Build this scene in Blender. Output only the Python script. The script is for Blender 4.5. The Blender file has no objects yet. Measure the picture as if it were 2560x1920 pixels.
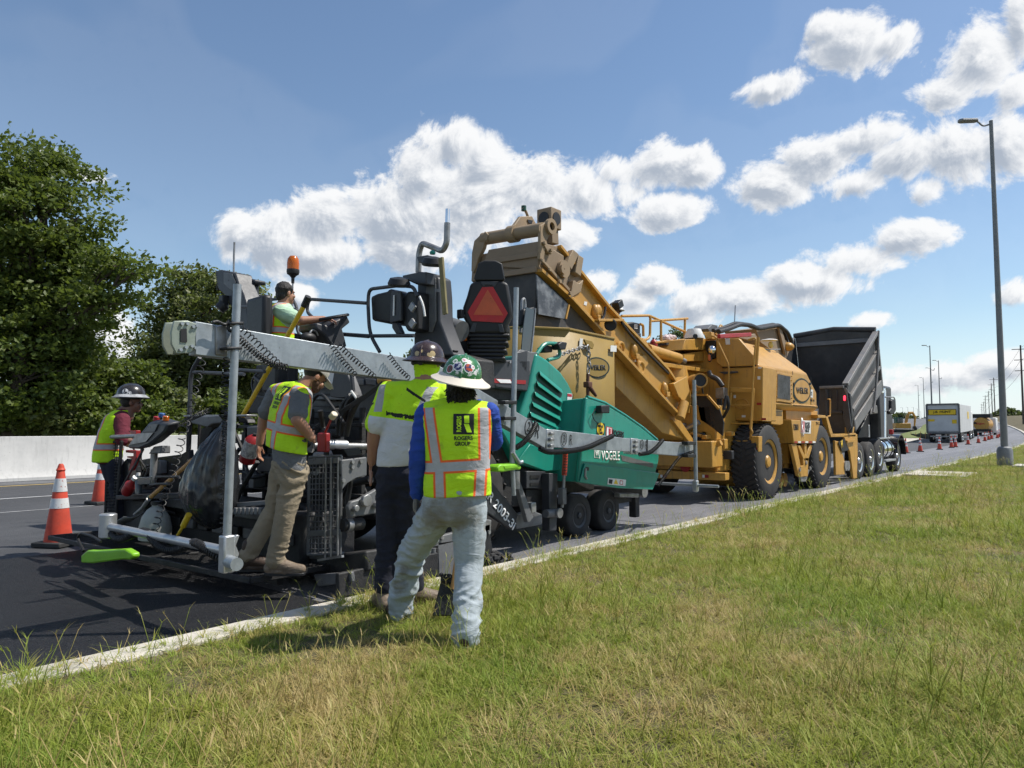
import bpy, bmesh, math, random
import numpy as np
from mathutils import Vector, Matrix, Euler, noise as mnoise
random.seed(7); np.random.seed(7)
SC = bpy.context.scene
COL = SC.collection
# ------------------------------------------------------------------ camera
F, VH, CH, TH = 1800.0, 1070.0, 1.45, math.radians(39.4)
PI = math.pi
PITCH = math.atan((VH - 960) / F)
cd = bpy.data.cameras.new('camera'); cam = bpy.data.objects.new('camera', cd); COL.objects.link(cam)
cam.location = (0, 0, CH); cam.rotation_euler = Euler((PI / 2 + PITCH, 0, TH), 'XYZ')
cd.sensor_width = 36.0; cd.lens = F / 2560 * 36.0; cd.clip_start = 0.05; cd.clip_end = 4000
SC.camera = cam

def ray(u, v):
    x = (u - 1280) / F; y = (960 - v) / F
    fw = math.cos(PITCH) - y * math.sin(PITCH); up = math.sin(PITCH) + y * math.cos(PITCH)
    return Vector((x * math.cos(TH) - fw * math.sin(TH), x * math.sin(TH) + fw * math.cos(TH), up))
# ------------------------------------------------------------------ node expression helper
class S:
    def __init__(s, t, k): s.t, s.k = t, k
    def op(s, o, b=None, c=None, rev=False):
        n = s.t.nodes.new('ShaderNodeMath'); n.operation = o
        ins = [s, b] if not rev else [b, s]
        if c is not None: ins.append(c)
        for i, a in enumerate(ins):
            if a is None: continue
            if isinstance(a, S): s.t.links.new(a.k, n.inputs[i])
            else: n.inputs[i].default_value = a
        return S(s.t, n.outputs[0])
    def __add__(s, b): return s.op('ADD', b)
    __radd__ = __add__
    def __sub__(s, b): return s.op('SUBTRACT', b)
    def __rsub__(s, b): return s.op('SUBTRACT', b, rev=True)
    def __mul__(s, b): return s.op('MULTIPLY', b)
    __rmul__ = __mul__
    def __truediv__(s, b): return s.op('DIVIDE', b)
    def gt(s, b): return s.op('GREATER_THAN', b)
    def lt(s, b): return s.op('LESS_THAN', b)
    def mx(s, b): return s.op('MAXIMUM', b)
    def mn(s, b): return s.op('MINIMUM', b)
    def ab(s): return s.op('ABSOLUTE')
    def sq(s): return s * s
    def band(s, lo, hi): return s.gt(lo) * s.lt(hi)
    def ss(s, lo, hi):
        n = s.t.nodes.new('ShaderNodeMapRange'); n.interpolation_type = 'SMOOTHSTEP'
        s.t.links.new(s.k, n.inputs[0]); n.inputs[1].default_value = lo; n.inputs[2].default_value = hi
        return S(s.t, n.outputs[0])
def noise(t, vec, scale, detail=4, rough=0.5, dist=0.0):
    n = t.nodes.new('ShaderNodeTexNoise'); n.inputs['Scale'].default_value = scale; n.inputs['Detail'].default_value = detail
    n.inputs['Roughness'].default_value = rough; n.inputs['Distortion'].default_value = dist
    if vec is not None: t.links.new(vec, n.inputs['Vector'])
    return S(t, n.outputs[0])
def mixc(t, fac, a, b):
    n = t.nodes.new('ShaderNodeMix'); n.data_type = 'RGBA'
    for sk, val in ((n.inputs[0], fac), (n.inputs[6], a), (n.inputs[7], b)):
        if isinstance(val, S): t.links.new(val.k, sk)
        elif hasattr(val, 'links'): t.links.new(val, sk)
        elif isinstance(val, (int, float)): sk.default_value = val
        else: sk.default_value = (*val[:3], 1)
    return n.outputs[2]
def mapping(t, vec, scale=(1, 1, 1), loc=(0, 0, 0), rot=(0, 0, 0)):
    n = t.nodes.new('ShaderNodeMapping'); t.links.new(vec, n.inputs[0])
    n.inputs[1].default_value = loc; n.inputs[2].default_value = rot; n.inputs[3].default_value = scale
    return n.outputs[0]
# ------------------------------------------------------------------ sun and sky
SUN_EL = math.radians(56)
_r = Vector((math.cos(TH), math.sin(TH), 0)); _f = Vector((-math.sin(TH), math.cos(TH), 0))
_h = (_r + 0.10 * _f).normalized()
SUN = Vector((_h.x * math.cos(SUN_EL), _h.y * math.cos(SUN_EL), math.sin(SUN_EL)))
sd = bpy.data.lights.new('sun', 'SUN'); sd.energy = 5.0; sd.angle = math.radians(0.53); sd.color = (1.0, 0.955, 0.88)
so = bpy.data.objects.new('sun', sd); COL.objects.link(so); so.rotation_euler = SUN.to_track_quat('Z', 'Y').to_euler()
so.location = (20, 20, 40)

CLOUDS = [  # full-frame pixel centre (2212 wide view), radii, weight
    (520, 510, 75, 62), (600, 515, 110, 80), (700, 470, 95, 75), (690, 545, 140, 55), (860, 470, 120, 95), (920, 380, 85, 75), (985, 310, 75, 68), (1045, 350, 70, 70),
    (1030, 450, 170, 120), (1160, 420, 120, 85), (1270, 415, 120, 70), (1330, 370, 70, 45), (1440, 350, 120, 56), (1510, 365, 60, 42), (1445, 458, 88, 42),
    (880, 545, 130, 55), (1200, 505, 100, 45), (1845, 92, 105, 58), (1930, 85, 60, 30), (1795, 60, 55, 32), (1660, 192, 80, 30), (2140, 135, 130, 75), (2215, 70, 60, 85), (2060, 200, 85, 38), (2200, 190, 80, 55),
    (1670, 395, 100, 55), (1770, 340, 120, 60), (1880, 300, 110, 45), (1960, 340, 110, 60), (2080, 330, 150, 70), (2180, 310, 90, 85), (1860, 395, 90, 35), (2000, 410, 60, 40),
    (1960, 515, 105, 40), (1850, 560, 110, 45), (1750, 610, 130, 50), (1600, 645, 130, 52), (1510, 655, 80, 50), (1420, 610, 70, 40), (1380, 645, 60, 35), (1290, 610, 55, 32),
    (1880, 692, 65, 20), (2195, 637, 50, 26), (2060, 812, 190, 32), (2180, 790, 120, 40), (1960, 835, 110, 26), (185, 378, 60, 16), (110, 350, 55, 25), (230, 730, 70, 70), (640, 640, 55, 30), (1620, 765, 150, 28)]
def build_world():
    w = bpy.data.worlds.new('World'); SC.world = w; w.use_nodes = True
    w.cycles.sampling_method = 'MANUAL'; w.cycles.sample_map_resolution = 256
    t = w.node_tree; t.nodes.clear()
    out = t.nodes.new('ShaderNodeOutputWorld')
    sky = t.nodes.new('ShaderNodeTexSky'); sky.sky_type = 'NISHITA'; sky.sun_disc = False
    sky.sun_elevation = SUN_EL; sky.sun_rotation = math.atan2(SUN.x, SUN.y)
    sky.altitude = 150; sky.air_density = 1.15; sky.dust_density = 0.15; sky.ozone_density = 2.4
    bg1 = t.nodes.new('ShaderNodeBackground'); bg1.inputs[1].default_value = 0.112
    tc = t.nodes.new('ShaderNodeTexCoord')
    sp0 = t.nodes.new('ShaderNodeSeparateXYZ'); t.links.new(tc.outputs['Generated'], sp0.inputs[0])
    hz = (1.0 - S(t, sp0.outputs[2]).ss(-0.03, 0.15)) * 0.72
    t.links.new(mixc(t, hz, sky.outputs[0], (5.6, 6.9, 8.4)), bg1.inputs[0])   # pale summer haze low in the sky
    def field(off, fine):
        vec = mapping(t, tc.outputs['Generated'], loc=off)
        nrm = t.nodes.new('ShaderNodeVectorMath'); nrm.operation = 'NORMALIZE'; t.links.new(vec, nrm.inputs[0])
        sp = t.nodes.new('ShaderNodeSeparateXYZ'); t.links.new(nrm.outputs[0], sp.inputs[0])
        x, y, z = (S(t, sp.outputs[i]) for i in range(3))
        rr = x * math.cos(TH) + y * math.sin(TH); ff = y * math.cos(TH) - x * math.sin(TH)
        az = rr.op('ARCTAN2', ff); el = z.op('ARCSINE')
        cb = t.nodes.new('ShaderNodeCombineXYZ'); t.links.new(az.k, cb.inputs[0]); t.links.new(el.k, cb.inputs[1])
        g = None
        for (cx, cy, rx, ry) in CLOUDS:
            d = ray(cx / .8641, cy / .8641).normalized()
            a0 = math.atan2(d.dot(_r), d.dot(_f)); e0 = math.asin(d.z)
            ra = rx / .8641 / F * math.cos(a0) ** 2 * .95; re = ry / .8641 / F * .88
            ma = t.nodes.new('ShaderNodeVectorMath'); ma.operation = 'MULTIPLY_ADD'; t.links.new(cb.outputs[0], ma.inputs[0])
            ma.inputs[1].default_value = (1 / ra, 1 / re, 0); ma.inputs[2].default_value = (-a0 / ra, -e0 / re, 0)
            ln = t.nodes.new('ShaderNodeVectorMath'); ln.operation = 'LENGTH'; t.links.new(ma.outputs[0], ln.inputs[0])
            k = min(1.0, 0.45 + ry / 90)
            b = S(t, ln.outputs['Value']).op('MULTIPLY_ADD', -k, k)
            g = b if g is None else g.mx(b)
        # scattered cumulus all round the rest of the sky
        wide = noise(t, nrm.outputs[0], 3.4, 3, 0.5)
        outside = (az.ab()).ss(0.66, 0.80)
        low = el.ss(-0.02, 0.10)
        g2 = (wide - 0.60) * 4.0 * outside * low - (1.0 - outside) * 3.0
        g = g.mx(g2)
        n1 = noise(t, nrm.outputs[0], 12.0, fine, 0.68, 0.5)
        n3 = noise(t, nrm.outputs[0], 40.0, 5, 0.6, 0.4)
        return g + (n1 - 0.5) * 2.2 + (n3 - 0.5) * 0.75, z, wide
    f0, z, n2 = field((0, 0, 0), 10)
    sh = (_r * 0.75 + Vector((0, 0, 1)) * 0.9 - _f * 0.2) * 0.013
    f1, _, _ = field(tuple(sh), 8)
    dens = (f0 + 0.0).ss(-0.14, 0.31)
    thick = f0.ss(0.0, 0.75)
    edge = (f0 - f1) * 0.9 + 0.74 - thick * 0.44 + (n2 - 0.5) * 0.5
    lit = edge.ss(0.0, 0.85)
    col = mixc(t, lit, (0.43, 0.485, 0.57), (0.98, 0.985, 0.99))
    bg2 = t.nodes.new('ShaderNodeBackground'); bg2.inputs[1].default_value = 0.86
    t.links.new(col, bg2.inputs[0])
    # thin white haze toward the horizon and toward the sun side
    mx = t.nodes.new('ShaderNodeMixShader'); veil = (noise(t, mapping(t, tc.outputs['Generated'], (1, 1, 1.6)), 2.2, 3, .5, .4) - .45).mx(0.0) * .9 * z.ss(-.05, .2)
    t.links.new((dens * 0.97).mx(veil.mn(.035)).k, mx.inputs[0])
    t.links.new(bg1.outputs[0], mx.inputs[1]); t.links.new(bg2.outputs[0], mx.inputs[2])
    t.links.new(mx.outputs[0], out.inputs[0])
build_world()
SC.view_settings.view_transform = 'Standard'; SC.view_settings.look = 'None'
SC.view_settings.exposure = 0.22; SC.view_settings.gamma = 1.0; SC.view_settings.use_curve_mapping = False
SC.render.engine = 'CYCLES'
SC.cycles.use_adaptive_sampling = True; SC.cycles.adaptive_threshold = 0.02
SC.cycles.max_bounces = 5; SC.cycles.diffuse_bounces = 3; SC.cycles.glossy_bounces = 2; SC.cycles.transparent_max_bounces = 16

# ------------------------------------------------------------------ pixels to places
CROPS = {'C1': (0, 560, 3.16), 'C2': (60, 900, 3.017), 'C3': (380, 600, 3.687), 'C4': (850, 500, 3.318), 'C5': (540, 880, 2.676), 'C6': (880, 860, 2.126),
         'D1': (1150, 500, 3.687), 'D2': (1180, 820, 2.963), 'D3': (1480, 740, 3.19), 'D4': (1900, 780, 3.77), 'D5': (2160, 980, 5.53), 'E2': (240, 1020, 4.1475), 'E3': (640, 920, 3.0725), 'E5': (700, 740, 5.53), 'E6': (1660, 780, 5.53), 'P': (0, 0, 1)}
def pix(c, x, y):
    a = CROPS[c]; return a[0] + x / a[2], a[1] + y / a[2]
def q(c, x, y, X=None, Y=None, Z=None):
    r = ray(*pix(c, x, y))
    if X is not None: t = X / r.x
    elif Y is not None: t = Y / r.y
    else: t = (Z - CH) / r.z
    return Vector((0, 0, CH)) + r * t
def qs(c, pts, **k): return [q(c, x, y, **k) for x, y in pts]
def bend(Y):
    a = max(0.0, min(Y, 180) - 45); b = max(0.0, Y - 180)
    return -0.00077 * a * a - 0.208 * b
def rise(Y):
    a = max(0.0, min(Y, 180) - 45); b = max(0.0, min(Y, 215) - 180)
    return 0.00017 * a * a + 0.046 * b - 0.00065 * b * b
def W(X, Y, z=0.0): return Vector((X + bend(Y), Y, z + rise(Y)))

# ------------------------------------------------------------------ mesh builder
def fillet(path, r, n=5):
    out = [Vector(path[0])]
    for i in range(1, len(path) - 1):
        a, b, c = Vector(path[i - 1]), Vector(path[i]), Vector(path[i + 1])
        d1, d2 = (a - b), (c - b); l = min(r, d1.length * .45, d2.length * .45)
        p0, p1 = b + d1.normalized() * l, b + d2.normalized() * l
        for k in range(n + 1):
            s = k / n; out.append(p0 * (1 - s) ** 2 + b * 2 * s * (1 - s) + p1 * s * s)
    out.append(Vector(path[-1])); return out
def frames(path):
    P = [Vector(p) for p in path]; T = []
    for i in range(len(P)):
        a = P[max(i - 1, 0)]; b = P[min(i + 1, len(P) - 1)]
        d = b - a; T.append(d.normalized() if d.length > 1e-9 else Vector((0, 0, 1)))
    up = Vector((0, 0, 1)) if abs(T[0].z) < .95 else Vector((1, 0, 0))
    N = (up - T[0] * up.dot(T[0])).normalized(); out = []
    for i, t in enumerate(T):
        N = (N - t * N.dot(t)); N = N.normalized() if N.length > 1e-6 else t.orthogonal().normalized()
        out.append((P[i], t, N, t.cross(N)))
    return out
class G:
    def __init__(s): s.v, s.f, s.u = [], [], None
    def _add(s, v, f):
        o = len(s.v); s.v += [tuple(a) for a in v]; s.f += [tuple(i + o for i in a) for a in f]; return s
    def box(s, c, d, R=None):
        c = Vector(c); v = []
        for i in range(8):
            p = Vector(((i & 1) - .5, (i >> 1 & 1) - .5, (i >> 2) - .5)); p = Vector((p.x * d[0], p.y * d[1], p.z * d[2]))
            v.append(c + (R @ p if R is not None else p))
        return s._add(v, [(0, 1, 3, 2), (4, 6, 7, 5), (0, 4, 5, 1), (2, 3, 7, 6), (0, 2, 6, 4), (1, 5, 7, 3)])
    def bar(s, a, b, w, h, up=(0, 0, 1)):
        a, b = Vector(a), Vector(b); t = (b - a).normalized(); up = Vector(up)
        x = t.cross(up); x = x.normalized() if x.length > 1e-5 else Vector((1, 0, 0)); y = x.cross(t)
        v = [p + x * i * w / 2 + y * j * h / 2 for p in (a, b) for i, j in ((-1, -1), (1, -1), (1, 1), (-1, 1))]
        return s._add(v, [(3, 2, 1, 0), (4, 5, 6, 7), (0, 1, 5, 4), (1, 2, 6, 5), (2, 3, 7, 6), (3, 0, 4, 7)])
    def prism(s, pts, d):
        pts = [Vector(p) for p in pts]; d = Vector(d); n = len(pts)
        return s._add(pts + [p + d for p in pts], [tuple(range(n)), tuple(range(2 * n - 1, n - 1, -1))] + [(i, (i + 1) % n, (i + 1) % n + n, i + n) for i in range(n)])
    def loft(s, rings, cap=True, closed=True):
        n = len(rings[0]); v = [p for r in rings for p in r]; f = []
        for i in range(len(rings) - 1):
            for j in range(n if closed else n - 1):
                k = (j + 1) % n; f.append((i * n + j, i * n + k, (i + 1) * n + k, (i + 1) * n + j))
        if cap and closed: f += [tuple(range(n - 1, -1, -1)), tuple(range(len(v) - n, len(v)))]
        return s._add(v, f)
    def tube(s, path, r, n=8, cap=True):
        fr = frames(path); rs = r if isinstance(r, (list, tuple)) else [r] * len(fr)
        return s.loft([[p + (N * math.cos(2 * PI * k / n) + B * math.sin(2 * PI * k / n)) * rs[i] for k in range(n)] for i, (p, t, N, B) in enumerate(fr)], cap)
    def cyl(s, a, b, r, r2=None, n=20): return s.tube([a, b], [r, r if r2 is None else r2], n)
    def lathe(s, prof, c=(0, 0, 0), axis=(0, 0, 1), n=24, sx=1.0, sy=1.0):
        q_ = Vector((0, 0, 1)).rotation_difference(Vector(axis)); c = Vector(c)
        return s.loft([[c + q_ @ Vector((r * math.cos(2 * PI * k / n) * sx, r * math.sin(2 * PI * k / n) * sy, z)) for k in range(n)] for r, z in prof])
    def ell(s, c, r, R=None, n=14, m=9):
        c = Vector(c); rings = []
        for i in range(m + 1):
            a = PI * (i + .02) / (m + .04) - PI / 2
            ring = []
            for k in range(n):
                p = Vector((r[0] * math.cos(a) * math.cos(2 * PI * k / n), r[1] * math.cos(a) * math.sin(2 * PI * k / n), r[2] * math.sin(a)))
                ring.append(c + (R @ p if R is not None else p))
            rings.append(ring)
        return s.loft(rings)
    def coil(s, path, R, r, pitch, n=5, seg=9):
        fr = frames(path); L = [0.0]
        for i in range(1, len(fr)): L.append(L[-1] + (fr[i][0] - fr[i - 1][0]).length)
        turns = max(1, L[-1] / pitch); N_ = int(turns * seg); pts = []; j = 0
        for i in range(N_ + 1):
            l = L[-1] * i / N_
            while j < len(L) - 2 and L[j + 1] < l: j += 1
            w = (l - L[j]) / max(1e-9, L[j + 1] - L[j]); p = fr[j][0].lerp(fr[j + 1][0], w); a = 2 * PI * turns * i / N_
            pts.append(p + (fr[j][2] * math.cos(a) + fr[j][3] * math.sin(a)) * R)
        return s.tube(pts, r, n)
    def ob(s, name, mat, parent=None, bev=0.0, ang=32, seg=2, label=None, fix=True):
        me = bpy.data.meshes.new(name); me.from_pydata(s.v, [], s.f)
        if fix:
            bm = bmesh.new(); bm.from_mesh(me); bmesh.ops.recalc_face_normals(bm, faces=bm.faces); bm.to_mesh(me); bm.free()
        me.materials.append(mat); me.shade_smooth(); me.set_sharp_from_angle(angle=math.radians(ang))
        o = bpy.data.objects.new(name, me); COL.objects.link(o)
        if bev:
            m = o.modifiers.new('bevel', 'BEVEL'); m.width = bev; m.segments = seg; m.limit_method = 'ANGLE'; m.angle_limit = math.radians(35); m.use_clamp_overlap = True; m.harden_normals = False
        if parent is not None: adopt(o, parent)
        if label: o['label'] = label
        return o
def adopt(o, parent):
    o.parent = parent
    if parent.type == 'EMPTY' and parent.get('_abs'): o.matrix_parent_inverse = Matrix.Translation(-parent.location)
def thing(name, label, cat, loc=(0, 0, 0), group=None, absolute=True):
    o = bpy.data.objects.new(name, None); COL.objects.link(o); o.location = loc; o.empty_display_size = .2
    o['label'] = label; o['category'] = cat
    if group: o['group'] = group
    if absolute: o['_abs'] = 1
    return o
def tag(o, label, cat, group=None, kind=None):
    o['label'] = label; o['category'] = cat
    if group: o['group'] = group
    if kind: o['kind'] = kind
    return o
def struct(o): o['kind'] = 'structure'; return o
def dup(root, loc, rotz=0, label=None, group=None, scale=None):
    def cp(o, parent):
        c = o.copy(); COL.objects.link(c)
        if parent is not None: c.parent = parent; c.matrix_parent_inverse = o.matrix_parent_inverse.copy()
        for ch in [k for k in bpy.data.objects if k.parent == o]: cp(ch, c)
        return c
    r = cp(root, None); r.location = loc; r.rotation_euler = (0, 0, rotz)
    if scale: r.scale = (scale,) * 3
    if label: r['label'] = label
    if group: r['group'] = group
    return r
def text(body, c, xd, yd, w, h, mat, parent, name='lettering', bold=0.0, fit=True, thick=0.002):
    cu = bpy.data.curves.new('lettering', 'FONT'); cu.body = body; cu.align_x = 'CENTER'; cu.align_y = 'CENTER'; cu.offset = bold; cu.extrude = 0.0; cu.resolution_u = 3
    o = bpy.data.objects.new('tmp', cu); COL.objects.link(o)
    bpy.context.view_layer.update()
    me = bpy.data.meshes.new_from_object(o.evaluated_get(bpy.context.evaluated_depsgraph_get()))
    bpy.data.objects.remove(o)
    co = np.empty(len(me.vertices) * 3); me.vertices.foreach_get('co', co); co = co.reshape(-1, 3)
    lo, hi = co.min(0), co.max(0); mid = (lo + hi) / 2
    sx = w / (hi[0] - lo[0]); sy = h / (hi[1] - lo[1])
    if not fit: sx = sy = h / (hi[1] - lo[1])
    X, Y = Vector(xd).normalized(), Vector(yd).normalized(); Z = X.cross(Y)
    new = [Vector(c) + X * (p[0] - mid[0]) * sx + Y * (p[1] - mid[1]) * sy for p in co]
    me.vertices.foreach_set('co', [a for p in new for a in p]); me.update()
    me.materials.clear(); me.materials.append(mat)
    r = bpy.data.objects.new(name, me); COL.objects.link(r); adopt(r, parent)
    if thick:
        m = r.modifiers.new('solid', 'SOLIDIFY'); m.thickness = thick; m.offset = 0
    return r

# ------------------------------------------------------------------ materials
MAT = {}
def pm(name, col, rough=.5, metal=0.0, col2=None, *a_, streak=None, **k_):
    m = pm0(name, col, rough, metal, col2, *a_, **k_)
    if streak:
        t = m.node_tree; b = t.nodes['Principled BSDF']; c = b.inputs['Base Color'].links[0].from_socket; tc = t.nodes.new('ShaderNodeTexCoord')
        n = noise(t, mapping(t, tc.outputs['Object'], (7, 7, .55)), 2.2, 6, .68); n2 = noise(t, tc.outputs['Object'], 1.1, 4, .6); n3 = noise(t, tc.outputs['Object'], 26, 4, .7)
        c = mixc(t, ((n - .52) * 5.0).mx(0.0).mn(1.0) * ((n2 - .36) * 3.0).mx(0.0).mn(1.0) * streak[1], c, streak[0])
        c = mixc(t, ((n3 - .66) * 14).mx(0.0).mn(1.0) * streak[1], c, tuple(x * .45 for x in streak[0]))
        t.links.new(c, b.inputs['Base Color'])
    return m
def pm0(name, col, rough=.5, metal=0.0, col2=None, ns=6.0, amt=.5, bump=0.0, bs=60.0, dust=0.0, dcol=(.30, .24, .17), coat=0.0, spots=None, trans=0.0, ior=1.45, rvar=.12):
    m = bpy.data.materials.new(name); m.use_nodes = True; t = m.node_tree
    b = t.nodes['Principled BSDF']; MAT[name] = m
    tc = t.nodes.new('ShaderNodeTexCoord'); ob = tc.outputs['Object']
    c2 = col2 if col2 is not None else tuple(c * .72 for c in col)
    n1 = noise(t, ob, ns, 6, .62)
    c = mixc(t, ((n1 - .5) * 2.2 + .5) * amt if False else ((n1 - .42) * 4.0).mx(0.0).mn(1.0) * amt, col, c2)
    n2 = noise(t, ob, ns * 5.3, 5, .65)
    c = mixc(t, ((n2 - .55) * 5.0).mx(0.0).mn(1.0) * (amt * .6), c, c2)
    if spots:
        sc, th, scol = spots; n3 = noise(t, ob, sc, 3, .6); c = mixc(t, ((n3 - th) * 18).mx(0.0).mn(1.0), c, scol)
    if dust:
        ge = t.nodes.new('ShaderNodeNewGeometry'); sp = t.nodes.new('ShaderNodeSeparateXYZ'); t.links.new(ge.outputs['Normal'], sp.inputs[0])
        up = S(t, sp.outputs[2]).ss(-.3, 1.0); n4 = noise(t, ob, ns * 1.7, 6, .7)
        dfac = (up * .75 + .25) * (n4 - .30).mx(0.0) * (3.2 * dust)
        c = mixc(t, dfac.mn(.9), c, dcol)
    t.links.new(c, b.inputs['Base Color'])
    t.links.new(((n2 - .5) * rvar * 2 + rough).mx(.03).mn(1.0).k, b.inputs['Roughness'])
    b.inputs['Metallic'].default_value = metal; b.inputs['IOR'].default_value = ior
    if coat: b.inputs['Coat Weight'].default_value = coat; b.inputs['Coat Roughness'].default_value = .12
    if trans: b.inputs['Transmission Weight'].default_value = trans
    if bump:
        bn = t.nodes.new('ShaderNodeBump'); bn.inputs['Strength'].default_value = bump; bn.inputs['Distance'].default_value = .01
        t.links.new(noise(t, ob, bs, 4, .6).k, bn.inputs['Height']); t.links.new(bn.outputs[0], b.inputs['Normal'])
    return m
yellow = pm('machine_yellow', (.50, .262, .042), .42, 0, (.38, .19, .032), 2.5, .6, .05, 30, dust=.26, dcol=(.40, .28, .15), streak=((.14, .085, .04), 1.0))
yellowdust = pm('dusty_yellow', (.23, .165, .105), .7, 0, (.22, .16, .10), 3.5, .7, .1, 40, dust=.5, dcol=(.36, .28, .2))
green = pm('teal_green_paint', (.008, .25, .185), .33, 0, (.006, .19, .14), 2.0, .5, .03, 25, dust=.10, coat=.25, streak=((.03, .08, .06), .45))
dark = pm('charcoal_paint', (.040, .043, .050), .48, 0, (.026, .028, .032), 4, .6, .05, 40, dust=.14, dcol=(.15, .14, .13))
midgrey = pm('grey_paint', (.13, .135, .14), .5, 0, (.07, .07, .072), 5, .7, .08, 40, dust=.18, dcol=(.22, .2, .18), spots=(14, .66, (.02, .02, .02)))
black = pm('black_plastic', (.012, .012, .013), .5, 0, (.02, .02, .02), 6, .5, .1, 60, dust=.05, dcol=(.12, .11, .1))
tar = pm('tarry_steel', (.014, .014, .015), .62, .0, (.04, .038, .036), 7, .7, .5, 45, dust=.10, dcol=(.12, .11, .10))
rubber = pm('tyre_rubber', (.022, .022, .023), .82, 0, (.045, .042, .04), 5, .7, .15, 60, dust=.25, dcol=(.13, .12, .11))
galv = pm('galvanised_steel', (.34, .37, .39), .45, .45, (.23, .255, .27), 9, .8, .03, 60, rvar=.2, streak=((.16, .16, .15), .5))
alu = pm('bare_aluminium', (.50, .51, .52), .38, .7, (.34, .35, .36), 8, .6, .03, 60)
steel = pm('worn_steel', (.33, .33, .33), .45, .6, (.16, .15, .14), 8, .7, .1, 60)
chrome = pm('chrome', (.80, .81, .83), .12, 1.0, (.6, .6, .62), 5, .4, .0)
red = pm('red_paint', (.33, .016, .018), .45, 0, (.20, .015, .015), 6, .5)
orange = pm('cone_orange', (.58, .055, .024), .6, 0, (.36, .04, .02), 7, .8, .05, 30, dust=.25, dcol=(.25, .16, .12))
amber = pm('amber_plastic', (.65, .15, .01), .18, 0, (.7, .15, .01), 6, .3, trans=.35)
white = pm('white_paint', (.72, .72, .70), .5, 0, (.55, .55, .53), 4, .5, dust=.1)
refl = pm('reflective_white', (.62, .63, .63), .35, 0, (.48, .48, .48), 8, .7, spots=(30, .64, (.35, .06, .03)))
glass = pm('tinted_glass', (.05, .06, .065), .06, 0, (.06, .07, .07), 3, .3, coat=.5)
lime = pm('lime_plastic', (.22, .52, .02), .45, 0, (.15, .36, .02), 8, .4)
wood = pm('tool_handle_wood', (.50, .27, .10), .55, 0, (.33, .17, .06), 14, .7, .1, 60)
yel = pm('yellow_fibreglass', (.72, .47, .03), .42, 0, (.5, .33, .03), 8, .6)
concrete = pm('concrete', (.54, .50, .43), .85, 0, (.36, .33, .28), 2.3, .7, .25, 80)
bag = pm('black_bin_bag', (.016, .017, .019), .24, 0, (.03, .03, .032), 5, .5, .0)
inkblack = pm('black_lettering', (.012, .012, .012), .6, 0, amt=.2)
inkwhite = pm('white_lettering', (.80, .80, .79), .5, 0, amt=.2)
inkgreen = pm('dark_green_print', (.012, .07, .045), .5, 0, amt=.2)
inkred = pm('red_print', (.45, .02, .03), .5, 0, amt=.2)
inkyellow = pm('yellow_print', (.75, .5, .02), .5, 0, amt=.2)

# ================================================================== the setting
def at(u, v, d):
    r = ray(u, v); return Vector((0, 0, CH)) + r * (d / r.dot(_f))
def sheet(name, xs, ys, zf, mat, wrap=True):
    v, f = [], []
    for y in ys:
        for x in xs:
            z = zf(x, y); v.append(tuple(W(x, y, z)) if wrap else (x, y, z))
    n = len(xs)
    for j in range(len(ys) - 1):
        for i in range(n - 1): f.append((j * n + i, j * n + i + 1, (j + 1) * n + i + 1, (j + 1) * n + i))
    g = G(); g.v, g.f = v, f
    return struct(g.ob(name, mat, fix=False, ang=60))
YS = [-40, -20, -10, 0, 10, 20, 30, 40] + list(range(46, 190, 6)) + list(range(200, 420, 20))

def asphalt(name, col, col2, streak=0.0, agg=.5, rough=.8, tracks=0.0):
    m = bpy.data.materials.new(name); m.use_nodes = True; t = m.node_tree; b = t.nodes['Principled BSDF']
    tc = t.nodes.new('ShaderNodeTexCoord'); ob = tc.outputs['Object']
    n1 = noise(t, ob, .7, 5, .6); n2 = noise(t, ob, 55, 5, .75); n3 = noise(t, mapping(t, ob, (2.2, .06, 1)), 2.0, 5, .65)
    c = mixc(t, ((n1 - .35) * 2.4).mx(0.0).mn(1.0), col, col2)
    c = mixc(t, ((n2 - .50) * 4.0).mx(0.0).mn(1.0) * agg, c, tuple(min(1, a * 2.4 + .01) for a in col2))
    c = mixc(t, ((.45 - n2) * 5.0).mx(0.0).mn(1.0) * agg, c, tuple(a * .4 for a in col))
    if streak: c = mixc(t, ((n3 - .45) * 3.0).mx(0.0).mn(1.0) * streak, c, tuple(a * 1.5 for a in col2))
    if tracks:
        sp = t.nodes.new('ShaderNodeSeparateXYZ'); t.links.new(ob, sp.inputs[0]); x = S(t, sp.outputs[0])
        w = (x * 1.75).op('SINE').ss(.1, 1.0) * n1
        c = mixc(t, w * tracks, c, tuple(a * .55 for a in col))
    t.links.new(c, b.inputs['Base Color']); t.links.new(((n1 - .5) * .25 + rough).k, b.inputs['Roughness'])
    bn = t.nodes.new('ShaderNodeBump'); bn.inputs['Strength'].default_value = .75; bn.inputs['Distance'].default_value = .012
    vo = t.nodes.new('ShaderNodeTexVoronoi'); vo.inputs['Scale'].default_value = 75; t.links.new(ob, vo.inputs['Vector'])
    t.links.new((S(t, vo.outputs['Distance']) * .8 + n2 * .7).k, bn.inputs['Height']); t.links.new(bn.outputs[0], b.inputs['Normal'])
    return m
m_old = asphalt('worn_asphalt', (.085, .086, .09), (.13, .13, .135), .5, .5, .72, .35)
m_lane = asphalt('dark_asphalt', (.042, .043, .046), (.066, .067, .071), .55, .35, .74, .4)
m_new = asphalt('fresh_asphalt', (.0072, .0075, .0088), (.0125, .0128, .0145), .25, .95, .60)
m_new.node_tree.nodes['Principled BSDF'].inputs['Specular IOR Level'].default_value = .3
m_mill = asphalt('tacked_milled_asphalt', (.10, .10, .107), (.17, .17, .18), .7, .7, .62, .45)

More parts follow.
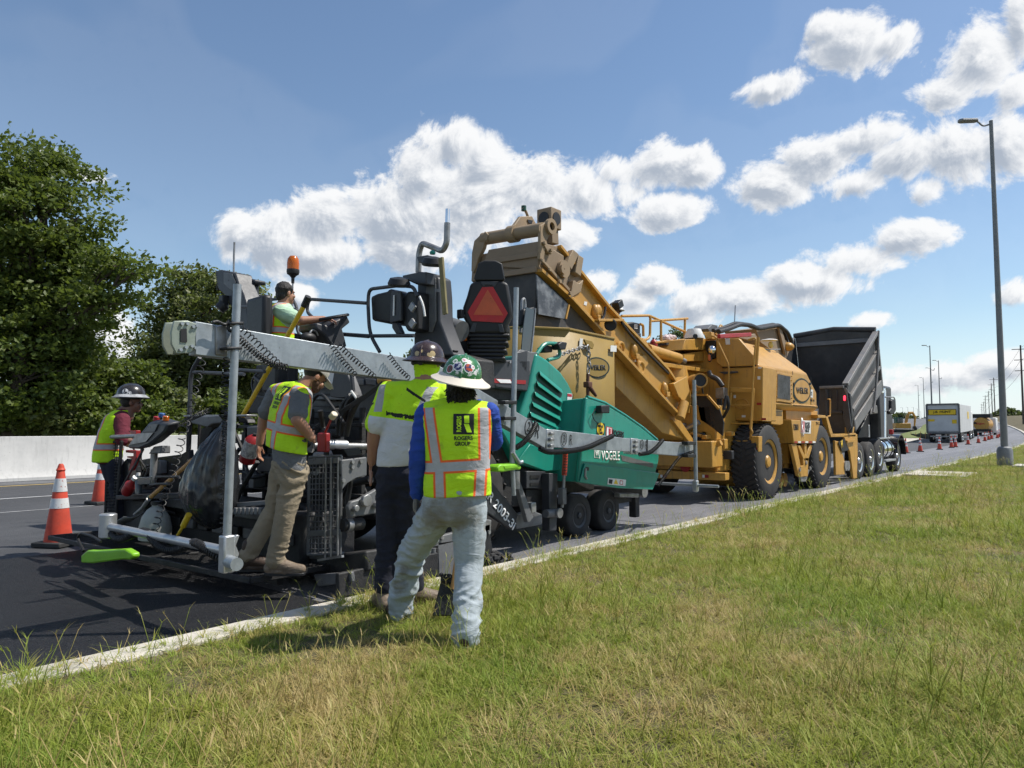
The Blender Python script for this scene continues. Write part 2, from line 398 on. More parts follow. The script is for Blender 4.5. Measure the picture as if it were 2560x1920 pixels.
# bare ground far and wide
def hill(x, y): return -.06 + .0
m_field = pm('field_ground', (.10, .13, .04), .95, 0, (.20, .19, .08), .25, .8, .4, 3)
RISE0 = rise
sheet('ground', [-900, -400, -150, -60, -32, -24.2, -4.3, 5, 12, 40, 150, 400, 900], YS + [480, 700, 1000, 1500], lambda x, y: -.08 - (rise(y) - min(.8, rise(y))) * min(1, max(0, (-26 - x) / 30)) + (1.5 * min(1, max(0, (x - 6) / 40)) if x > 6 else 0), m_field)
sheet('road', [-24.2, -20, -16, -12, -4.4], YS, lambda x, y: 0.0, m_old)
sheet('inner_lanes', [-21.6, -17, -13, -9.2], [-40, -10, 0, 10, 20, 30, 40] + list(range(46, 150, 6)), lambda x, y: .004, m_lane)
sheet('milled_lane', [-9.2, -7, -4.55], [3.4, 8, 14, 20, 30, 40] + list(range(46, 150, 6)), lambda x, y: .008, m_mill)
g = G(); g.prism([(-9.22, -40, 0), (-9.18, -40, .045), (-4.58, -40, .045), (-4.55, -40, 0)], (0, 43.6, 0)); struct(g.ob('fresh_asphalt_mat', m_new))
# tyre-marked paver strip in front of the screed is darker, as tack coat
m_line_y = pm('yellow_road_paint', (.62, .42, .10), .6, 0, (.4, .3, .1), 3, .6)
m_line_w = pm('white_road_paint', (.55, .55, .54), .6, 0, (.25, .25, .25), 3, .7)
def line(name, x, w, segs, mat):
    for k, (a, b) in enumerate(segs):
        ys = [y for y in ([a] + [y for y in range(-36, 260, 6) if a < y < b] + [b])]
        sheet(name, [x - w / 2, x + w / 2], ys, lambda x, y: .010, mat)
line('yellow_edge_line', -21.1, .13, [(-40, 140)], m_line_y)
line('white_lane_line', -17.4, .12, [(-40, 140)], m_line_w)
line('lane_seam_line', -14.6, .05, [(-40, 130)], m_line_w)
# kerb
def strip_profile(name, prof, y0, y1, mat, step=3.0):
    ys = np.arange(y0, y1 + .01, step); g = G()
    g.loft([[W(x, float(y), z) for x, z in prof] for y in ys]); return struct(g.ob(name, mat, bev=.012))
kerb = strip_profile('kerb', [(-4.62, -.05), (-4.60, .12), (-4.575, .145), (-4.33, .15), (-4.33, -.05)], -30, 240, concrete)
# verge under the grass
def vz(x, y):
    e = max(0.0, x + 4.4)
    return .125 + .012 * e + .05 * (mnoise.noise((x * .35, y * .35, 1.3))) * min(1, e) + .02 * mnoise.noise((x * 1.6, y * 1.6, 4.0))
def vzf(x, y): return vz(x, y) + rise(y)
m_soil = pm('straw_soil', (.12, .095, .05), .95, 0, (.06, .06, .025), 2.2, .8, .8, 30)
vx = [-4.34 + .35 * i for i in range(36)] + [10, 14, 20, 30]
sheet('grass_verge', vx, [-8 + .5 * i for i in range(40)] + [12 + 1.5 * i for i in range(30)] + [58, 64, 72, 84, 100, 120, 140, 160, 180, 220, 260], lambda x, y: vz(x, y) + (0 if x < 8 else (x - 8) * .06) + (max(0, min(1, (y - 70) / 60)) * .5 * max(0, min(1, (x + 4.4) / 4))), m_soil)
# median island
m_turf = pm('median_turf', (.105, .14, .035), .95, 0, (.20, .19, .07), 1.2, .8, 1.0, 12)
sheet('median_island', [-17.2, -15.5, -13.8], [84, 90, 96, 102, 108, 114, 120, 130, 140, 150], lambda x, y: .16 + (.5 if x == -15.5 else 0) * min(1, (y - 84) / 10), m_turf)
sheet('island_apron', [-18.2, -15, -13.2], [74, 79, 84.2], lambda x, y: .03 + .1 * (y - 74) / 10, concrete)
# roadside concrete pad by the lamp
g = G(); p = q('P', 2330, 1184, Z=.17); g.box((p.x + .2, p.y, .16), (1.5, 2.2, .06)); struct(g.ob('concrete_pad', concrete, bev=.01))
g = G(); p = q('P', 2585, 1166, Z=.2); g.box((p.x + .3, p.y + .3, .20), (1.7, 1.6, .06)); struct(g.ob('concrete_footing_pad', concrete, bev=.01))

# concrete barrier, one wall of cast sections
m_bar = pm('barrier_concrete', (.54, .53, .505), .85, 0, (.40, .395, .38), .8, .8, .2, 60, streak=((.26, .25, .235), .7))
wall = thing('concrete_barrier', 'long white concrete safety barrier along the far side of the road', 'barrier', (-23, 10, 0))
for k in range(26):
    y0 = -12 + k * 6.0; g = G(); prof = [(-22.72, 0), (-22.72, .10), (-22.86, .32), (-22.93, 1.22), (-23.13, 1.22), (-23.2, .32), (-23.34, .1), (-23.34, 0)]
    g.loft([[W(x, y, z) for x, z in prof] for y in (y0 + .012, y0 + 3, y0 + 5.988)])
    g.ob('barrier_section', m_bar, wall, bev=.015)

# ------------------------------------------------------------------ grass
def leaf_mat(name, cols, trans=.35, straw=None, patch=None, rough=.6):
    m = bpy.data.materials.new(name); m.use_nodes = True; t = m.node_tree; t.nodes.clear()
    out = t.nodes.new('ShaderNodeOutputMaterial'); ge = t.nodes.new('ShaderNodeNewGeometry'); oi = t.nodes.new('ShaderNodeObjectInfo')
    isl = S(t, ge.outputs['Random Per Island']); rnd = S(t, oi.outputs['Random'])
    c = mixc(t, isl, cols[0], cols[1])
    c = mixc(t, (noise(t, ge.outputs['Position'], .9 if patch else .35, 3, .5) - .5) * 3.0 + .4, c, cols[2])
    if straw:
        n = noise(t, ge.outputs['Position'], .75, 5, .6); n2 = noise(t, ge.outputs['Position'], 2.7, 3, .6)
        f = ((n - .46) * 5.0 + (n2 - .5) * 3.0 + (rnd - .5) * 1.5 + (isl - .5) * 1.3 - .03).mx(0.0).mn(1.0)
        c = mixc(t, f, c, mixc(t, rnd, straw[0], straw[1]))
    d = t.nodes.new('ShaderNodeBsdfPrincipled'); t.links.new(c, d.inputs['Base Color']); d.inputs['Roughness'].default_value = rough; d.inputs['Specular IOR Level'].default_value = .35
    tr = t.nodes.new('ShaderNodeBsdfTranslucent'); c2 = mixc(t, .5, c, (.22, .30, .03)); t.links.new(c2, tr.inputs[0])
    mx = t.nodes.new('ShaderNodeMixShader'); mx.inputs[0].default_value = trans
    t.links.new(d.outputs[0], mx.inputs[1]); t.links.new(tr.outputs[0], mx.inputs[2]); t.links.new(mx.outputs[0], out.inputs[0])
    return m
m_grass = leaf_mat('grass_blades', [(.17, .27, .03), (.35, .41, .07), (.34, .35, .06)], .42, [(.66, .54, .26), (.46, .33, .13)], patch=True)
def blade(g, base, ang, h, w, lean, droop):
    d = Vector((math.cos(ang), math.sin(ang), 0)); s = Vector((-d.y, d.x, 0)); n = 4; pts = []
    for i in range(n + 1):
        k = i / n; p = base + d * (lean * k + droop * k ** 3) + Vector((0, 0, h * (k - .35 * droop / max(h, .01) * k ** 3 * .6)))
        pts.append((p, w * (1 - k) ** .7))
    o = len(g.v)
    for p, ww in pts[:-1]: g.v += [tuple(p - s * ww / 2), tuple(p + s * ww / 2)]
    g.v.append(tuple(pts[-1][0]))
    for i in range(n - 1): g.f.append((o + 2 * i, o + 2 * i + 1, o + 2 * i + 3, o + 2 * i + 2))
    g.f.append((o + 2 * n - 2, o + 2 * n - 1, o + 2 * n))
tufts = bpy.data.collections.new('grass_tufts')
rg = random.Random(3)
for k in range(16):
    g = G(); stalk = k >= 15
    for i in range(20 if not stalk else 4):
        a = rg.uniform(0, 2 * PI); r = rg.uniform(0, .035)
        h = rg.uniform(.025, .062) * (1.0 + .35 * (k % 3)) if not stalk else rg.uniform(.16, .30)
        lie = rg.random() < .55
        blade(g, Vector((math.cos(a) * r, math.sin(a) * r, -.008)), a + rg.uniform(-1.3, 1.3), h * (.55 if lie else 1), rg.uniform(.0036, .0068) if not stalk else .003, (h * rg.uniform(.9, 1.9) if lie else h * rg.uniform(.2, .8)), h * rg.uniform(.1, 1.0) if not stalk else h * .2)
    if stalk:
        g = G()
        for i in range(2):
            a = rg.uniform(0, 6.28); h = rg.uniform(.14, .24); d0 = Vector((math.cos(a), math.sin(a), 0)); top = d0 * h * .35 + Vector((0, 0, h)); b0 = Vector((rg.uniform(-.02, .02), rg.uniform(-.02, .02), -.01))
            g.tube([b0, b0.lerp(top, .5) - d0 * .01, top], [.0016, .0014, .0011], 4)
            for j in range(3): blade(g, top - Vector((0, 0, .006)), a + rg.uniform(-1.2, 1.2), .035, .0035, .03, .012)
        for i in range(10): blade(g, Vector((rg.uniform(-.03, .03), rg.uniform(-.03, .03), -.008)), rg.uniform(0, 6.28), rg.uniform(.03, .09), .005, rg.uniform(.02, .07), .02)
    me = bpy.data.meshes.new('tuft'); me.from_pydata(g.v, [], g.f); me.materials.append(m_grass); me.shade_smooth()
    o = bpy.data.objects.new(('tuft_%d' % k), me); tufts.objects.link(o)
def scatter(emitter, coll, seed):
    ng = bpy.data.node_groups.new('grass_scatter', 'GeometryNodeTree')
    ng.interface.new_socket('Geometry', in_out='INPUT', socket_type='NodeSocketGeometry'); ng.interface.new_socket('Geometry', in_out='OUTPUT', socket_type='NodeSocketGeometry')
    N = ng.nodes.new; L = ng.links.new
    gi, go = N('NodeGroupInput'), N('NodeGroupOutput')
    dp = N('GeometryNodeDistributePointsOnFaces'); dp.distribute_method = 'RANDOM'; dp.inputs['Seed'].default_value = seed
    na = N('GeometryNodeInputNamedAttribute'); na.data_type = 'FLOAT'; na.inputs['Name'].default_value = 'dens'
    ci = N('GeometryNodeCollectionInfo'); ci.inputs['Collection'].default_value = coll; ci.inputs['Separate Children'].default_value = True; ci.inputs['Reset Children'].default_value = True
    ip = N('GeometryNodeInstanceOnPoints'); ip.inputs['Pick Instance'].default_value = True
    rz = N('FunctionNodeRandomValue'); rz.data_type = 'FLOAT_VECTOR'; rz.inputs[0].default_value = (-.15, -.15, 0); rz.inputs[1].default_value = (.15, .15, 6.283)
    rs = N('FunctionNodeRandomValue'); rs.data_type = 'FLOAT'; rs.inputs[2].default_value = .65; rs.inputs[3].default_value = 1.35
    ns = N('GeometryNodeInputNamedAttribute'); ns.data_type = 'FLOAT'; ns.inputs['Name'].default_value = 'size'
    mu = N('ShaderNodeMath'); mu.operation = 'MULTIPLY'
    ri = N('FunctionNodeRandomValue'); ri.data_type = 'INT'; ri.inputs[4].default_value = 0; ri.inputs[5].default_value = 80
    L(gi.outputs[0], dp.inputs['Mesh']); L(na.outputs[0], dp.inputs['Density']); L(dp.outputs['Points'], ip.inputs['Points']); L(ci.outputs[0], ip.inputs['Instance'])
    L(rz.outputs[0], ip.inputs['Rotation']); L(rs.outputs[1], mu.inputs[0]); L(ns.outputs[0], mu.inputs[1]); L(mu.outputs[0], ip.inputs['Scale'])
    md = N('FunctionNodeRandomValue'); md.data_type = 'INT'; md.inputs[4].default_value = 0; md.inputs[5].default_value = len(coll.objects) * 1000
    L(md.outputs[2], ip.inputs['Instance Index']); L(ip.outputs[0], go.inputs[0])
    m = emitter.modifiers.new('grass', 'NODES'); m.node_group = ng
def grass_emitter():
    xs = [-4.46 + .22 * i for i in range(46)]; ys = []
    y = -3.0
    while y < 95: ys.append(y); y += .25 if y < 14 else (.8 if y < 40 else 2.5)
    v, f, de, sz = [], [], [], []
    for y in ys:
        for x in xs:
            jit = .10 * mnoise.noise((x * 3, y * 1.3, 9)) if x < -4.2 else 0
            v.append(tuple(W(x + jit, y, max(.15 if x < -4.3 else 0, vz(x, y)))))
            d = max(2.0, math.hypot(x, y)); fw = -x * math.sin(TH) + y * math.cos(TH); rt = x * math.cos(TH) + y * math.sin(TH)
            vis = 1.0 if (fw > .8 and abs(rt) < fw * .95 + 1.5) else 0.0
            pat = .35 + 1.0 * max(0, mnoise.noise((x * .9, y * .9, 5)) + .45)
            de.append(vis * pat * min(1050, 1250 / (d / 3.2) ** 1.15) * (.6 * max(0, mnoise.noise((x, y * 1.1, 7)) + .25) if x < -4.3 else 1)); sz.append((.95 + .5 * mnoise.noise((x * .55 + 3, y * .55, 2))) * (1.0 + min(12, max(0, d - 6)) * .03) * (1.15 if x < -4.1 else 1))
    n = len(xs)
    for j in range(len(ys) - 1):
        for i in range(n - 1): f.append((j * n + i, j * n + i + 1, (j + 1) * n + i + 1, (j + 1) * n + i))
    me = bpy.data.meshes.new('grass'); me.from_pydata(v, [], f)
    for nm, a in (('dens', de), ('size', sz)):
        at_ = me.attributes.new(nm, 'FLOAT', 'POINT'); at_.data.foreach_set('value', a)
    o = bpy.data.objects.new('grass', me); COL.objects.link(o); scatter(o, tufts, 11)
    tag(o, 'mown green and straw coloured grass covering the roadside verge', 'grass', kind='stuff')
grass_emitter()

# ------------------------------------------------------------------ trees
m_leaf = leaf_mat('maple_leaves', [(.05, .085, .018), (.15, .18, .04), (.09, .12, .028)], .36, rough=.5)
m_leaf2 = leaf_mat('pale_leaves', [(.10, .125, .045), (.19, .20, .075), (.13, .145, .06)], .36, rough=.5)
m_leaf3 = leaf_mat('far_leaves', [(.05, .07, .03), (.085, .10, .045), (.06, .08, .035)], .25, rough=.6)
m_bark = pm('bark', (.085, .065, .05), .9, 0, (.05, .04, .03), 5, .7, .8, 20)
def crown_mesh(blobs, nclump, nleaf, lsize, seed, csize=.55, skip=.0, fill=.35):
    r = np.random.RandomState(seed); V = []; 
    vol = np.array([b[3] * b[3] for b in blobs]); vol = vol / vol.sum()
    for bi, (x, y, z, rad) in enumerate(blobs):
        for c in range(max(3, int(nclump * vol[bi]))):
            d = r.normal(size=3); d /= np.linalg.norm(d); k = r.uniform(fill, 1.05) ** .6 * (1.0 + .28 * (r.rand() < .3) * r.rand())
            cc = np.array([x, y, z]) + d * rad * k * np.array([1, 1, .9])
            m_ = int(nleaf * r.uniform(.5, 1.4)); cs = csize * r.uniform(.6, 1.3)
            p = cc + np.clip(r.normal(size=(m_, 3)), -1.5, 1.5) * np.array([cs, cs, cs * .38]) * .5
            V.append(p)
    P_ = np.concatenate(V); n = len(P_)
    a = r.normal(size=(n, 3)); a[:, 2] = np.abs(a[:, 2]) * 1.2 + .25; a /= np.linalg.norm(a, axis=1)[:, None]
    t_ = np.cross(a, r.normal(size=(n, 3))); t_ /= np.linalg.norm(t_, axis=1)[:, None]; b_ = np.cross(a, t_)
    s_ = (lsize * r.uniform(.6, 1.4, n))[:, None]
    # five-cornered folded leaf cluster
    vs = np.stack([P_ - t_ * s_, P_ + b_ * s_ * .62 - a * s_ * .18, P_ + t_ * s_, P_ - b_ * s_ * .62 - a * s_ * .18], 1).reshape(-1, 3)
    me = bpy.data.meshes.new('crown'); me.vertices.add(len(vs)); me.vertices.foreach_set('co', vs.ravel().astype(np.float32))
    i = np.arange(n) * 4; tri = np.stack([i, i + 1, i + 2, i, i + 2, i + 3], 1).reshape(-1)
    me.loops.add(n * 6); me.loops.foreach_set('vertex_index', tri); me.polygons.add(n * 2); me.polygons.foreach_set('loop_start', np.arange(n * 2) * 3)
    me.update(calc_edges=True); return me
def tree(name, label, base, blobs, nclump, nleaf, lsize, mat, seed, trunk_r=.25, csize=.55, group=None, fill=.35, cat='tree'):
    t = thing(name, label, cat, base, group); base = Vector(base)
    me = crown_mesh(blobs, nclump, nleaf, lsize, seed, csize, fill=fill); me.materials.append(mat)
    o = bpy.data.objects.new('crown', me); COL.objects.link(o); adopt(o, t)
    rr = random.Random(seed); top = max(b[2] for b in blobs); cx = sum(b[0] for b in blobs) / len(blobs); cy = sum(b[1] for b in blobs) / len(blobs)
    g = G(); pts = [base + Vector((0, 0, -.1))]
    for k in range(1, 6):
        s = k / 5; pts.append(Vector((base.x + (cx - base.x) * s + rr.uniform(-.15, .15), base.y + (cy - base.y) * s + rr.uniform(-.15, .15), base.z + (top - base.z) * s * .9)))
    g.tube(pts, [trunk_r * (1 - .17 * k) for k in range(6)], 10); g.ob('trunk', m_bark, t)
    g = G()
    for b in blobs:
        e = Vector(b[:3]); st = pts[max(1, min(4, int(1 + 4 * (e.z - base.z) / max(.1, top - base.z) * .75)))]
        mid = st.lerp(e, .5) + Vector((rr.uniform(-.3, .3), rr.uniform(-.3, .3), rr.uniform(-.1, .4)))
        g.tube([st, mid, e], [trunk_r * .32, trunk_r * .2, trunk_r * .06], 6)
        for k in range(3):
            e2 = e + Vector((rr.uniform(-1, 1), rr.uniform(-1, 1), rr.uniform(-.3, .8))) * b[3] * .8
            g.tube([mid.lerp(e, .6), e.lerp(e2, .5) + Vector((0, 0, .1)), e2], [trunk_r * .12, trunk_r * .07, .012], 5)
    g.ob('branches', m_bark, t)
    return t
def pxblobs(lst, d, dj=1.0, seed=0):
    rr = random.Random(seed); out = []
    for (u, v, r_) in lst:
        dd = d + rr.uniform(-dj, dj); p = at(u / .8641, v / .8641, dd); out.append((p.x, p.y, p.z, r_ / .8641 * dd / F))
    return out
def ground_at(u, d):
    p = at(u / .8641, 912, d); return (p.x, p.y, rise(p.y) - .05)
B1 = [(10, 380, 75), (70, 360, 62), (140, 400, 55), (60, 470, 110), (160, 480, 48), (0, 560, 130), (120, 580, 105), (190, 560, 55), (240, 590, 55), (285, 590, 36), (-90, 480, 140), (40, 690, 130), (150, 690, 85), (225, 665, 50), (265, 650, 34), (-80, 700, 150), (60, 810, 120), (175, 775, 60), (-70, 850, 130)]
tree('maple_tree', 'tall dark maple tree at the left edge behind the barrier', ground_at(20, 27), pxblobs(B1, 27, 1.6, 1), 520, 150, .10, m_leaf, 1, .38, 1.0, 'trees behind the barrier', .6)
B2 = [(440, 640, 52), (400, 615, 32), (500, 640, 46), (545, 650, 32), (380, 665, 42), (350, 690, 40), (450, 710, 75), (540, 720, 60), (330, 750, 48), (400, 790, 80), (500, 800, 80), (590, 770, 60), (350, 850, 70), (450, 870, 80), (570, 860, 70)]
tree('broadleaf_tree', 'paler round topped tree behind the paver railing', ground_at(450, 37), pxblobs(B2, 37, 2, 2), 420, 110, .115, m_leaf2, 2, .3, 1.1, 'trees behind the barrier', .55)
B3 = [(130, 830, 75), (210, 840, 70), (300, 830, 50), (180, 900, 60), (270, 890, 55), (60, 900, 70), (100, 800, 60)]
tree('understorey_tree', 'dark low tree filling the gap under the tall maple', ground_at(200, 30), pxblobs(B3, 30, 1.5, 3), 460, 60, .10, m_leaf, 3, .16, .65, 'trees behind the barrier', .35)
bl = [(25, 890, 50, 27, 'dark bush beside the maple trunk at the left edge', 0), (110, 905, 45, 26.5, 'bush with pale leaf clusters behind the barrier near the far left', 1), (330, 890, 40, 29, 'dark bush behind the worker in the maroon shirt', 0), (385, 890, 42, 30, 'yellowish bush behind the black coil cords', 1), (480, 890, 45, 31, 'shaded bush behind the yellow tool handle', 0), (570, 895, 42, 33, 'shaded bush behind the worker in tan trousers', 0), (215, 905, 38, 27, 'bush to the left of the white patterned hard hat', 0), (-60, 890, 60, 27, 'bush at the very left edge behind the barrier', 0)]
for i, (u, v, r_, d, lab, k) in enumerate(bl):
    B = pxblobs([(u, v, r_), (u - r_ * .6, v + r_ * .3, r_ * .7), (u + r_ * .6, v + r_ * .25, r_ * .75), (u + r_ * .2, v - r_ * .5, r_ * .6)], d, .6, 20 + i)
    tree('roadside_bush', lab, ground_at(u, d), B, 120, 42, .11, (m_leaf2 if k else m_leaf), 40 + i, .06, .5, 'bushes behind the barrier', .4, 'bush')
# the tree line further along, seen between the machines
for i, (u, v, r_, d, lab) in enumerate([(720, 850, 60, 50, 'green tree seen beneath the galvanised beam'), (860, 845, 55, 52, 'green tree seen beyond the rear engine covers'), (945, 765, 42, 60, 'tree top peeping over the paver platform'), (1060, 840, 60, 62, 'tree hidden behind the dark paver column'), (1330, 800, 70, 85, 'tree beyond the yellow hopper insert'), (1460, 755, 42, 105, 'tree seen under the yellow platform railing'), (1540, 800, 55, 110, 'tree behind the yellow transfer machine deck')]):
    B = pxblobs([(u, v, r_), (u - r_ * .7, v + r_ * .4, r_ * .8), (u + r_ * .7, v + r_ * .35, r_ * .8), (u, v - r_ * .55, r_ * .55), (u - r_ * .1, v + r_ * .9, r_)], d, 1.5, 60 + i)
    tree('distant_tree', lab, ground_at(u, d), B, 160, 36, .2, m_leaf3, 70 + i, .22, 1.0, 'tree line beyond the machines', .4)
# low woods at the far end of the road
for i, (u, v, r_, d, lab) in enumerate([(1925, 907, 10, 190, 'far low tree left of the excavator'), (1945, 903, 11, 195, 'far round tree above the excavator cab'), (1968, 907, 9, 200, 'far low tree right of the excavator boom'), (2008, 908, 8, 240, 'small far tree left of the white trailer'), (2165, 896, 12, 170, 'dark round tree beside the lamp post on the hill'), (2178, 893, 11, 170, 'reddish round tree right of the lamp post'), (2195, 898, 9, 175, 'small far tree near the right edge'), (2035, 906, 7, 260, 'tiny far tree behind the white trailer')]):
    B = pxblobs([(u, v, r_), (u - r_ * .7, v + r_ * .4, r_ * .75), (u + r_ * .7, v + r_ * .35, r_ * .75), (u, v - r_ * .4, r_ * .6)], d, 2, 90 + i)
    p = at(u / .8641, 1066, d)
    tree('far_tree', lab, (p.x, p.y, rise(p.y) - .2), B, 70, 30, .35, m_leaf3, 100 + i, .2, 1.2, 'far trees along the horizon', .4)

# the low dark wood that closes the horizon reads as one mass
bl_ = []
rw_ = random.Random(77)
for k in range(90):
    u = 1780 + (2680 - 1780) * k / 89 + rw_.uniform(-6, 6); d = rw_.uniform(330, 420); r_ = rw_.uniform(3.5, 6.5); p = at(u, 1064 - rw_.uniform(0, 4), d); bl_.append((p.x, p.y, p.z - 3, r_))
me = crown_mesh(bl_, 900, 26, .8, 78, 3.0, fill=.4); me.materials.append(m_leaf3)
o = bpy.data.objects.new('distant_wood', me); COL.objects.link(o); tag(o, 'low dark wood closing the horizon at the far end of the road', 'wood', kind='stuff')

# loose asphalt spilled along the kerb
g = G(); rl = random.Random(31)
for k in range(420):
    y = rl.uniform(-1, 14); x = -4.62 - abs(rl.gauss(0, .09)); r_ = rl.uniform(.004, .014); g.ell((x, y, (.05 if y < 3.6 else .012) + r_ * .5), (r_, r_ * 1.2, r_ * .8), n=5, m=3)
tag(g.ob('loose_asphalt', tar), 'black asphalt crumbs scattered along the foot of the kerb', 'asphalt', kind='stuff')

# ================================================================== asphalt paver
def prX(name, c, pts, X, dx, mat, parent, bev=.008, **k):
    return G().prism(qs(c, pts, X=X), (dx, 0, 0)).ob(name, mat, parent, bev=bev, **k)
def prY(name, c, pts, Y, dy, mat, parent, bev=.008, **k):
    return G().prism(qs(c, pts, Y=Y), (0, dy, 0)).ob(name, mat, parent, bev=bev, **k)
def rail(name, pts, r, mat, parent, fil=.09, n=10, **k):
    return G().tube(fillet(pts, fil) if fil else pts, r, n).ob(name, mat, parent, **k)
def wheel(parent, c, axis, r, w, rim_r, rim_mat, tyre_mat=rubber, hub=True, lugs=0, bolts=8, deep=.06, name='wheel', treads=0):
    """wheel > tyre, rim; axis points to the outside"""
    c = Vector(c); a = Vector(axis).normalized(); q_ = Vector((0, 0, 1)).rotation_difference(a)
    h = w / 2; s = min(.07, r * .1)
    g = G().lathe([(rim_r, -h * .8), (rim_r + .02, -h), (r - s, -h), (r - s * .3, -h + s * .5), (r, -h + s), (r, h - s), (r - s * .3, h - s * .5), (r - s, h), (rim_r + .02, h), (rim_r, h * .8)], c, a, 48)
    root = g.ob(name, tyre_mat, parent, ang=40)
    if treads:
        g = G()
        for k in range(treads):
            for sgn in (-1, 1):
                an = 2 * PI * (k + .25 * sgn) / treads
                R = q_.to_matrix() @ Matrix.Rotation(an, 3, 'Z') @ Matrix.Rotation(.5 * sgn, 3, 'X')
                g.box(c + q_ @ Vector((math.cos(an) * (r + .004), math.sin(an) * (r + .004), sgn * h * .52)), (.022, r * 2 * PI / treads * .52, h * .85), R)
        t_ = g.ob('tread', tyre_mat, root); t_['kind'] = 'stuff'
    g = G().lathe([(.01, h * .8 - deep - .02), (.01, h * .8 - deep), (rim_r * .62, h * .8 - deep), (rim_r * .86, h * .8 - deep * .6), (rim_r * .9, h * .86), (rim_r + .012, h * .95), (rim_r + .012, -h * .9), (.01, -h * .9)], c, a, 40)
    rim = g.ob('rim', rim_mat, root, ang=35)
    if hub:
        G().lathe([(.005, h * .8 - deep - .01), (rim_r * .30, h * .8 - deep - .01), (rim_r * .30, h * .8), (rim_r * .24, h * .84 + .02), (.005, h * .84 + .03)], c, a, 24).ob('hub', rim_mat, root)
    if bolts:
        g = G()
        for k in range(bolts):
            an = 2 * PI * k / bolts; p = c + q_ @ Vector((math.cos(an) * rim_r * .47, math.sin(an) * rim_r * .47, h * .8 - deep))
            g.cyl(p, p + a * .025, .014, n=6)
        g.ob('wheel_nuts', steel, root)['kind'] = 'stuff'
    return root
XR, XL = -5.45, -7.95
paver = thing('asphalt_paver', 'dark and teal green asphalt paver laying the fresh black mat', 'paver', (-6.7, 5.5, 0))
PV = paver
# chassis, engine block and platform
G().box((-6.7, 6.2, 1.02), (2.34, 2.6, 1.05)).ob('chassis', tar, PV, bev=.03)
G().box((-6.75, 5.05, 1.25), (2.2, .5, .75)).ob('conveyor_tunnel', tar, PV, bev=.03)
G().box((-6.7, 7.9, .82), (2.2, 1.5, .5)).ob('hopper_floor', tar, PV, bev=.02)
deck = G().box((-6.72, 6.25, 1.98), (2.44, 1.9, .10)).ob('platform_deck', dark, PV, bev=.01)
prX('platform_side_panel', 'C4', [(1110, 1330), (1580, 1325), (1575, 1480), (1560, 1590), (1300, 1560), (1160, 1420)], -5.47, -.12, dark, PV, bev=.02)
prX('platform_skirt', 'C4', [(1150, 1420), (1560, 1590), (1560, 1659), (1250, 1659), (1140, 1560)], -5.56, -.3, tar, PV)
prX('reflector_strip', 'C4', [(1215, 1478), (1540, 1496), (1540, 1528), (1228, 1515)], -5.468, .004, red, PV, bev=0)
prX('reflector_patch', 'C4', [(1295, 1485), (1410, 1490), (1425, 1520), (1330, 1517)], -5.464, .004, inkwhite, PV, bev=0)
g = G()
for x in (1190, 1213, 1408): p = q('C4', x, 1345, X=-5.46); g.cyl(p, p + Vector((.012, 0, 0)), .016, n=8)
g.ob('bolts', steel, PV)['kind'] = 'stuff'
# engine covers and grey ribbed lids behind the beam
G().box((-6.95, 5.3, 1.84), (1.5, .55, .12)).ob('engine_cover', midgrey, PV, bev=.03)
for i in range(4): G().box((-7.5 + .36 * i, 5.28, 1.925), (.31, .5, .05)).ob('cover_rib', midgrey, PV, bev=.02)
prY('rear_hood_panel', 'C3', [(1500, 1210), (2210, 1255), (2212, 1650), (1460, 1650)], 4.75, .3, dark, PV, bev=.02)
for x in (1865, 1975): prY('hood_window', 'C3', [(x, 1275), (x + 92, 1282), (x + 95, 1340), (x + 4, 1332)], 4.745, -.012, midgrey, PV, bev=.006)
prY('control_cabinet', 'C3', [(1560, 1180), (1690, 1190), (1680, 1330), (1560, 1330)], 4.5, .25, white, PV, bev=.012)
prY('hood_step', 'C3', [(1500, 1440), (1760, 1445), (1760, 1475), (1500, 1470)], 4.6, .2, midgrey, PV)
for i in range(5): prY('radiator_slat', 'C3', [(1500, 1360 + i * 55), (1720, 1365 + i * 55), (1720, 1378 + i * 55), (1500, 1373 + i * 55)], 4.70, -.03, tar, PV, bev=.004)
# green bodywork
hood = prX('engine_hood', 'D2', [(478, 185), (560, 235), (660, 325), (715, 405), (750, 478), (744, 600), (737, 745), (600, 775), (350, 660), (372, 605), (430, 420), (452, 290)], -5.45, -.8, green, PV, bev=.035, seg=3)
lp = [((487, 352), (655, 492)), ((470, 430), (652, 560)), ((452, 505), (648, 625)), ((436, 582), (640, 690)), ((420, 655), (610, 745))]
m_vent = pm('dark_vent', (.004, .05, .036), .5, 0, amt=.3)
for (a, b) in lp:
    p0, p1 = q('D2', *a, X=-5.45), q('D2', *b, X=-5.45); d = (p1 - p0).normalized(); nrm = Vector((0, -d.z, d.y))
    pts = []
    for k in range(13):
        an = PI / 2 + PI * k / 12; pts.append(p0 + d * (math.cos(an) * .06 + .03) + nrm * math.sin(an) * .06)
    for k in range(13):
        an = -PI / 2 + PI * k / 12; pts.append(p1 + d * (math.cos(an) * .06 - .03) + nrm * math.sin(an) * .06)
    G().prism([p + Vector((.003, 0, 0)) for p in pts], (-.01, 0, 0)).ob('vent_slot', m_vent, hood)
    G().prism([p0 + nrm * .062 + Vector((.002, 0, 0)), p1 + nrm * .062 + Vector((.002, 0, 0)), p1 + nrm * .0 + Vector((.042, 0, 0)), p0 + nrm * .0 + Vector((.042, 0, 0))], nrm * .012).ob('louvre', green, hood, bev=.004)
prX('side_fender', 'D2', [(180, 700), (345, 655), (735, 752), (700, 920), (657, 1055), (540, 1066), (330, 1000), (262, 850)], -5.42, -.45, green, PV, bev=.03, seg=3)
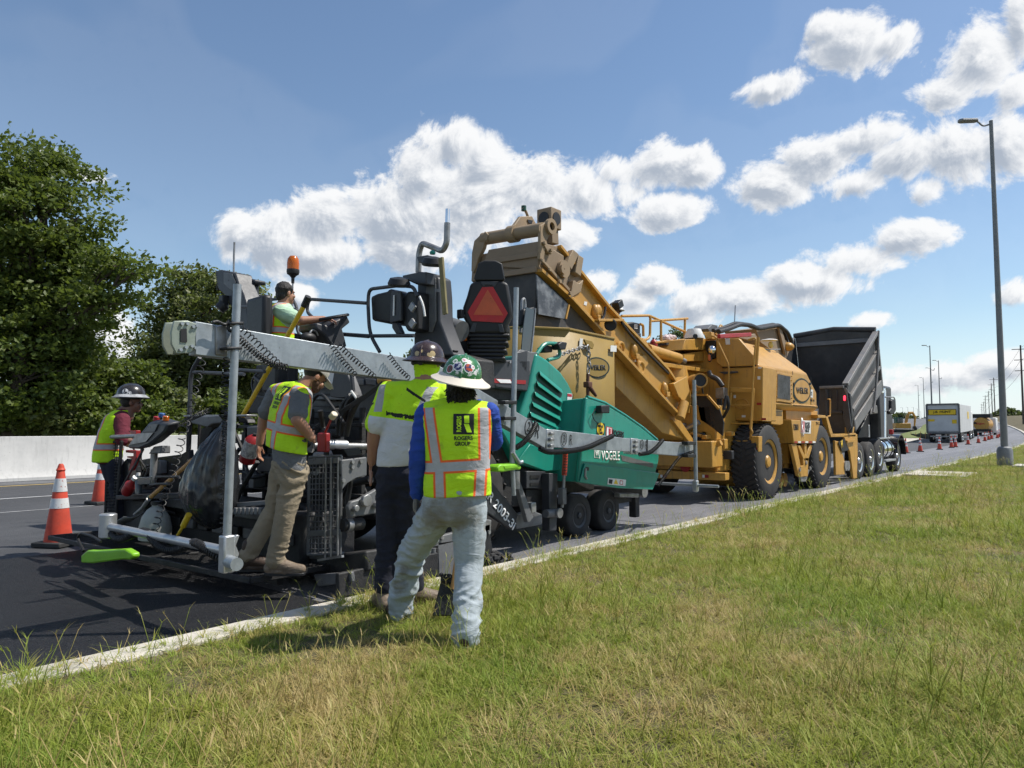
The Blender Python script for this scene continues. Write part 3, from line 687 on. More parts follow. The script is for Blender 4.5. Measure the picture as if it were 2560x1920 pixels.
prX('fender_crease', 'D2', [(330, 985), (420, 860), (690, 925), (657, 1050), (540, 1062)], -5.415, .02, green, PV, bev=.012)
prX('warning_sticker', 'D2', [(706, 483), (742, 488), (738, 541), (704, 536)], -5.447, .004, white, PV, bev=0)
prX('warning_mark', 'D2', [(708, 487), (740, 491), (739, 510), (707, 506)], -5.442, .002, inkred, PV, bev=0)
prX('instruction_sticker', 'D2', [(690, 626), (720, 630), (732, 726), (668, 722), (668, 680), (688, 678)], -5.447, .004, white, PV, bev=0)
prX('sticker_print', 'D2', [(688, 690), (718, 692), (718, 700), (700, 700), (699, 714), (686, 714)], -5.442, .002, inkblack, PV, bev=0)
# hopper
hop = prX('hopper_wing', 'D2', [(850, 512), (980, 555), (1130, 648), (1260, 738), (1368, 830), (1390, 900), (1384, 985), (1332, 1198), (1080, 1186), (790, 1142)], -5.1, -.07, green, PV, bev=.02)
G().tube(qs('D2', [(850, 512), (980, 555), (1130, 648), (1260, 738), (1368, 830)], X=-5.12), .026, 8).ob('wing_rim', green, hop)
prX('wing_lower_fold', 'D2', [(790, 1142), (830, 1000), (1384, 1075), (1332, 1198), (1080, 1186)], -5.09, .018, green, hop, bev=.012)
pa, pb = q('D2', 850, 515, X=-5.12), q('D2', 795, 1140, X=-5.12)
G().prism([pa, pb, pb + Vector((-.55, -.12, .0)), pa + Vector((-.55, -.12, -.05))], (0, .06, 0)).ob('hopper_rear_wall', green, PV, bev=.015)
G().prism([Vector((-5.2, 9.45, .58)), Vector((-5.2, 9.55, 1.1)), Vector((-8.2, 9.55, 1.1)), Vector((-8.2, 9.45, .58))], (0, .06, 0)).ob('hopper_apron', tar, PV, bev=.02)
G().prism([Vector((-8.3, 7.5, .78)), Vector((-8.3, 7.6, 1.84)), Vector((-8.3, 9.6, 1.1)), Vector((-8.3, 9.4, .6))], (.07, 0, 0)).ob('hopper_wing', green, PV, bev=.02)
def decal(name, c, pts, X, mat, parent): return prX(name, c, pts, X, .003, mat, parent, bev=0)
decal('grey_stripe', 'D2', [(1100, 940), (1342, 1002), (1342, 1036), (1112, 984)], -5.098, midgrey, hop)
DY, DZ = Vector((0, 1, 0)), Vector((0, 0, 1))
def slope(c, a, b, X): return (q(c, *b, X=X) - q(c, *a, X=X)).normalized()
dirw = Vector((0, 1, -.04)).normalized(); upw = Vector((0, .04, 1)).normalized()
text('VÖGELE', q('D2', 1028, 938, X=-5.094), dirw, upw, .46, .155, inkwhite, hop, bold=.02)
decal('logo_square', 'D2', [(905, 898), (950, 905), (947, 966), (905, 960)], -5.098, inkwhite, hop)
decal('logo_field', 'D2', [(911, 905), (945, 910), (942, 960), (911, 954)], -5.0945, green, hop)
text('W', q('D2', 927, 932, X=-5.089), dirw, upw, .085, .085, inkwhite, hop, bold=.02)
decal('black_decal', 'D2', [(926, 700), (984, 708), (978, 800), (922, 795)], -5.098, inkblack, hop)
G().lathe([(.005, 0), (.085, 0), (.085, .003), (.005, .003)], q('D2', 952, 748, X=-5.0945), (1, 0, 0), 20).ob('decal_disc', inkyellow, hop)
text('TEC', q('D2', 952, 752, X=-5.089), dirw, upw, .11, .12, inkblack, hop, bold=.04)
decal('logo_panel', 'D2', [(992, 728), (1038, 738), (1036, 800), (990, 796)], -5.098, inkred, hop)
decal('logo_panel_field', 'D2', [(998, 735), (1032, 743), (1030, 800), (996, 796)], -5.0945, inkwhite, hop)
decal('logo_bar', 'D2', [(1012, 742), (1028, 746), (1026, 798), (1012, 796)], -5.0915, inkred, hop)
text('ROGERS', q('D2', 1083, 782, X=-5.094), Vector((0, 1, -.13)).normalized(), Vector((0, .13, 1)).normalized(), .30, .085, inkblack, hop, bold=.03)
text('GROUP', q('D2', 1075, 815, X=-5.094), Vector((0, 1, -.13)).normalized(), Vector((0, .13, 1)).normalized(), .26, .085, inkblack, hop, bold=.03)
decal('safety_sticker', 'D2', [(1008, 1110), (1140, 1124), (1135, 1172), (1002, 1158)], -5.068, white, hop)
decal('hand_pictogram', 'D2', [(1016, 1120), (1042, 1124), (1036, 1156), (1012, 1150)], -5.0645, inkblack, hop)
decal('warning_triangle', 'D2', [(1066, 1118), (1082, 1158), (1050, 1153)], -5.0645, inkyellow, hop)
decal('ban_pictogram', 'D2', [(1095, 1128), (1118, 1131), (1116, 1162), (1093, 1158)], -5.0645, inkred, hop)
decal('ban_pictogram_field', 'D2', [(1099, 1134), (1114, 1136), (1112, 1157), (1097, 1154)], -5.062, white, hop)
G().tube(qs('D2', [(842, 1040), (838, 1095), (850, 1118)], X=-5.06), .014, 8).ob('wing_latch', steel, hop)
prX('latch_plate', 'D2', [(832, 1025), (860, 1030), (858, 1060), (830, 1055)], -5.09, .02, black, hop)
prX('hopper_light', 'D2', [(915, 575), (978, 572), (978, 632), (915, 632)], -5.09, .09, black, hop, bev=.012)
G().tube(qs('D2', [(915, 600), (890, 640), (905, 680), (925, 700)], X=-5.06), .006, 6).ob('light_cable', black, hop)
# teal lamp bracket
rail('lamp_bracket', qs('D2', [(478, 195), (535, 112), (640, 116), (655, 212), (560, 238)], X=-5.5), .026, green, PV, .12)
prX('bracket_lamp', 'D2', [(640, 118), (668, 100), (708, 108), (695, 160), (650, 160)], -5.42, -.12, black, PV, bev=.012)
prX('bracket_camera', 'D2', [(532, 145), (565, 128), (602, 135), (598, 180), (545, 182)], -5.52, -.12, black, PV, bev=.015)
# measuring post and supports
G().cyl(q('D2', 694, 885, X=-5.2), q('D2', 683, 1092, X=-5.2), .033, n=14).ob('marker_post', orange, PV)
g = G()
for k in range(9):
    p = q('D2', 693.5 - k * 1.15, 905 + k * 21, X=-5.2); g.box(p + Vector((.022, -.018, 0)), (.03, .04, .008))
g.ob('marker_ticks', inkblack, PV)['kind'] = 'stuff'
G().cyl(q('D2', 683, 1085, X=-5.2), q('D2', 668, 1330, X=-5.2), .02, n=12).ob('marker_rod', steel, PV)
G().box(q('D2', 668, 1245, X=-5.2), (.08, .08, .2)).ob('rod_clamp', midgrey, PV, bev=.008)
prX('support_leg', 'D2', [(572, 1075), (636, 1078), (628, 1500), (575, 1505)], -5.28, -.12, dark, PV, bev=.01)
prX('step_panel', 'D2', [(405, 1060), (545, 1062), (535, 1190), (402, 1190)], -5.4, -.1, dark, PV, bev=.01)
for k in range(2): prX('step_slot', 'D2', [(430, 1090 + k * 55), (500, 1090 + k * 55), (498, 1112 + k * 55), (430, 1114 + k * 55)], -5.396, .006, black, PV, bev=0)
prX('lower_step_box', 'D2', [(402, 1195), (540, 1195), (540, 1340), (405, 1360)], -5.45, -.3, tar, PV, bev=.01)
arm = prX('tow_arm', 'D2', [(-140, 925), (-95, 865), (165, 1158), (345, 1385), (303, 1498), (60, 1330)], -5.16, -.07, dark, PV, bev=.01)
ad = slope('D2', (140, 1180), (330, 1420), -5.16); au = Vector((0, -ad.z, ad.y))
text('SUPER 2003-3i', q('D2', 168, 1287, X=-5.152), ad, au, .92, .105, inkwhite, arm, bold=.02)
prX('arm_foot', 'D2', [(330, 1390), (450, 1352), (520, 1380), (520, 1455), (330, 1490)], -5.2, -.1, midgrey, PV, bev=.01)
prX('strut', 'D2', [(325, 1125), (352, 1120), (455, 1405), (430, 1440), (412, 1440)], -5.06, -.06, midgrey, PV, bev=.008)
G().cyl(q('D2', 325, 1060, X=-5.03), q('D2', 325, 1190, X=-5.03), .045, n=16).ob('strut_cylinder', steel, PV)
G().cyl(q('D2', 545, 1375, X=-5.25), q('D2', 645, 1370, X=-5.25), .05, n=16).ob('pivot_pin', midgrey, PV)
g = G().lathe([(.01, 0), (.06, 0), (.06, .03), (.01, .03)], q('D2', 640, 1370, X=-5.2), (1, 0, 0), 18).ob('pivot_cap', steel, PV)
G().box(q('D2', 437, 1330, X=-5.1), (.09, .09, .12)).ob('strut_clamp', steel, PV, bev=.01)
# wheels
for Y in (8.06, 8.80):
    wheel(PV, (-5.58, Y, .285), (1, 0, 0), .285, .27, .15, dark, bolts=8, deep=.03)
    wheel(PV, (-7.82, Y, .285), (-1, 0, 0), .285, .27, .15, dark, bolts=0, deep=.03)
wheel(PV, (-5.70, 5.92, .67), (1, 0, 0), .66, .42, .34, dark, treads=26, bolts=10, deep=.08)
wheel(PV, (-7.70, 5.92, .67), (-1, 0, 0), .66, .42, .34, dark, treads=0, bolts=0, deep=.08)
G().box((-6.7, 8.45, .33), (1.8, 1.1, .14)).ob('bogie_frame', tar, PV, bev=.02)
G().bar(q('D2', 1075, 1238, X=-5.35), q('D2', 1215, 1240, X=-5.35), .1, .06).ob('push_bracket', steel, PV, bev=.01)
G().cyl((-5.35, 9.65, .50), (-8.05, 9.65, .50), .09, n=20).ob('push_roller', steel, PV)
G().bar((-5.5, 9.0, .42), (-5.5, 9.62, .42), .1, .12).ob('push_arm', tar, PV, bev=.01)
G().box((-5.45, 9.5, .30), (.12, .12, .34)).ob('push_foot', tar, PV, bev=.015)
# upper railings
YR = 5.3
rails = [qs('C3', [(1720, 990), (1640, 865), (1425, 660), (1445, 545), (1980, 582)], Y=YR), qs('C3', [(1640, 862), (2000, 890)], Y=YR),
         qs('C4', [(330, 1260), (245, 1110), (232, 860), (240, 740), (500, 708), (610, 720), (640, 800)], Y=YR), qs('C4', [(0, 1110), (245, 1128), (612, 1125)], Y=YR),
         qs('C3', [(815, 615), (1340, 640), (1335, 700)], Y=YR), qs('C3', [(890, 850), (960, 722), (1190, 730), (1245, 890)], Y=YR - .1),
         qs('C3', [(935, 740), (1040, 555), (1290, 530), (1345, 640), (1330, 830), (1400, 930)], Y=YR + .15), qs('C3', [(1390, 840), (1470, 740)], Y=YR + .4)]
for p in rails: rail('guard_rail', p, .021, dark, PV, .14)
# left console with ribbed edge
con = prY('side_console', 'C3', [(580, 285), (630, 272), (765, 300), (795, 400), (840, 500), (870, 600), (890, 800), (880, 860), (760, 850), (740, 640), (680, 520), (610, 455), (598, 400)], 5.6, .28, dark, PV, bev=.02)
prY('console_face', 'C3', [(665, 300), (745, 312), (775, 390), (770, 480), (700, 440), (665, 400)], 5.595, -.012, midgrey, con, bev=.006)
for k in range(9): prY('console_rib', 'C3', [(588, 305 + k * 18), (606, 303 + k * 18), (606, 311 + k * 18), (588, 313 + k * 18)], 5.6, .26, black, con, bev=.003)
prY('console_arm', 'C3', [(785, 375), (850, 345), (945, 365), (940, 400), (880, 405), (880, 520), (850, 560), (820, 480)], 5.85, .2, dark, PV, bev=.02)
G().lathe([(.02, 0), (.075, .0), (.09, .10), (.05, .15), (.02, .16)], q('C3', 618, 640, Y=5.5), (.3, .6, .75), 20).ob('work_lamp', black, PV)
G().box(q('C3', 660, 560, Y=5.55), (.12, .1, .16)).ob('lamp_arm', black, PV, bev=.01)
G().box(q('C3', 965, 545, Y=5.9), (.16, .1, .14)).ob('console_switch_box', black, PV, bev=.015)
rail('antenna_mast', qs('C3', [(760, 20), (755, 150), (752, 420)], Y=6.0), .016, steel, PV, 0)
prY('console_leg', 'C3', [(840, 560), (900, 640), (960, 760), (1030, 900), (840, 900), (830, 700)], 5.7, .2, dark, PV, bev=.02)
# beacon
pb = q('C3', 1290, 700, Y=5.35); pt = q('C3', 1298, 385, Y=5.35)
bc = thing('beacon_lamp', 'amber rotating beacon on a thin grey pole above the paver', 'beacon', pb)
G().tube([pb, pt], .011, 10).ob('pole', steel, bc)
zt = pt.z
G().lathe([(.02, -.02), (.022, .05), (.045, .08), (.075, .10), (.082, .13), (.08, .16), (.005, .16)], pt, (0, 0, 1), 20).ob('base', black, bc)
G().lathe([(.076, .16), (.078, .24), (.07, .30), (.045, .335), (.005, .345)], pt, (0, 0, 1), 20).ob('amber_dome', amber, bc)
# steering console and wheel
prX('steering_console', 'C3', [(1515, 760), (1640, 790), (1700, 735), (1800, 695), (1830, 760), (1755, 820), (1770, 860), (1800, 985), (1660, 985), (1600, 880), (1515, 820)], -6.85, -.35, dark, PV, bev=.02)
cw = q('C3', 1650, 715, X=-6.95); ring = []
for k in range(25):
    a = 2 * PI * k / 24; ring.append(cw + Vector((math.cos(a) * .2, math.sin(a) * .19, -math.sin(a) * -.05)))
G().tube(ring, .018, 8).ob('steering_wheel', black, PV)
G().tube(fillet(qs('C3', [(1450, 870), (1470, 830), (1510, 835), (1530, 880)], X=-6.9), .05), .012, 8).ob('lever', steel, PV)
G().ell(q('C3', 1440, 900, X=-6.9), (.07, .1, .06)).ob('hose_roll', black, PV)
# centre column with display box, lamps and exhaust
prY('mast_column', 'C4', [(640, 590), (718, 600), (735, 605), (810, 640), (822, 800), (826, 1000), (905, 1210), (940, 1290), (720, 1290), (610, 1220), (612, 1100), (640, 1080)], 5.55, .22, dark, PV, bev=.02)
prY('column_face', 'C4', [(722, 620), (800, 650), (805, 1000), (770, 1100), (715, 1090)], 5.545, -.015, midgrey, PV, bev=.01)
prY('display_box', 'C4', [(250, 800), (300, 775), (385, 755), (410, 730), (460, 760), (460, 1010), (420, 1030), (260, 1000)], 5.35, .25, black, PV, bev=.03)
prY('display_box_door', 'C4', [(520, 800), (560, 755), (640, 760), (640, 1080), (555, 1090), (525, 1030)], 5.35, .2, black, PV, bev=.025)
prY('door_post', 'C4', [(440, 760), (520, 760), (525, 1000), (430, 1020)], 5.33, -.03, dark, PV, bev=.006)
prY('white_strip', 'C4', [(445, 790), (455, 790), (452, 960), (440, 960)], 5.29, -.006, white, PV, bev=0)
prY('box_bracket', 'C4', [(430, 1020), (470, 1015), (510, 1105), (465, 1115), (430, 1060)], 5.34, .06, dark, PV)
prY('lamp_canopy', 'C4', [(512, 625), (640, 598), (715, 595), (715, 700), (630, 700), (520, 650)], 5.4, .3, dark, PV, bev=.015)
prY('upper_lamp_bracket', 'C4', [(632, 470), (720, 455), (805, 490), (800, 525), (650, 520)], 5.5, .12, dark, PV, bev=.01)
for (x, y, Y_) in ((770, 545, 5.45), (490, 715, 5.25)):
    c0 = q('C4', x, y, Y=Y_); g = G().lathe([(.03, .10), (.10, .085), (.125, .03), (.12, 0), (.005, .0)], c0, (.25, -.2, 1), 22); g.ob('round_work_light', black, PV)
    G().lathe([(.005, -.006), (.105, -.006), (.105, .0), (.005, .0)], c0, (.25, -.2, 1), 22).ob('light_lens', midgrey, PV)
G().lathe([(.005, 0), (.03, 0), (.035, .02), (.02, .04), (.005, .045)], q('C4', 768, 450, Y=5.5), (0, 0, 1), 12).ob('wing_knob', green, PV)
rail('exhaust_pipe', qs('C4', [(650, 600), (655, 440), (680, 355), (850, 425), (885, 360), (890, 190)], Y=5.6), .034, steel, PV, .14, n=14)
rail('pipe_tip', qs('C4', [(889, 200), (893, 75)], Y=5.6), .024, chrome, PV, 0)
G().bar(q('C4', 838, 478, Y=5.4), q('C4', 874, 948, Y=5.4), .06, .03, up=(0, 1, 0)).ob('wooden_grade_stick', pm('weathered_wood', (.22, .19, .09), .8, 0, (.14, .12, .06), 9, .7), PV, bev=.004)
G().bar(q('C4', 800, 748, Y=5.5), q('C4', 855, 752, Y=5.45), .03, .03).ob('stick_clip', steel, PV)
rail('strap', qs('C4', [(660, 800), (690, 870), (705, 965)], Y=5.3), .012, white, PV, .05)
for y in (890, 1025): G().box(q('C4', 600, y, Y=5.3), (.09, .03, .09), Matrix.Rotation(.78, 3, 'Y')).ob('star_knob', steel, PV, bev=.01)
G().cyl(q('C4', 880, 1050, Y=5.9), q('C4', 1010, 1090, Y=5.9), .12, n=22).ob('air_filter', midgrey, PV)
prY('side_machinery', 'C4', [(820, 1000), (960, 1010), (1060, 1080), (1060, 1300), (900, 1290), (830, 1100)], 6.1, .4, black, PV, bev=.03)
G().bar(q('C4', 1020, 1075, Y=6.0), q('C4', 1035, 1170, Y=6.0), .05, .05).ob('orange_hammer', amber, PV, bev=.015)
prY('rear_cross_panel', 'C4', [(700, 1180), (940, 1270), (1130, 1320), (1140, 1560), (880, 1500), (640, 1420), (620, 1250)], 5.75, .3, tar, PV, bev=.02)
prY('small_lamp_body', 'C4', [(850, 1250), (900, 1235), (990, 1250), (960, 1300), (880, 1300)], 5.65, -.08, black, PV, bev=.012)
# right seat facing along the line of sight
SL = q('C4', 1215, 1330, Y=6.15); Fs = Vector((-math.sin(TH - .03), math.cos(TH - .03), 0)); Rs = Vector((Fs.y, -Fs.x, 0))
def seatpt(x, y, dep=0.0):
    d = (SL.x * -math.sin(TH) + SL.y * math.cos(TH)); u, v = pix('C4', x, y); p = at(u, v, d); return p + Fs * dep
seat = thing('operator_seat', 'black operator seat with a red and orange triangle on its back', 'seat', SL)
G().prism([seatpt(*p) for p in [(1150, 520), (1200, 500), (1290, 500), (1345, 525), (1368, 650), (1355, 668), (1120, 668), (1110, 650)]], Fs * .11).ob('headrest', black, seat, bev=.03, seg=3)
bk = G().prism([seatpt(*p) for p in [(1080, 690), (1130, 668), (1350, 668), (1395, 690), (1420, 850), (1432, 960), (1390, 1040), (1385, 1110), (1070, 1110), (1060, 1040), (1025, 980), (1018, 890), (1050, 800)]], Fs * .15).ob('backrest', black, seat, bev=.035, seg=3)
tri = [(1180, 725), (1270, 722), (1392, 940), (1350, 1018), (1095, 1005), (1060, 930)]
def shrink(pts, k):
    cx = sum(p[0] for p in pts) / len(pts); cy = sum(p[1] for p in pts) / len(pts); return [(cx + (x - cx) * k, cy + (y - cy) * k) for x, y in pts]
em = thing('slow_vehicle_triangle', 'scratched red bordered orange triangle on the back of the black seat', 'sign', seatpt(1225, 900, -.01))
G().prism([seatpt(*p, dep=-.014) for p in tri], Fs * .006).ob('red_border', pm('red_reflective', (.52, .02, .02), .4, 0, (.4, .02, .02), 9, .6), em)
G().prism([seatpt(*p, dep=-.019) for p in shrink([(1225, 735), (1365, 965), (1100, 958)], .93)], Fs * .004).ob('orange_centre', pm('scuffed_orange', (.62, .12, .045), .55, 0, (.5, .10, .04), 8, .8, spots=(34, .68, (.06, .02, .01))), em)
for pts in ([(1160, 675), (1310, 678), (1280, 725), (1255, 705), (1205, 705), (1190, 722)], [(1070, 1095), (1105, 1018), (1135, 1020), (1120, 1098)], [(1310, 1030), (1345, 1030), (1365, 1100), (1325, 1100)]):
    G().prism([seatpt(*p, dep=-.012) for p in pts], Fs * .015).ob('seat_bracket', dark, seat, bev=.004)
for k in range(7):
    y = 1105 + k * 32; w = (0 if k % 2 else 16)
    G().prism([seatpt(1072 - w, y), seatpt(1392 + w - k * 6, y), seatpt(1392 + w - k * 6, y + 34), seatpt(1072 - w, y + 34)], Fs * .34).ob('bellows_fold', black, seat, bev=.02)
G().prism([seatpt(*p, dep=.12) for p in [(1060, 1000), (1400, 1000), (1400, 1110), (1060, 1110)]], Fs * .42).ob('seat_cushion', black, seat, bev=.04)
G().box(seatpt(1000, 945), (.07, .06, .1)).ob('armrest_switch', black, seat, bev=.01)
rail('armrest', [seatpt(980, 1020), seatpt(985, 960), seatpt(1040, 960)], .012, dark, seat, .04)
# windscreen and hand rail to the right of the seat
prX('side_windscreen', 'C4', [(1545, 890), (1622, 912), (1600, 1120), (1565, 1450), (1505, 1250), (1520, 1080)], -5.5, -.012, glass, PV, bev=0)
rail('windscreen_edge', qs('C4', [(1620, 900), (1600, 1120), (1563, 1450)], X=-5.5), .014, steel, PV, 0)
prX('windscreen_bracket', 'C4', [(1465, 1265), (1560, 1245), (1550, 1440), (1470, 1330)], -5.47, -.05, dark, PV, bev=.01)
rail('entry_handle', qs('C4', [(1500, 1100), (1510, 830), (1530, 815), (1536, 870), (1530, 1000)], X=-5.7), .018, steel, PV, .05)
prX('side_mirror_back', 'C4', [(1525, 905), (1620, 885), (1615, 930), (1540, 1060), (1508, 1040)], -5.55, -.08, black, PV, bev=.02)
prX('support_bracket', 'C4', [(1470, 1265), (1500, 1240), (1590, 1260), (1640, 1265), (1600, 1420), (1575, 1600), (1570, 1420)], -5.48, -.1, midgrey, PV, bev=.01)
# hoses and auger drive behind the screed
for pts, r_ in (([(935, 285), (890, 330), (850, 480), (845, 560)], .036), ([(905, 290), (850, 350), (825, 470), (820, 555)], .03), ([(960, 300), (900, 420), (870, 560)], .03)):
    rail('hydraulic_hose', qs('C5', pts, Y=4.3), r_, black, PV, .15)
rail('hose_collar', qs('C5', [(905, 262), (940, 310)], Y=4.27), .012, white, PV, 0)
prY('hose_bracket', 'C5', [(760, 300), (790, 120), (870, 130), (920, 260), (930, 300), (820, 310)], 4.4, .1, dark, PV, bev=.01)
rail('upright', qs('C5', [(905, 130), (918, 270)], Y=4.35), .022, dark, PV, 0)
G().ell(q('C5', 1125, 190, Y=4.6), (.07, .07, .06)).ob('yellow_valve', yellow, PV)
for i in range(4):
    g = G(); g.tube(qs('C5', [(660, 500 + i * 14), (790, 420 + i * 8), (1000, 280 + i * 10), (1110, 200 + i * 8)], Y=4.15 + .03 * i), .008, 6); g.ob('control_cable', black, PV)
# screed
screed = G().box((-7.3, 4.22, .38), (3.2, .62, .58)).ob('screed_body', tar, PV, bev=.03)
G().box((-7.4, 3.86, .62), (3.0, .08, .10)).ob('screed_top_rail', midgrey, screed, bev=.01)
G().prism([Vector((-4.98, 3.75, .05)), Vector((-4.98, 4.9, .05)), Vector((-4.98, 4.9, .27)), Vector((-4.98, 3.75, .25))], (.05, 0, 0)).ob('end_gate', tar, screed, bev=.01)
for k in range(10): G().box((-5.9 - .3 * k, 3.88, .42), (.2, .05, .10)).ob('screed_heater_box', black if k % 2 else midgrey, screed, bev=.01)
G().box((-8.42, 3.85, .45), (.3, .5, .6)).ob('extension_box', tar, screed, bev=.02)
G().prism(qs('C5', [(120, 1010), (380, 990), (380, 1020), (120, 1040)], Y=3.5), (0, .25, 0)).ob('screed_step_tread', midgrey, screed, bev=.006)
for k in range(8):
    p = q('C5', 130 + k * 28, 1062, Y=3.5); G().box(p, (.045, .1, .06)).ob('step_tooth', midgrey, screed, bev=.006)
# walkway grating at the back
zz = .205; NR = q('P', 626, 1452, Z=zz); NL = q('P', 123, 1344, Z=zz); dw = Vector((0, .86, 0)); FR, FL = NR + dw, NL + dw
wk = G()
for (a, b) in ((NL, NR), (FL, FR), (NL, FL), (NR, FR)): wk.bar(a, b, .03, .05)
for k in range(1, 5): wk.bar(NL.lerp(NR, k / 5), FL.lerp(FR, k / 5), .025, .045)
walk = wk.ob('walkway_frame', tar, screed, bev=.006)
g = G()
n = 76
for k in range(n):
    s_ = k / (n - 1); g.bar(NL.lerp(NR, s_) + Vector((0, 0, .012)), FL.lerp(FR, s_) + Vector((0, 0, .012)), .009, .014)
for k in range(20):
    s_ = k / 19; g.bar(NL.lerp(FL, s_) + Vector((0, 0, .008)), NR.lerp(FR, s_) + Vector((0, 0, .008)), .008, .012)
g.ob('walkway_grating', tar, screed)['kind'] = 'stuff'
G().box((-7.35, 3.7, .12), (3.3, .06, .12)).ob('walkway_bracket', tar, screed)
# mesh guards
def mesh_guard(name, c, pts, Y, nx, nz, mat, fr=.014):
    P4 = qs(c, pts, Y=Y); g = G()
    for i in range(4): g.tube([P4[i], P4[(i + 1) % 4]], fr, 8)
    fo = g.ob(name, mat, screed); g = G()
    for k in range(1, nx):
        s = k / nx; g.tube([P4[0].lerp(P4[1], s), P4[3].lerp(P4[2], s)], .005, 5)
    for k in range(1, nz):
        s = k / nz; g.tube([P4[0].lerp(P4[3], s), P4[1].lerp(P4[2], s)], .005, 5)
    g.ob('guard_mesh', mat, fo)['kind'] = 'stuff'; return fo
mesh_guard('mesh_guard', 'C5', [(625, 705), (838, 697), (830, 1352), (615, 1355)], 3.95, 9, 18, midgrey)
for x, yb in ((735, 1385), (772, 1380), (818, 1372)): rail('guard_rod', qs('C5', [(x, 705), (x - 4, yb)], Y=3.9), .009, steel, screed, 0)
for y in (735, 1215): prY('guard_strap', 'C5', [(628, y - 20), (835, y - 30), (835, y + 8), (628, y + 22)], 3.92, -.012, midgrey, screed)
G().bar(q('C5', 685, 1392, Y=3.88), q('C5', 848, 1366, Y=3.88), .025, .02).ob('guard_foot', steel, screed)
prY('guard_panel', 'C5', [(610, 1340), (830, 1340), (830, 1380), (615, 1385)], 4.0, .05, midgrey, screed)
prY('screed_side_block', 'C5', [(610, 1380), (1000, 1330), (1010, 1470), (640, 1520), (610, 1500)], 4.02, .3, tar, screed, bev=.02)
prY('auger_plate', 'C5', [(650, 1490), (900, 1470), (910, 1540), (680, 1570)], 3.85, .04, midgrey, screed, bev=.01)
prX('side_arm_bracket', 'C5', [(840, 722), (1010, 702), (1010, 828), (940, 845), (880, 880), (842, 930)], -5.12, -.04, midgrey, PV, bev=.01)
prX('levelling_arm', 'C5', [(885, 1040), (905, 1000), (960, 985), (1075, 915), (1130, 955), (1130, 1070), (990, 1095), (895, 1110)], -5.06, -.05, midgrey, PV, bev=.012)
for (x, y, r_) in ((995, 992, .055), (925, 1045, .03), (1062, 1022, .03)):
    p = q('C5', x, y, X=-5.05); G().cyl(p, p + Vector((.04, 0, 0)), r_, n=8).ob('arm_bolt', steel, PV, bev=.006)
for (x, y) in ((912, 735), (912, 770), (968, 730), (850, 860)):
    p = q('C5', x, y, X=-5.115); G().cyl(p, p + Vector((.015, 0, 0)), .018, n=6).ob('bracket_bolt', steel, PV)
G().cyl(q('C5', 840, 1160, X=-5.15), q('C5', 975, 1148, X=-5.15), .055, n=16).ob('tilt_cylinder', tar, PV)
G().cyl(q('C5', 870, 1158, X=-5.14), q('C5', 900, 1155, X=-5.14), .06, n=16).ob('cylinder_band', steel, PV)
G().cyl(q('C5', 655, 627, Y=3.95), q('C5', 1010, 632, Y=4.45), .032, n=16).ob('crown_rod', steel, PV)
G().cyl(q('C5', 745, 620, Y=4.0), q('C5', 870, 622, Y=4.2), .045, n=16).ob('crown_sleeve', alu, PV)
G().box(q('C5', 720, 605, Y=3.9), (.13, .05, .17)).ob('red_clamp', red, PV, bev=.012)
rail('red_lever', qs('C5', [(720, 560), (775, 440)], Y=3.9), .011, red, PV, 0)
G().cyl(q('C5', 772, 440, Y=3.9), q('C5', 795, 412, Y=3.9), .032, n=14).ob('lever_knob', pm('cream_plastic', (.62, .55, .42), .5, 0, amt=.3), PV, bev=.008)
prX('battery_box', 'C5', [(850, 648), (960, 640), (982, 690), (880, 705)], -5.3, -.2, black, PV, bev=.01)
# grey end gate frame behind the front worker
EG = -5.0
for nm, pts, m_ in (('gate_post', [(368, 1075), (412, 1065), (410, 1255), (368, 1262)], midgrey), ('gate_plate', [(458, 1055), (560, 1040), (565, 1225), (462, 1232)], midgrey), ('gate_beam', [(412, 1035), (735, 955), (735, 1010), (412, 1085)], midgrey), ('gate_head', [(690, 930), (742, 935), (738, 1010), (690, 1015)], steel), ('gate_leg', [(685, 1010), (735, 1010), (760, 1180), (690, 1200)], tar)):
    prX(nm, 'C6', pts, EG, -.06, m_, screed, bev=.008)
for x in (432, 448): G().cyl(q('C6', x, 1085, X=-4.97), q('C6', x - 6, 1255, X=-4.97), .02 if x == 448 else .028, n=12).ob('gate_cylinder', tar if x == 448 else midgrey, screed)
for (x, y) in ((475, 1030), (395, 1155), (725, 1000)):
    p = q('C6', x, y, X=EG + .001); G().cyl(p, p + Vector((.02, 0, 0)), .02, n=8).ob('gate_bolt', steel, screed)
g = G(); rr = random.Random(5); c0 = q('C6', 735, 1185, X=-4.85)
for k in range(60): g.ell(c0 + Vector((rr.uniform(-.12, .12), rr.uniform(-.16, .2), rr.uniform(-.06, .04) - c0.z + .12)), [rr.uniform(.02, .05)] * 3, n=6, m=4)
g.ob('asphalt_crumbs', tar, screed)['kind'] = 'stuff'
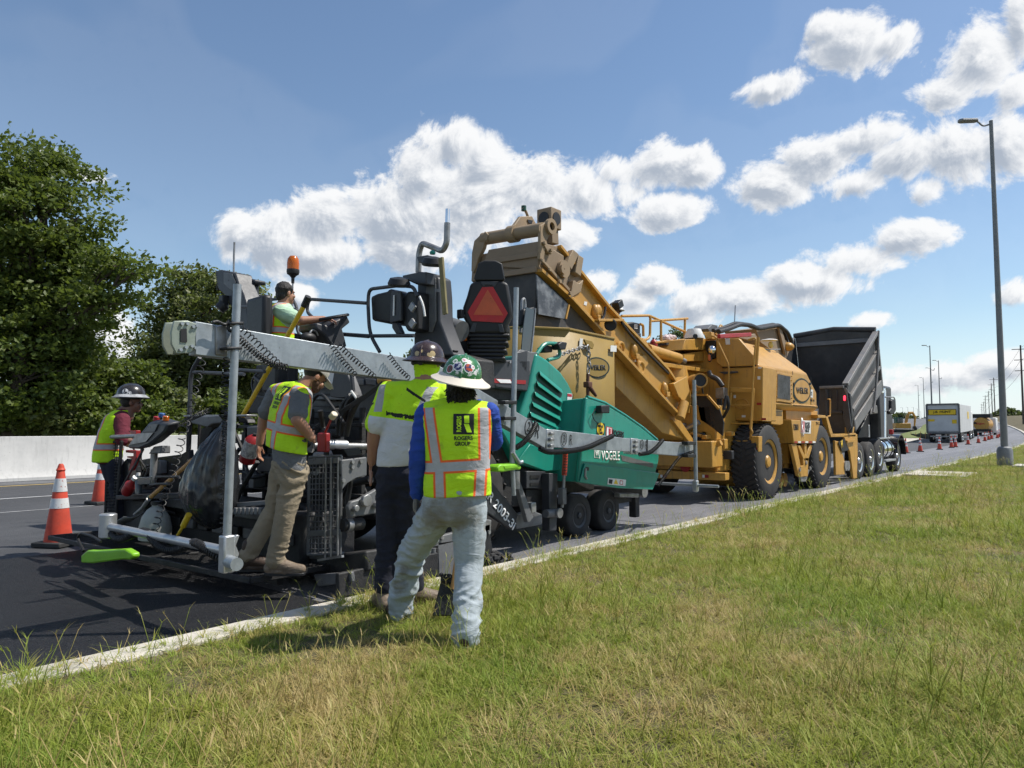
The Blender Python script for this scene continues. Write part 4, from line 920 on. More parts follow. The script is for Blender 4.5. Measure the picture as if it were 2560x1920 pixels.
# left end of the screed: guard, screed operator panel and odds and ends
mesh_guard('mesh_guard', 'E2', [(120, 355), (270, 350), (200, 1175), (95, 1180)], 3.45, 7, 26, tar, .016)
prY('end_frame', 'E2', [(195, 880), (215, 720), (280, 560), (320, 520), (330, 900), (290, 1020), (200, 1180)], 3.55, .1, tar, screed, bev=.01)
prY('tool_shelf', 'E2', [(200, 905), (860, 890), (860, 940), (210, 955)], 3.4, .3, tar, screed, bev=.01)
prY('kick_panel', 'E2', [(200, 960), (500, 950), (490, 1370), (170, 1340), (190, 1190)], 3.55, .15, tar, screed, bev=.02)
prY('top_bracket', 'E2', [(958, 92), (1345, 78), (1345, 150), (1200, 165), (1150, 200), (962, 150)], 3.7, .12, midgrey, screed, bev=.01)
G().bar(q('E2', 965, 84, Y=3.72), q('E2', 1620, 78, Y=3.9), .14, .02).ob('top_shelf', steel, screed, bev=.005)
prY('bracket_leg', 'E2', [(1085, 220), (1190, 170), (1230, 180), (1080, 430), (1060, 420)], 3.8, .1, tar, screed, bev=.01)
rail('ladder_rail', qs('C2', [(1325, -20), (1258, 95), (1248, 400), (1238, 690)], Y=3.7), .022, dark, PV, .12)
for a, b, Y_ in (((1280, 92), (1660, 108), 3.7), ((1610, 75), (1815, 88), 3.9)): rail('ladder_bar', qs('C2', [a, b], Y=Y_), .018, dark, PV, 0)
for x in (985, 1080): rail('rear_upright', qs('E2', [(x, 30), (x - 15, 430)], Y=3.85), .016, tar, PV, 0)
prY('rear_dark_panel', 'C3', [(960, 1150), (1250, 1150), (1250, 1600), (880, 1600)], 4.7, .1, tar, PV, bev=.02)
rail('rear_fan_ring', [q('C3', 1030 + 110 * math.cos(a), 1330 + 120 * math.sin(a), Y=4.66) for a in np.linspace(0, 2 * PI, 25)], .012, dark, PV, 0)
for k in range(5): rail('fan_blade', [q('C3', 1030, 1330, Y=4.66), q('C3', 1030 + 105 * math.cos(k * 1.257), 1330 + 115 * math.sin(k * 1.257), Y=4.66)], .02, dark, PV, 0)
op = thing('screed_control_panel', 'grey handheld style control panel with screen and red and amber knobs', 'control panel', q('E2', 600, 800, Y=3.35))
Bp = [(318, 388), (450, 265), (545, 150), (610, 130), (735, 165), (705, 255), (560, 380), (440, 432), (335, 425)]
pnl = G().prism(qs('E2', Bp, Y=3.25), (0, .14, .03)).ob('housing', dark, op, bev=.025)
prY('screen', 'E2', [(560, 170), (650, 165), (610, 245), (505, 245)], 3.243, -.006, midgrey, op, bev=0)
prY('keypad', 'E2', [(430, 265), (600, 255), (520, 350), (345, 385)], 3.243, -.006, steel, op, bev=0)
for x, y, m_ in ((625, 110, red), (680, 75, pm('blue_plastic', (.03, .10, .28), .4, 0, amt=.3)), (722, 105, amber)): G().cyl(q('E2', x, y + 25, Y=3.3), q('E2', x + 5, y - 22, Y=3.3), .03, n=14).ob('knob', m_, op, bev=.006)
G().cyl(q('E2', 590, 800, Y=3.4), q('E2', 605, 430, Y=3.4), .035, n=14).ob('post', steel, op)
prY('bracket', 'E2', [(595, 400), (670, 390), (670, 470), (540, 475)], 3.35, .1, midgrey, op, bev=.01)
prY('red_bracket', 'E2', [(305, 435), (415, 440), (415, 520), (360, 650), (335, 645), (375, 525), (320, 515), (318, 500), (385, 498), (385, 470), (305, 462)], 3.5, .05, red, screed, bev=.006)
G().cyl(q('E2', 160, 300, Y=3.4), q('E2', 420, 290, Y=3.4), .022, n=12).ob('guard_crossrod', steel, screed)
prY('red_clamp', 'E2', [(320, 235), (415, 232), (412, 295), (370, 320), (360, 262)], 3.42, .05, red, screed, bev=.006)
G().prism([q('E2', *p, Y=3.3) for p in [(425, 720), (565, 712), (560, 790), (432, 795)]], (0, .02, 0)).ob('small_mirror', glass, screed, bev=.004)
rail('dark_rod', qs('E2', [(490, 430), (250, 860)], Y=3.35), .012, dark, screed, 0)
for pts in ([(620, 715), (860, 712), (870, 740)], [(560, 800), (680, 785), (760, 790)]): rail('tool_hoop', qs('E2', pts, Y=3.3), .012, black, screed, .05)
can = thing('plastic_jug', 'pale grey plastic jug standing on the walkway under the shovel', 'jug', q('E2', 610, 1370, Y=3.3))
def lumpy(rings, n=24): 
    g = G(); g.loft([[c + Vector((rx * math.cos(2 * PI * k / n), ry * math.sin(2 * PI * k / n), 0)) for k in range(n)] for c, rx, ry in rings]); return g
p0 = q('E2', 610, 1375, Y=3.32); p1 = q('E2', 625, 1020, Y=3.32)
lumpy([(p0.lerp(p1, s), w, w * .8) for s, w in ((0, .15), (.05, .18), (.4, .18), (.7, .15), (.9, .10), (1.0, .05), (1.04, .045))]).ob('body', pm('cloudy_plastic', (.30, .30, .27), .5, 0, (.2, .2, .18), 6, .6), can)
lumpy([(p1 + Vector((0, 0, .015)), .05, .05), (p1 + Vector((0, 0, .05)), .05, .05)]).ob('cap', black, can)
bt = thing('red_bottle', 'red plastic bottle lying on the screed shelf', 'bottle', q('E2', 340, 880, Y=3.35))
pa, pb2 = q('E2', 315, 880, Y=3.35), q('E2', 395, 740, Y=3.35)
G().tube([pa, pa.lerp(pb2, .1), pa.lerp(pb2, .6), pa.lerp(pb2, .8), pb2], [.05, .06, .06, .03, .025], 14).ob('body', red, bt)
G().tube([pb2, pb2 + (pb2 - pa).normalized() * .04], .027, 12).ob('cap', white, bt)
bt2 = thing('water_bottle', 'clear water bottle with pale cap beside the red bottle', 'bottle', q('E2', 440, 890, Y=3.38))
pa, pb2 = q('E2', 440, 890, Y=3.38), q('E2', 440, 700, Y=3.38)
G().tube([pa, pa.lerp(pb2, .7), pa.lerp(pb2, .9), pb2], [.035, .035, .016, .015], 14).ob('body', glass, bt2)
G().tube([pb2, pb2 + Vector((0, 0, .03))], .018, 12).ob('cap', white, bt2)
# shovel in the rack
sh = thing('shovel', 'round nosed shovel with wooden handle and green collar hung on the screed', 'shovel', q('E2', 560, 930, Y=3.3))
pts = qs('E2', [(1090, 185), (560, 930)], Y=3.3)
G().tube([pts[0] + Vector((0, .3, 0)), pts[1]], .022, 12).ob('handle', wood, sh)
G().tube(qs('E2', [(565, 920), (545, 950)], Y=3.3), .027, 12).ob('collar', inkgreen, sh)
pp = qs('E2', [(548, 945), (480, 1040), (395, 1105), (330, 1150)], Y=3.28)
G().tube(pp[:3], [.022, .02, .012], 10).ob('socket', steel, sh)
d_ = (pp[3] - pp[2]).normalized(); s_ = Vector((.3, .9, .2)).normalized()
G().loft([[pp[2] + d_ * l + s_ * w * j + Vector((0, 0, -.03 * (1 - j * j))) for j in (-1, -.5, 0, .5, 1)] for l, w in ((-.02, .10), (.12, .115), (.22, .09), (.28, .03))], cap=False, closed=False).ob('blade', steel, sh).modifiers.new('s', 'SOLIDIFY').thickness = .004
br = thing('hand_brush', 'short brush with yellow and black handle standing on the walkway', 'brush', q('E2', 820, 1400, Y=3.2))
G().tube(qs('E2', [(965, 1105), (905, 1225)], Y=3.2), .028, 12).ob('grip', yel, br)
G().tube(qs('E2', [(905, 1225), (840, 1330)], Y=3.2), .014, 10).ob('handle', yel, br)
G().tube(qs('E2', [(850, 1325), (820, 1400)], Y=3.2), [.03, .05], 12).ob('bristles', tar, br)
# long yellow tool leaning across the platform
yt = thing('asphalt_lute', 'long yellow handled lute with black grip leaning across the paver', 'tool', q('C3', 830, 1625, Y=4.0))
pt0, pt1 = q('C3', 1400, 610, Y=4.0), q('C3', 835, 1625, Y=4.0)
G().tube([pt0, pt1], .024, 12).ob('handle', yel, yt)
G().tube(qs('C3', [(1440, 520), (1398, 612)], Y=4.0), .03, 12).ob('grip', black, yt)
G().prism(qs('C3', [(790, 1610), (870, 1650), (880, 1690), (800, 1680)], Y=4.0), (0, .1, 0)).ob('head', black, yt, bev=.01)
# fire extinguisher
fe = thing('fire_extinguisher', 'red and white fire extinguisher strapped to the rear of the paver', 'extinguisher', q('C5', 205, 735, Y=3.9))
pa, pb2 = q('C5', 203, 735, Y=3.9), q('C5', 258, 560, Y=3.9); L = lambda s: pa.lerp(pb2, s)
G().tube([pa, L(.03), L(.25)], [.07, .078, .078], 18).ob('base_shell', red, fe)
G().tube([L(.25), L(.8)], .0785, 18).ob('label_band', pm('extinguisher_label', (.62, .60, .56), .5, 0, (.1, .09, .09), 40, .8), fe)
G().tube([L(.8), L(.92), L(1)], [.078, .06, .03], 18).ob('top_shell', red, fe)
G().tube([L(1), L(1.08)], .02, 10).ob('valve', black, fe)
# rubbish bag
bg = thing('rubbish_bag', 'shiny black rubbish bag tied to the back of the paver', 'bag', q('E2', 1200, 1240, Y=3.35))
g = G(); n = 72; rings = []
prof = [(1335, 120, 8), (1325, 165, 20), (1300, 240, 75), (1270, 340, 160), (1240, 460, 235), (1215, 600, 290), (1195, 740, 320), (1190, 880, 325), (1195, 1000, 305), (1200, 1110, 260), (1205, 1190, 190), (1210, 1240, 90), (1212, 1255, 10)]
for i, (x, y, w) in enumerate(prof):
    c0 = q('E2', x, y, Y=3.42); s_ = w / 4.1475 * 6.6 / F; ring = []
    for k in range(n):
        a = 2 * PI * k / n
        fold = 1 + .085 * math.sin(a * 15 + 2 * mnoise.noise((math.cos(a) * 2, math.sin(a) * 2, i * .1))) * max(0, 1 - i / 9) + .16 * mnoise.noise((math.cos(a) * 1.7, math.sin(a) * 1.7, i * .35)) + .05 * mnoise.noise((math.cos(a) * 6, math.sin(a) * 6, i * .8))
        ring.append(c0 + Vector((math.cos(a) * s_ * fold * 1.15, math.sin(a) * s_ * fold * .75, .02 * mnoise.noise((a, i, 3)))))
    rings.append(ring)
g.loft(rings); o = g.ob('bag_body', bag, bg, ang=180); m = o.modifiers.new('sub', 'SUBSURF'); m.levels = 1; m.render_levels = 2
tx = bpy.data.textures.new('crinkle', 'CLOUDS'); tx.noise_scale = .09; tx.noise_depth = 3
m = o.modifiers.new('crinkle', 'DISPLACE'); m.texture = tx; m.strength = .035; m.texture_coords = 'LOCAL'
G().tube(qs('E2', [(1338, 70), (1335, 130)], Y=3.42), [.06, .018], 10).ob('bag_neck', bag, bg)
# hopper insert belongs to the paver hopper
hi = thing('hopper_insert', 'tall dull yellow hopper insert with oval emblem standing in the paver hopper', 'hopper', (-6.6, 8.4, .9))
zt, zb = 2.80, 1.0
ring = lambda z: [Vector((-5.68, 9.35, z)), Vector((-5.60, 8.05, z)), Vector((-6.0, 7.45, z)), Vector((-7.5, 7.45, z)), Vector((-7.85, 8.05, z)), Vector((-7.75, 9.35, z))]
m_ins = pm('insert_yellow', (.27, .175, .035), .55, 0, (.21, .135, .03), 1.6, .6, .05, 30, dust=.15)
insr = G().loft([ring(zb), ring(zt)], cap=False).ob('shell', m_ins, hi); insr.modifiers.new('s', 'SOLIDIFY').thickness = .02
pr = ring(zt); G().tube([*pr, pr[0]], .018, 6).ob('rim', m_ins, hi)
def oval(name, c, X, pts, mat, parent, k=1.0, lift=0.0):
    return G().prism([q(c, x, y, X=X) + Vector((lift, 0, 0)) for x, y in pts], (.003, 0, 0)).ob(name, mat, parent)
def emblem(c, cx, cy, rx, ry, X, parent, body, field, skew=0.0):
    """lens-shaped ring emblem with dark lettering"""
    def lens(s):
        out = []
        for k in range(48):
            a = 2 * PI * k / 48; w = abs(math.cos(a)) ** .0
            x = math.cos(a); y = math.sin(a)
            out.append((cx + rx * s * math.copysign(abs(x) ** 1.12, x), cy + ry * s * math.copysign(abs(y) ** .92, y) + skew * rx * s * x))
        return out
    oval('emblem_ring', c, X, lens(1.0), inkgreen, parent, lift=.001)
    oval('emblem_inner_ring', c, X, lens(.955), inkblack, parent, lift=.005)
    oval('emblem_field', c, X, lens(.86), field, parent, lift=.009)
    a, b = q(c, cx - rx * .68, cy - skew * rx * .68, X=X), q(c, cx + rx * .68, cy + skew * rx * .68, X=X); t_, b_ = q(c, cx, cy - ry * .25, X=X), q(c, cx, cy + ry * .25, X=X)
    xd = (b - a).normalized(); up = (t_ - b_) - xd * (t_ - b_).dot(xd)
    text(body, q(c, cx, cy, X=X) + Vector((.0155, 0, 0)), xd, up, (b - a).length, (t_ - b_).length, inkblack, parent, bold=.035)
emblem('D1', 1255, 1545, 122, 97, -5.64, hi, 'WEILER', m_ins, .02)
prX('data_plate', 'D1', [(1385, 1340), (1440, 1343), (1438, 1400), (1383, 1397)], -5.645, .008, white, hi, bev=0)
prX('white_tag', 'D1', [(1103, 1275), (1130, 1278), (1122, 1357), (1095, 1352)], -5.60, .008, white, hi, bev=0)
prX('hook_plate', 'D1', [(1130, 1283), (1200, 1300), (1222, 1335), (1210, 1375), (1165, 1360), (1140, 1310)], -5.60, .03, m_ins, hi, bev=.006)
# chains
def chain(name, label, pts, r, parent=None):
    P_ = [Vector(p) for p in pts]; g = G(); L_ = sum((P_[i + 1] - P_[i]).length for i in range(len(P_) - 1)); n = max(3, int(L_ / (r * 4.2))); fr = frames(fillet(P_, .1)); 
    cum = [0]
    for i in range(1, len(fr)): cum.append(cum[-1] + (fr[i][0] - fr[i - 1][0]).length)
    for k in range(n):
        l = cum[-1] * (k + .5) / n; j = max(i for i in range(len(cum) - 1) if cum[i] <= l); p, t, N, B = fr[j]; p = p.lerp(fr[j + 1][0], (l - cum[j]) / max(1e-6, cum[j + 1] - cum[j])); S_ = N if k % 2 else B
        ring = [p + t * (math.sin(a) * r * 2.9) + S_ * (math.cos(a) * r * 1.6) for a in np.linspace(0, 2 * PI, 13)]
        g.tube(ring, r * .6, 5, cap=False)
    return tag(g.ob(name, steel), label, 'chain')
chain('lifting_chain', 'steel chain sloping from the teal lamp bracket up to the insert', qs('D1', [(870, 1445), (1000, 1400), (1165, 1348)], X=-5.55), .014)
chain('hanging_chain', 'steel chain hanging in front of the oval emblem', qs('D1', [(1180, 1345), (1185, 1440), (1190, 1530), (1178, 1600)], X=-5.5), .018)
bd = thing('chain_binder', 'rusty brown lever chain binder hanging below the chain', 'binder', q('D2', 858, 500, X=-5.45))
rust = pm('rusty_brown', (.09, .035, .025), .7, 0, (.14, .06, .03), 12, .7)
G().tube(qs('D2', [(858, 340), (857, 410), (858, 505)], X=-5.45), .024, 10).ob('hook_body', rust, bd)
G().tube(qs('D2', [(862, 425), (890, 465), (918, 502)], X=-5.43), [.03, .03, .02], 10).ob('lever', rust, bd)
G().box(q('D2', 858, 420, X=-5.45), (.09, .1, .08)).ob('pivot', rust, bd, bev=.01)
rail('hanging_hook', qs('D2', [(850, 505), (858, 540), (872, 520)], X=-5.3), .014, rust, bd, .03)

# ================================================================== averaging beam
bm_ = thing('averaging_beam', 'long galvanised averaging beam with upright tubes along the paver side', 'beam', (-4.85, 5.9, .5))
BX = -4.85
def beamseg(name, T0, B0, T1, B1, mat=galv):
    p = [q(*T0, X=BX), q(*T1, X=BX), q(*B1, X=BX), q(*B0, X=BX)]
    return G().prism(p, (-.10, 0, 0)).ob(name, mat, bm_, bev=.006)
sA = q('C3', 400, 748, X=BX); sB = q('C3', 400, 1058, X=BX)
K = q('C3', 2180, 1060, X=BX); K2 = q('C3', 2180, 1275, X=BX)
ext = lambda a, b, Y: a + (b - a) * ((Y - a.y) / (b.y - a.y))
A1t, A1b = ext(q('C3', 824, 835, X=BX), K, 4.72), ext(q('C3', 824, 1105, X=BX), K2, 4.66)
G().prism([sA, A1t, A1b, sB], (-.10, 0, 0)).ob('rear_section', galv, bm_, bev=.006)
B1t, B1b = q('D2', 555, 755, X=BX), q('D2', 540, 890, X=BX)
G().prism([A1t + Vector((.004, .02, 0)), B1t + Vector((.004, 0, 0)), B1b + Vector((.004, 0, 0)), A1b + Vector((.004, .02, 0))], (-.10, 0, 0)).ob('dropped_section', galv, bm_, bev=.006)
beamseg('middle_section', ('D2', 600, 752), ('D2', 600, 885), ('D2', 1190, 822), ('D2', 1185, 918))
beamseg('front_section', ('D2', 1215, 824), ('D2', 1212, 922), ('D2', 1595, 852), ('D2', 1592, 952))
# end plate with slots
pe = qs('C3', [(205, 745), (330, 742), (420, 775), (400, 900), (400, 1010), (340, 1045), (225, 1048), (180, 960), (178, 850)], X=BX + .02)
zinc = pm('green_zinc', (.27, .30, .25), .45, .4, (.19, .22, .17), 8, .7)
G().prism(pe, (-.022, 0, 0)).ob('end_plate', zinc, bm_, bev=.005)
G().prism([p + Vector((-.125, 0, 0)) for p in pe], (-.018, 0, 0)).ob('end_plate', zinc, bm_, bev=.005)
prX('end_plate_slot', 'C3', [(265, 820), (318, 815), (322, 945), (262, 940)], BX + .024, .004, inkblack, bm_, bev=0)
for (x, y) in ((270, 772), (320, 772), (375, 800), (408, 792), (258, 1012), (308, 990), (362, 980), (395, 995)):
    p = q('C3', x, y, X=BX + .02); G().cyl(p, p + Vector((.018, 0, 0)), .012, n=6).ob('plate_bolt', galv, bm_)
def joint(x, yt, yb):
    P_ = [q('D2', x - 28, yt, X=BX + .012), q('D2', x + 28, yt + 6, X=BX + .012), q('D2', x + 24, yb, X=BX + .012), q('D2', x - 30, yb - 6, X=BX + .012)]
    o = G().prism(P_, (-.125, 0, 0)).ob('hinge_plate', alu, bm_, bev=.008)
    for dy in (.2, .5, .8):
        p = P_[0].lerp(P_[3], dy).lerp(P_[1].lerp(P_[2], dy), .5); G().box(p + Vector((.02, 0, 0)), (.03, .07, .035)).ob('latch', steel, bm_, bev=.006)
joint(582, 748, 905); joint(1208, 815, 938)
prX('black_band', 'D2', [(1293, 825), (1302, 826), (1300, 922), (1291, 921)], BX + .002, .004, inkblack, bm_, bev=0)
for (x, y, b_) in ((705, 825, '3R'), (1272, 865, '4R'), (450, 745, '2R')):
    d_ = slope('D2', (x, y), (x + 40, y + (6 if x > 500 else 21)), BX); u_ = Vector((0, -d_.z, d_.y))
    c_ = q('D2', x, y, X=BX + .009); sz = .11 if x > 500 else .13
    if x > 1200: sz = .09
    a_ = c_ - d_ * sz * .55; text(b_[0], a_, d_, u_, sz * .4, sz * .8, inkblack, bm_, name='chalked_number', thick=0)
    text(b_[1], c_ + d_ * sz * .75, d_, u_, sz * .55, sz * 1.1, inkblack, bm_, name='chalked_letter', thick=0)
    G().tube([a_ + d_ * math.cos(t_) * sz * .48 + u_ * math.sin(t_) * sz * .7 for t_ in np.linspace(0, 2 * PI, 21)], .004, 5).ob('chalked_ring', inkblack, bm_)
def pole(top, bot, X, r, name='upright_tube'): return G().tube([q(*top, X=X), q(*bot, X=X)], r, 18).ob(name, galv, bm_)
PX = -4.76
pole(('C1', 1876, 478), ('C2', 1525, 1480), PX, .0285)
pole(('C4', 1462, 728), ('D2', 298, 1000), PX, .0285)
pole(('D2', 1645, 385), ('D2', 1660, 1215), PX, .0285)
def clampbar(c, x0, x1, y): G().prism(qs(c, [(x0, y - 12), (x1, y - 12), (x1, y + 14), (x0, y + 14)], X=PX + .035), (-.1, 0, 0)).ob('strap_clamp', black, bm_, bev=.006)
for (x0, x1, y) in ((730, 850, 765), (690, 835, 995)): clampbar('C3', x0, x1, y)
for (x0, x1, y) in ((245, 335, 550), (245, 330, 668), (1598, 1662, 852), (1600, 1662, 945)): clampbar('D2', x0, x1, y)
prX('bracket_block', 'D2', [(205, 545), (275, 535), (275, 690), (200, 680)], BX - .01, -.08, galv, bm_, bev=.01)
prX('end_bracket', 'D2', [(1580, 845), (1640, 850), (1640, 960), (1580, 952)], BX + .02, -.12, alu, bm_, bev=.01)
prX('rear_bracket', 'C3', [(590, 790), (700, 770), (700, 1075), (590, 1060)], BX + .015, -.13, steel, bm_, bev=.01)
# foot castings and cross tubes
f1 = q('C2', 1530, 1440, X=PX)
G().box(f1 + Vector((0, 0, -.02)), (.085, .085, .26)).ob('foot_casting', alu, bm_, bev=.012)
G().prism(qs('C2', [(1575, 1360), (1605, 1318), (1628, 1322), (1600, 1400), (1625, 1460), (1600, 1540), (1575, 1545)], X=PX + .02), (-.03, 0, 0)).ob('clamp_lever', alu, bm_, bev=.006)
G().cyl(f1 + Vector((.03, 0, -.07)), f1 + Vector((.17, -.02, -.07)), .045, n=18).ob('tube_socket', galv, bm_)
xe = q('C2', 640, 1350, Y=f1.y)
G().tube([f1 + Vector((0, 0, .0)), Vector((xe.x, f1.y, f1.z))], .033, 18).ob('cross_tube', alu, bm_)
ec = Vector((xe.x - .03, f1.y, f1.z))
G().cyl(ec + Vector((0, 0, -.1)), ec + Vector((0, 0, .11)), .07, n=20).ob('tube_cap', alu, bm_, bev=.012)
def lime_sensor(lab, c, x0, x1, y0, y1, plane, dep):
    t = thing('ultrasonic_sensor', lab, 'sensor', q(c, (x0 + x1) / 2, y1, **plane)); w = x1 - x0; h = y1 - y0
    pts = [(x0, y0 + h * .45), (x0 + w * .12, y0 + h * .1), (x0 + w * .25, y0 + h * .12), (x0 + w * .85, y0), (x1, y0 + h * .3), (x1, y0 + h * .62), (x0 + w * .95, y0 + h * .75), (x0 + w * .82, y0 + h * .72), (x0 + w * .22, y1), (x0, y0 + h * .95)]
    v = Vector((0, dep, 0)) if 'Y' in plane else Vector((dep, 0, 0))
    G().prism(qs(c, pts, **plane), v).ob('housing', lime, t, bev=.014)
    G().prism(qs(c, [(x0 + w * .25, y0 + h * .3), (x0 + w * .8, y0 + h * .18), (x0 + w * .85, y0 + h * .45), (x0 + w * .3, y0 + h * .65)], **plane), -v * .04).ob('ridge', lime, t, bev=.006)
    return t
lime_sensor('lime green sensor bar under the end of the low cross tube', 'C2', 428, 812, 1425, 1535, {'Y': f1.y + .02}, .07)
s2 = lime_sensor('lime green sensor box at the foot of the middle upright tube', 'D2', 190, 366, 1003, 1068, {'X': -4.72}, -.14)
G().cyl(q('D2', 298, 995, X=-4.76), q('D2', 310, 1240, X=-4.76), .024, n=14).ob('sensor_stem', galv, bm_)
p3 = q('D2', 1657, 1180, X=PX); G().tube([p3 + Vector((-.95, 0, .03)), p3 + Vector((.36, 0, .03))], .022, 12).ob('front_cross_tube', galv, bm_)
G().box(p3 + Vector((0, 0, .02)), (.075, .075, .16)).ob('front_foot_casting', alu, bm_, bev=.01)
rail('grey_arm', qs('D2', [(300, 920), (350, 1000), (372, 990)], X=-4.72), .02, galv, bm_, .03)
# coil cords
def cord(label, pts, R=.020, r=.0042, pitch=.024, fil=.15):
    return tag(G().coil(fillet(pts, fil), R, r, pitch).ob('coil_cord', black, ang=60), label, 'cable', 'coiled sensor cables')
cord('black coil cord running down beside the rear upright tube to the foot', qs('C2', [(1530, -20), (1510, 200), (1518, 600), (1508, 1000), (1505, 1430)], X=-4.80), .022, .0042, .034)
cord('stretched coil cord hanging from the beam end down to the jug', qs('C2', [(1345, 5), (1300, 180), (1255, 370), (1180, 640), (1120, 870), (1040, 1080), (975, 1340)], Y=3.0), .030, .0042, .062)
cord('black coil cord sagging from the rear clamp under the beam', qs('C3', [(760, 870), (860, 960), (1000, 1080), (1130, 1160), (1250, 1175)], X=-4.79), .024, .0055, .022)
cord('black coil cord drooping from the rear clamp across the beam face', qs('C3', [(820, 810), (930, 910), (1060, 1040), (1200, 1170)], X=-4.79), .022, .0045, .034)
cord('left of two coil cords crossing the beam above the bearded worker', qs('C3', [(1640, 950), (1740, 1090), (1880, 1250)], X=-4.80), .020, .0045, .028)
cord('right of two coil cords crossing the beam above the bearded worker', qs('C3', [(1710, 960), (1850, 1090), (2050, 1260)], X=-4.80), .022, .0045, .032)
cord('coil cord crossing the beam left of the brown hard hat', qs('C4', [(400, 1280), (480, 1390), (575, 1480)], X=-4.80), .020, .0045, .030)
cord('tight black coil cord over the dropped beam section by the handwriting', qs('D2', [(478, 700), (430, 800), (370, 860), (320, 890)], X=-4.79), .024, .007, .020)
cord('tight black coil cord sagging under the middle beam section', qs('D2', [(500, 890), (560, 920), (700, 915), (850, 890), (1040, 800)], X=-4.79), .026, .007, .020)
cord('tight black coil cord over the front beam section', qs('D2', [(1240, 935), (1320, 925), (1380, 870), (1412, 830)], X=-4.79), .024, .006, .020)
cord('thin twisted cable falling from the beam front to the cross tube', qs('D2', [(1640, 915), (1540, 950), (1450, 1070), (1380, 1165)], X=-4.82), .018, .005, .030)
cord('thick black coil wrapped along the low cross tube', [Vector((x, f1.y + .02 * math.sin(x * 9), f1.z + .05 * math.sin(x * 7) - .035)) for x in np.linspace(xe.x + .05, f1.x - .04, 24)], .026, .009, .024, 0)
cord('thin coil cord trailing to the screed control panel', qs('E2', [(1180, 20), (960, 120), (780, 210), (700, 260)], Y=3.5), .022, .004, .03)
rail('sensor_cable', qs('C2', [(580, 1370), (520, 1330), (430, 1305), (400, 1340), (430, 1400), (450, 1440)], Y=f1.y), .012, black, bm_, .08)
rail('tangled_cable', qs('C3', [(560, 760), (600, 750), (680, 790), (720, 730), (700, 830), (760, 850)], X=-4.78), .012, black, bm_, .06)

# dark clutter packed behind the screed
rc_ = random.Random(21)
for k in range(34):
    x = rc_.uniform(-8.3, -5.35); y = rc_.uniform(3.95, 4.6); z = rc_.uniform(.6, 1.5)
    pts = [Vector((x, y, z))]
    for j in range(3): pts.append(pts[-1] + Vector((rc_.uniform(-.35, .35), rc_.uniform(-.08, .08), rc_.uniform(-.32, .30))))
    rail('hydraulic_hose', pts, rc_.uniform(.012, .026), black if k % 3 else tar, PV, .12, n=7)
for k in range(26):
    c0 = Vector((rc_.uniform(-8.3, -5.4), rc_.uniform(4.3, 4.75), rc_.uniform(.75, 1.6)))
    G().box(c0, (rc_.uniform(.08, .34), rc_.uniform(.06, .2), rc_.uniform(.06, .28))).ob('valve_block', (dark, tar, midgrey, black)[k % 4], PV, bev=.012)
for k in range(9):
    c0 = Vector((rc_.uniform(-8.2, -5.5), 4.35, rc_.uniform(.7, 1.4))); G().cyl(c0, c0 + Vector((rc_.uniform(.15, .4), 0, rc_.uniform(-.05, .05))), rc_.uniform(.03, .06), n=14).ob('hydraulic_cylinder', steel if k % 3 == 0 else tar, PV)
for k in range(5): G().bar((-8.2, 4.45, .78 + .17 * k), (-5.5, 4.45, .80 + .17 * k), .05, .035).ob('cross_member', tar, PV, bev=.006)
for k in range(7): G().bar((-8.1 + .42 * k, 4.5, .6), (-8.1 + .42 * k, 4.5, 1.65), .05, .05, up=(0, 1, 0)).ob('upright_member', tar, PV, bev=.006)
for k in range(14):
    p = Vector((-5.535, 5.15 + .0 * k, .75)); 
    G().box((-5.525, 5.05 + .16 * k, 1.35), (.012, .12, .16)).ob('chassis_access_plate', dark if k % 2 else midgrey, PV, bev=.004)

prY('rear_bulkhead', 'E2', [(330, 560), (560, 520), (880, 480), (960, 430), (1000, 900), (300, 905)], 3.9, .06, tar, screed, bev=.01)
for k in range(12):
    p = q('E2', rc_.uniform(360, 880), rc_.uniform(540, 860), Y=3.8); pts = [p]
    for j in range(3): pts.append(pts[-1] + Vector((rc_.uniform(-.22, .22), rc_.uniform(-.05, .05), rc_.uniform(-.2, .2))))
    rail('hydraulic_hose', pts, rc_.uniform(.010, .02), black if k % 2 else tar, PV, .08, n=7)
for k in range(7): G().box(q('E2', rc_.uniform(380, 860), rc_.uniform(580, 860), Y=3.85), (rc_.uniform(.06, .18), .08, rc_.uniform(.05, .15))).ob('valve_block', (dark, midgrey, tar)[k % 3], PV, bev=.008)

# ================================================================== material transfer vehicle
def mq(pts, **k): return [q(c, x, y, **k) for c, x, y in pts]
def mX(name, pts, X, dx, mat, parent, bev=.01): return G().prism(mq(pts, X=X), (dx, 0, 0)).ob(name, mat, parent, bev=bev)
mtv = thing('transfer_vehicle', 'big yellow material transfer vehicle with raised conveyor feeding the paver', 'transfer vehicle', (-6.7, 15.5, 0))
T = mtv
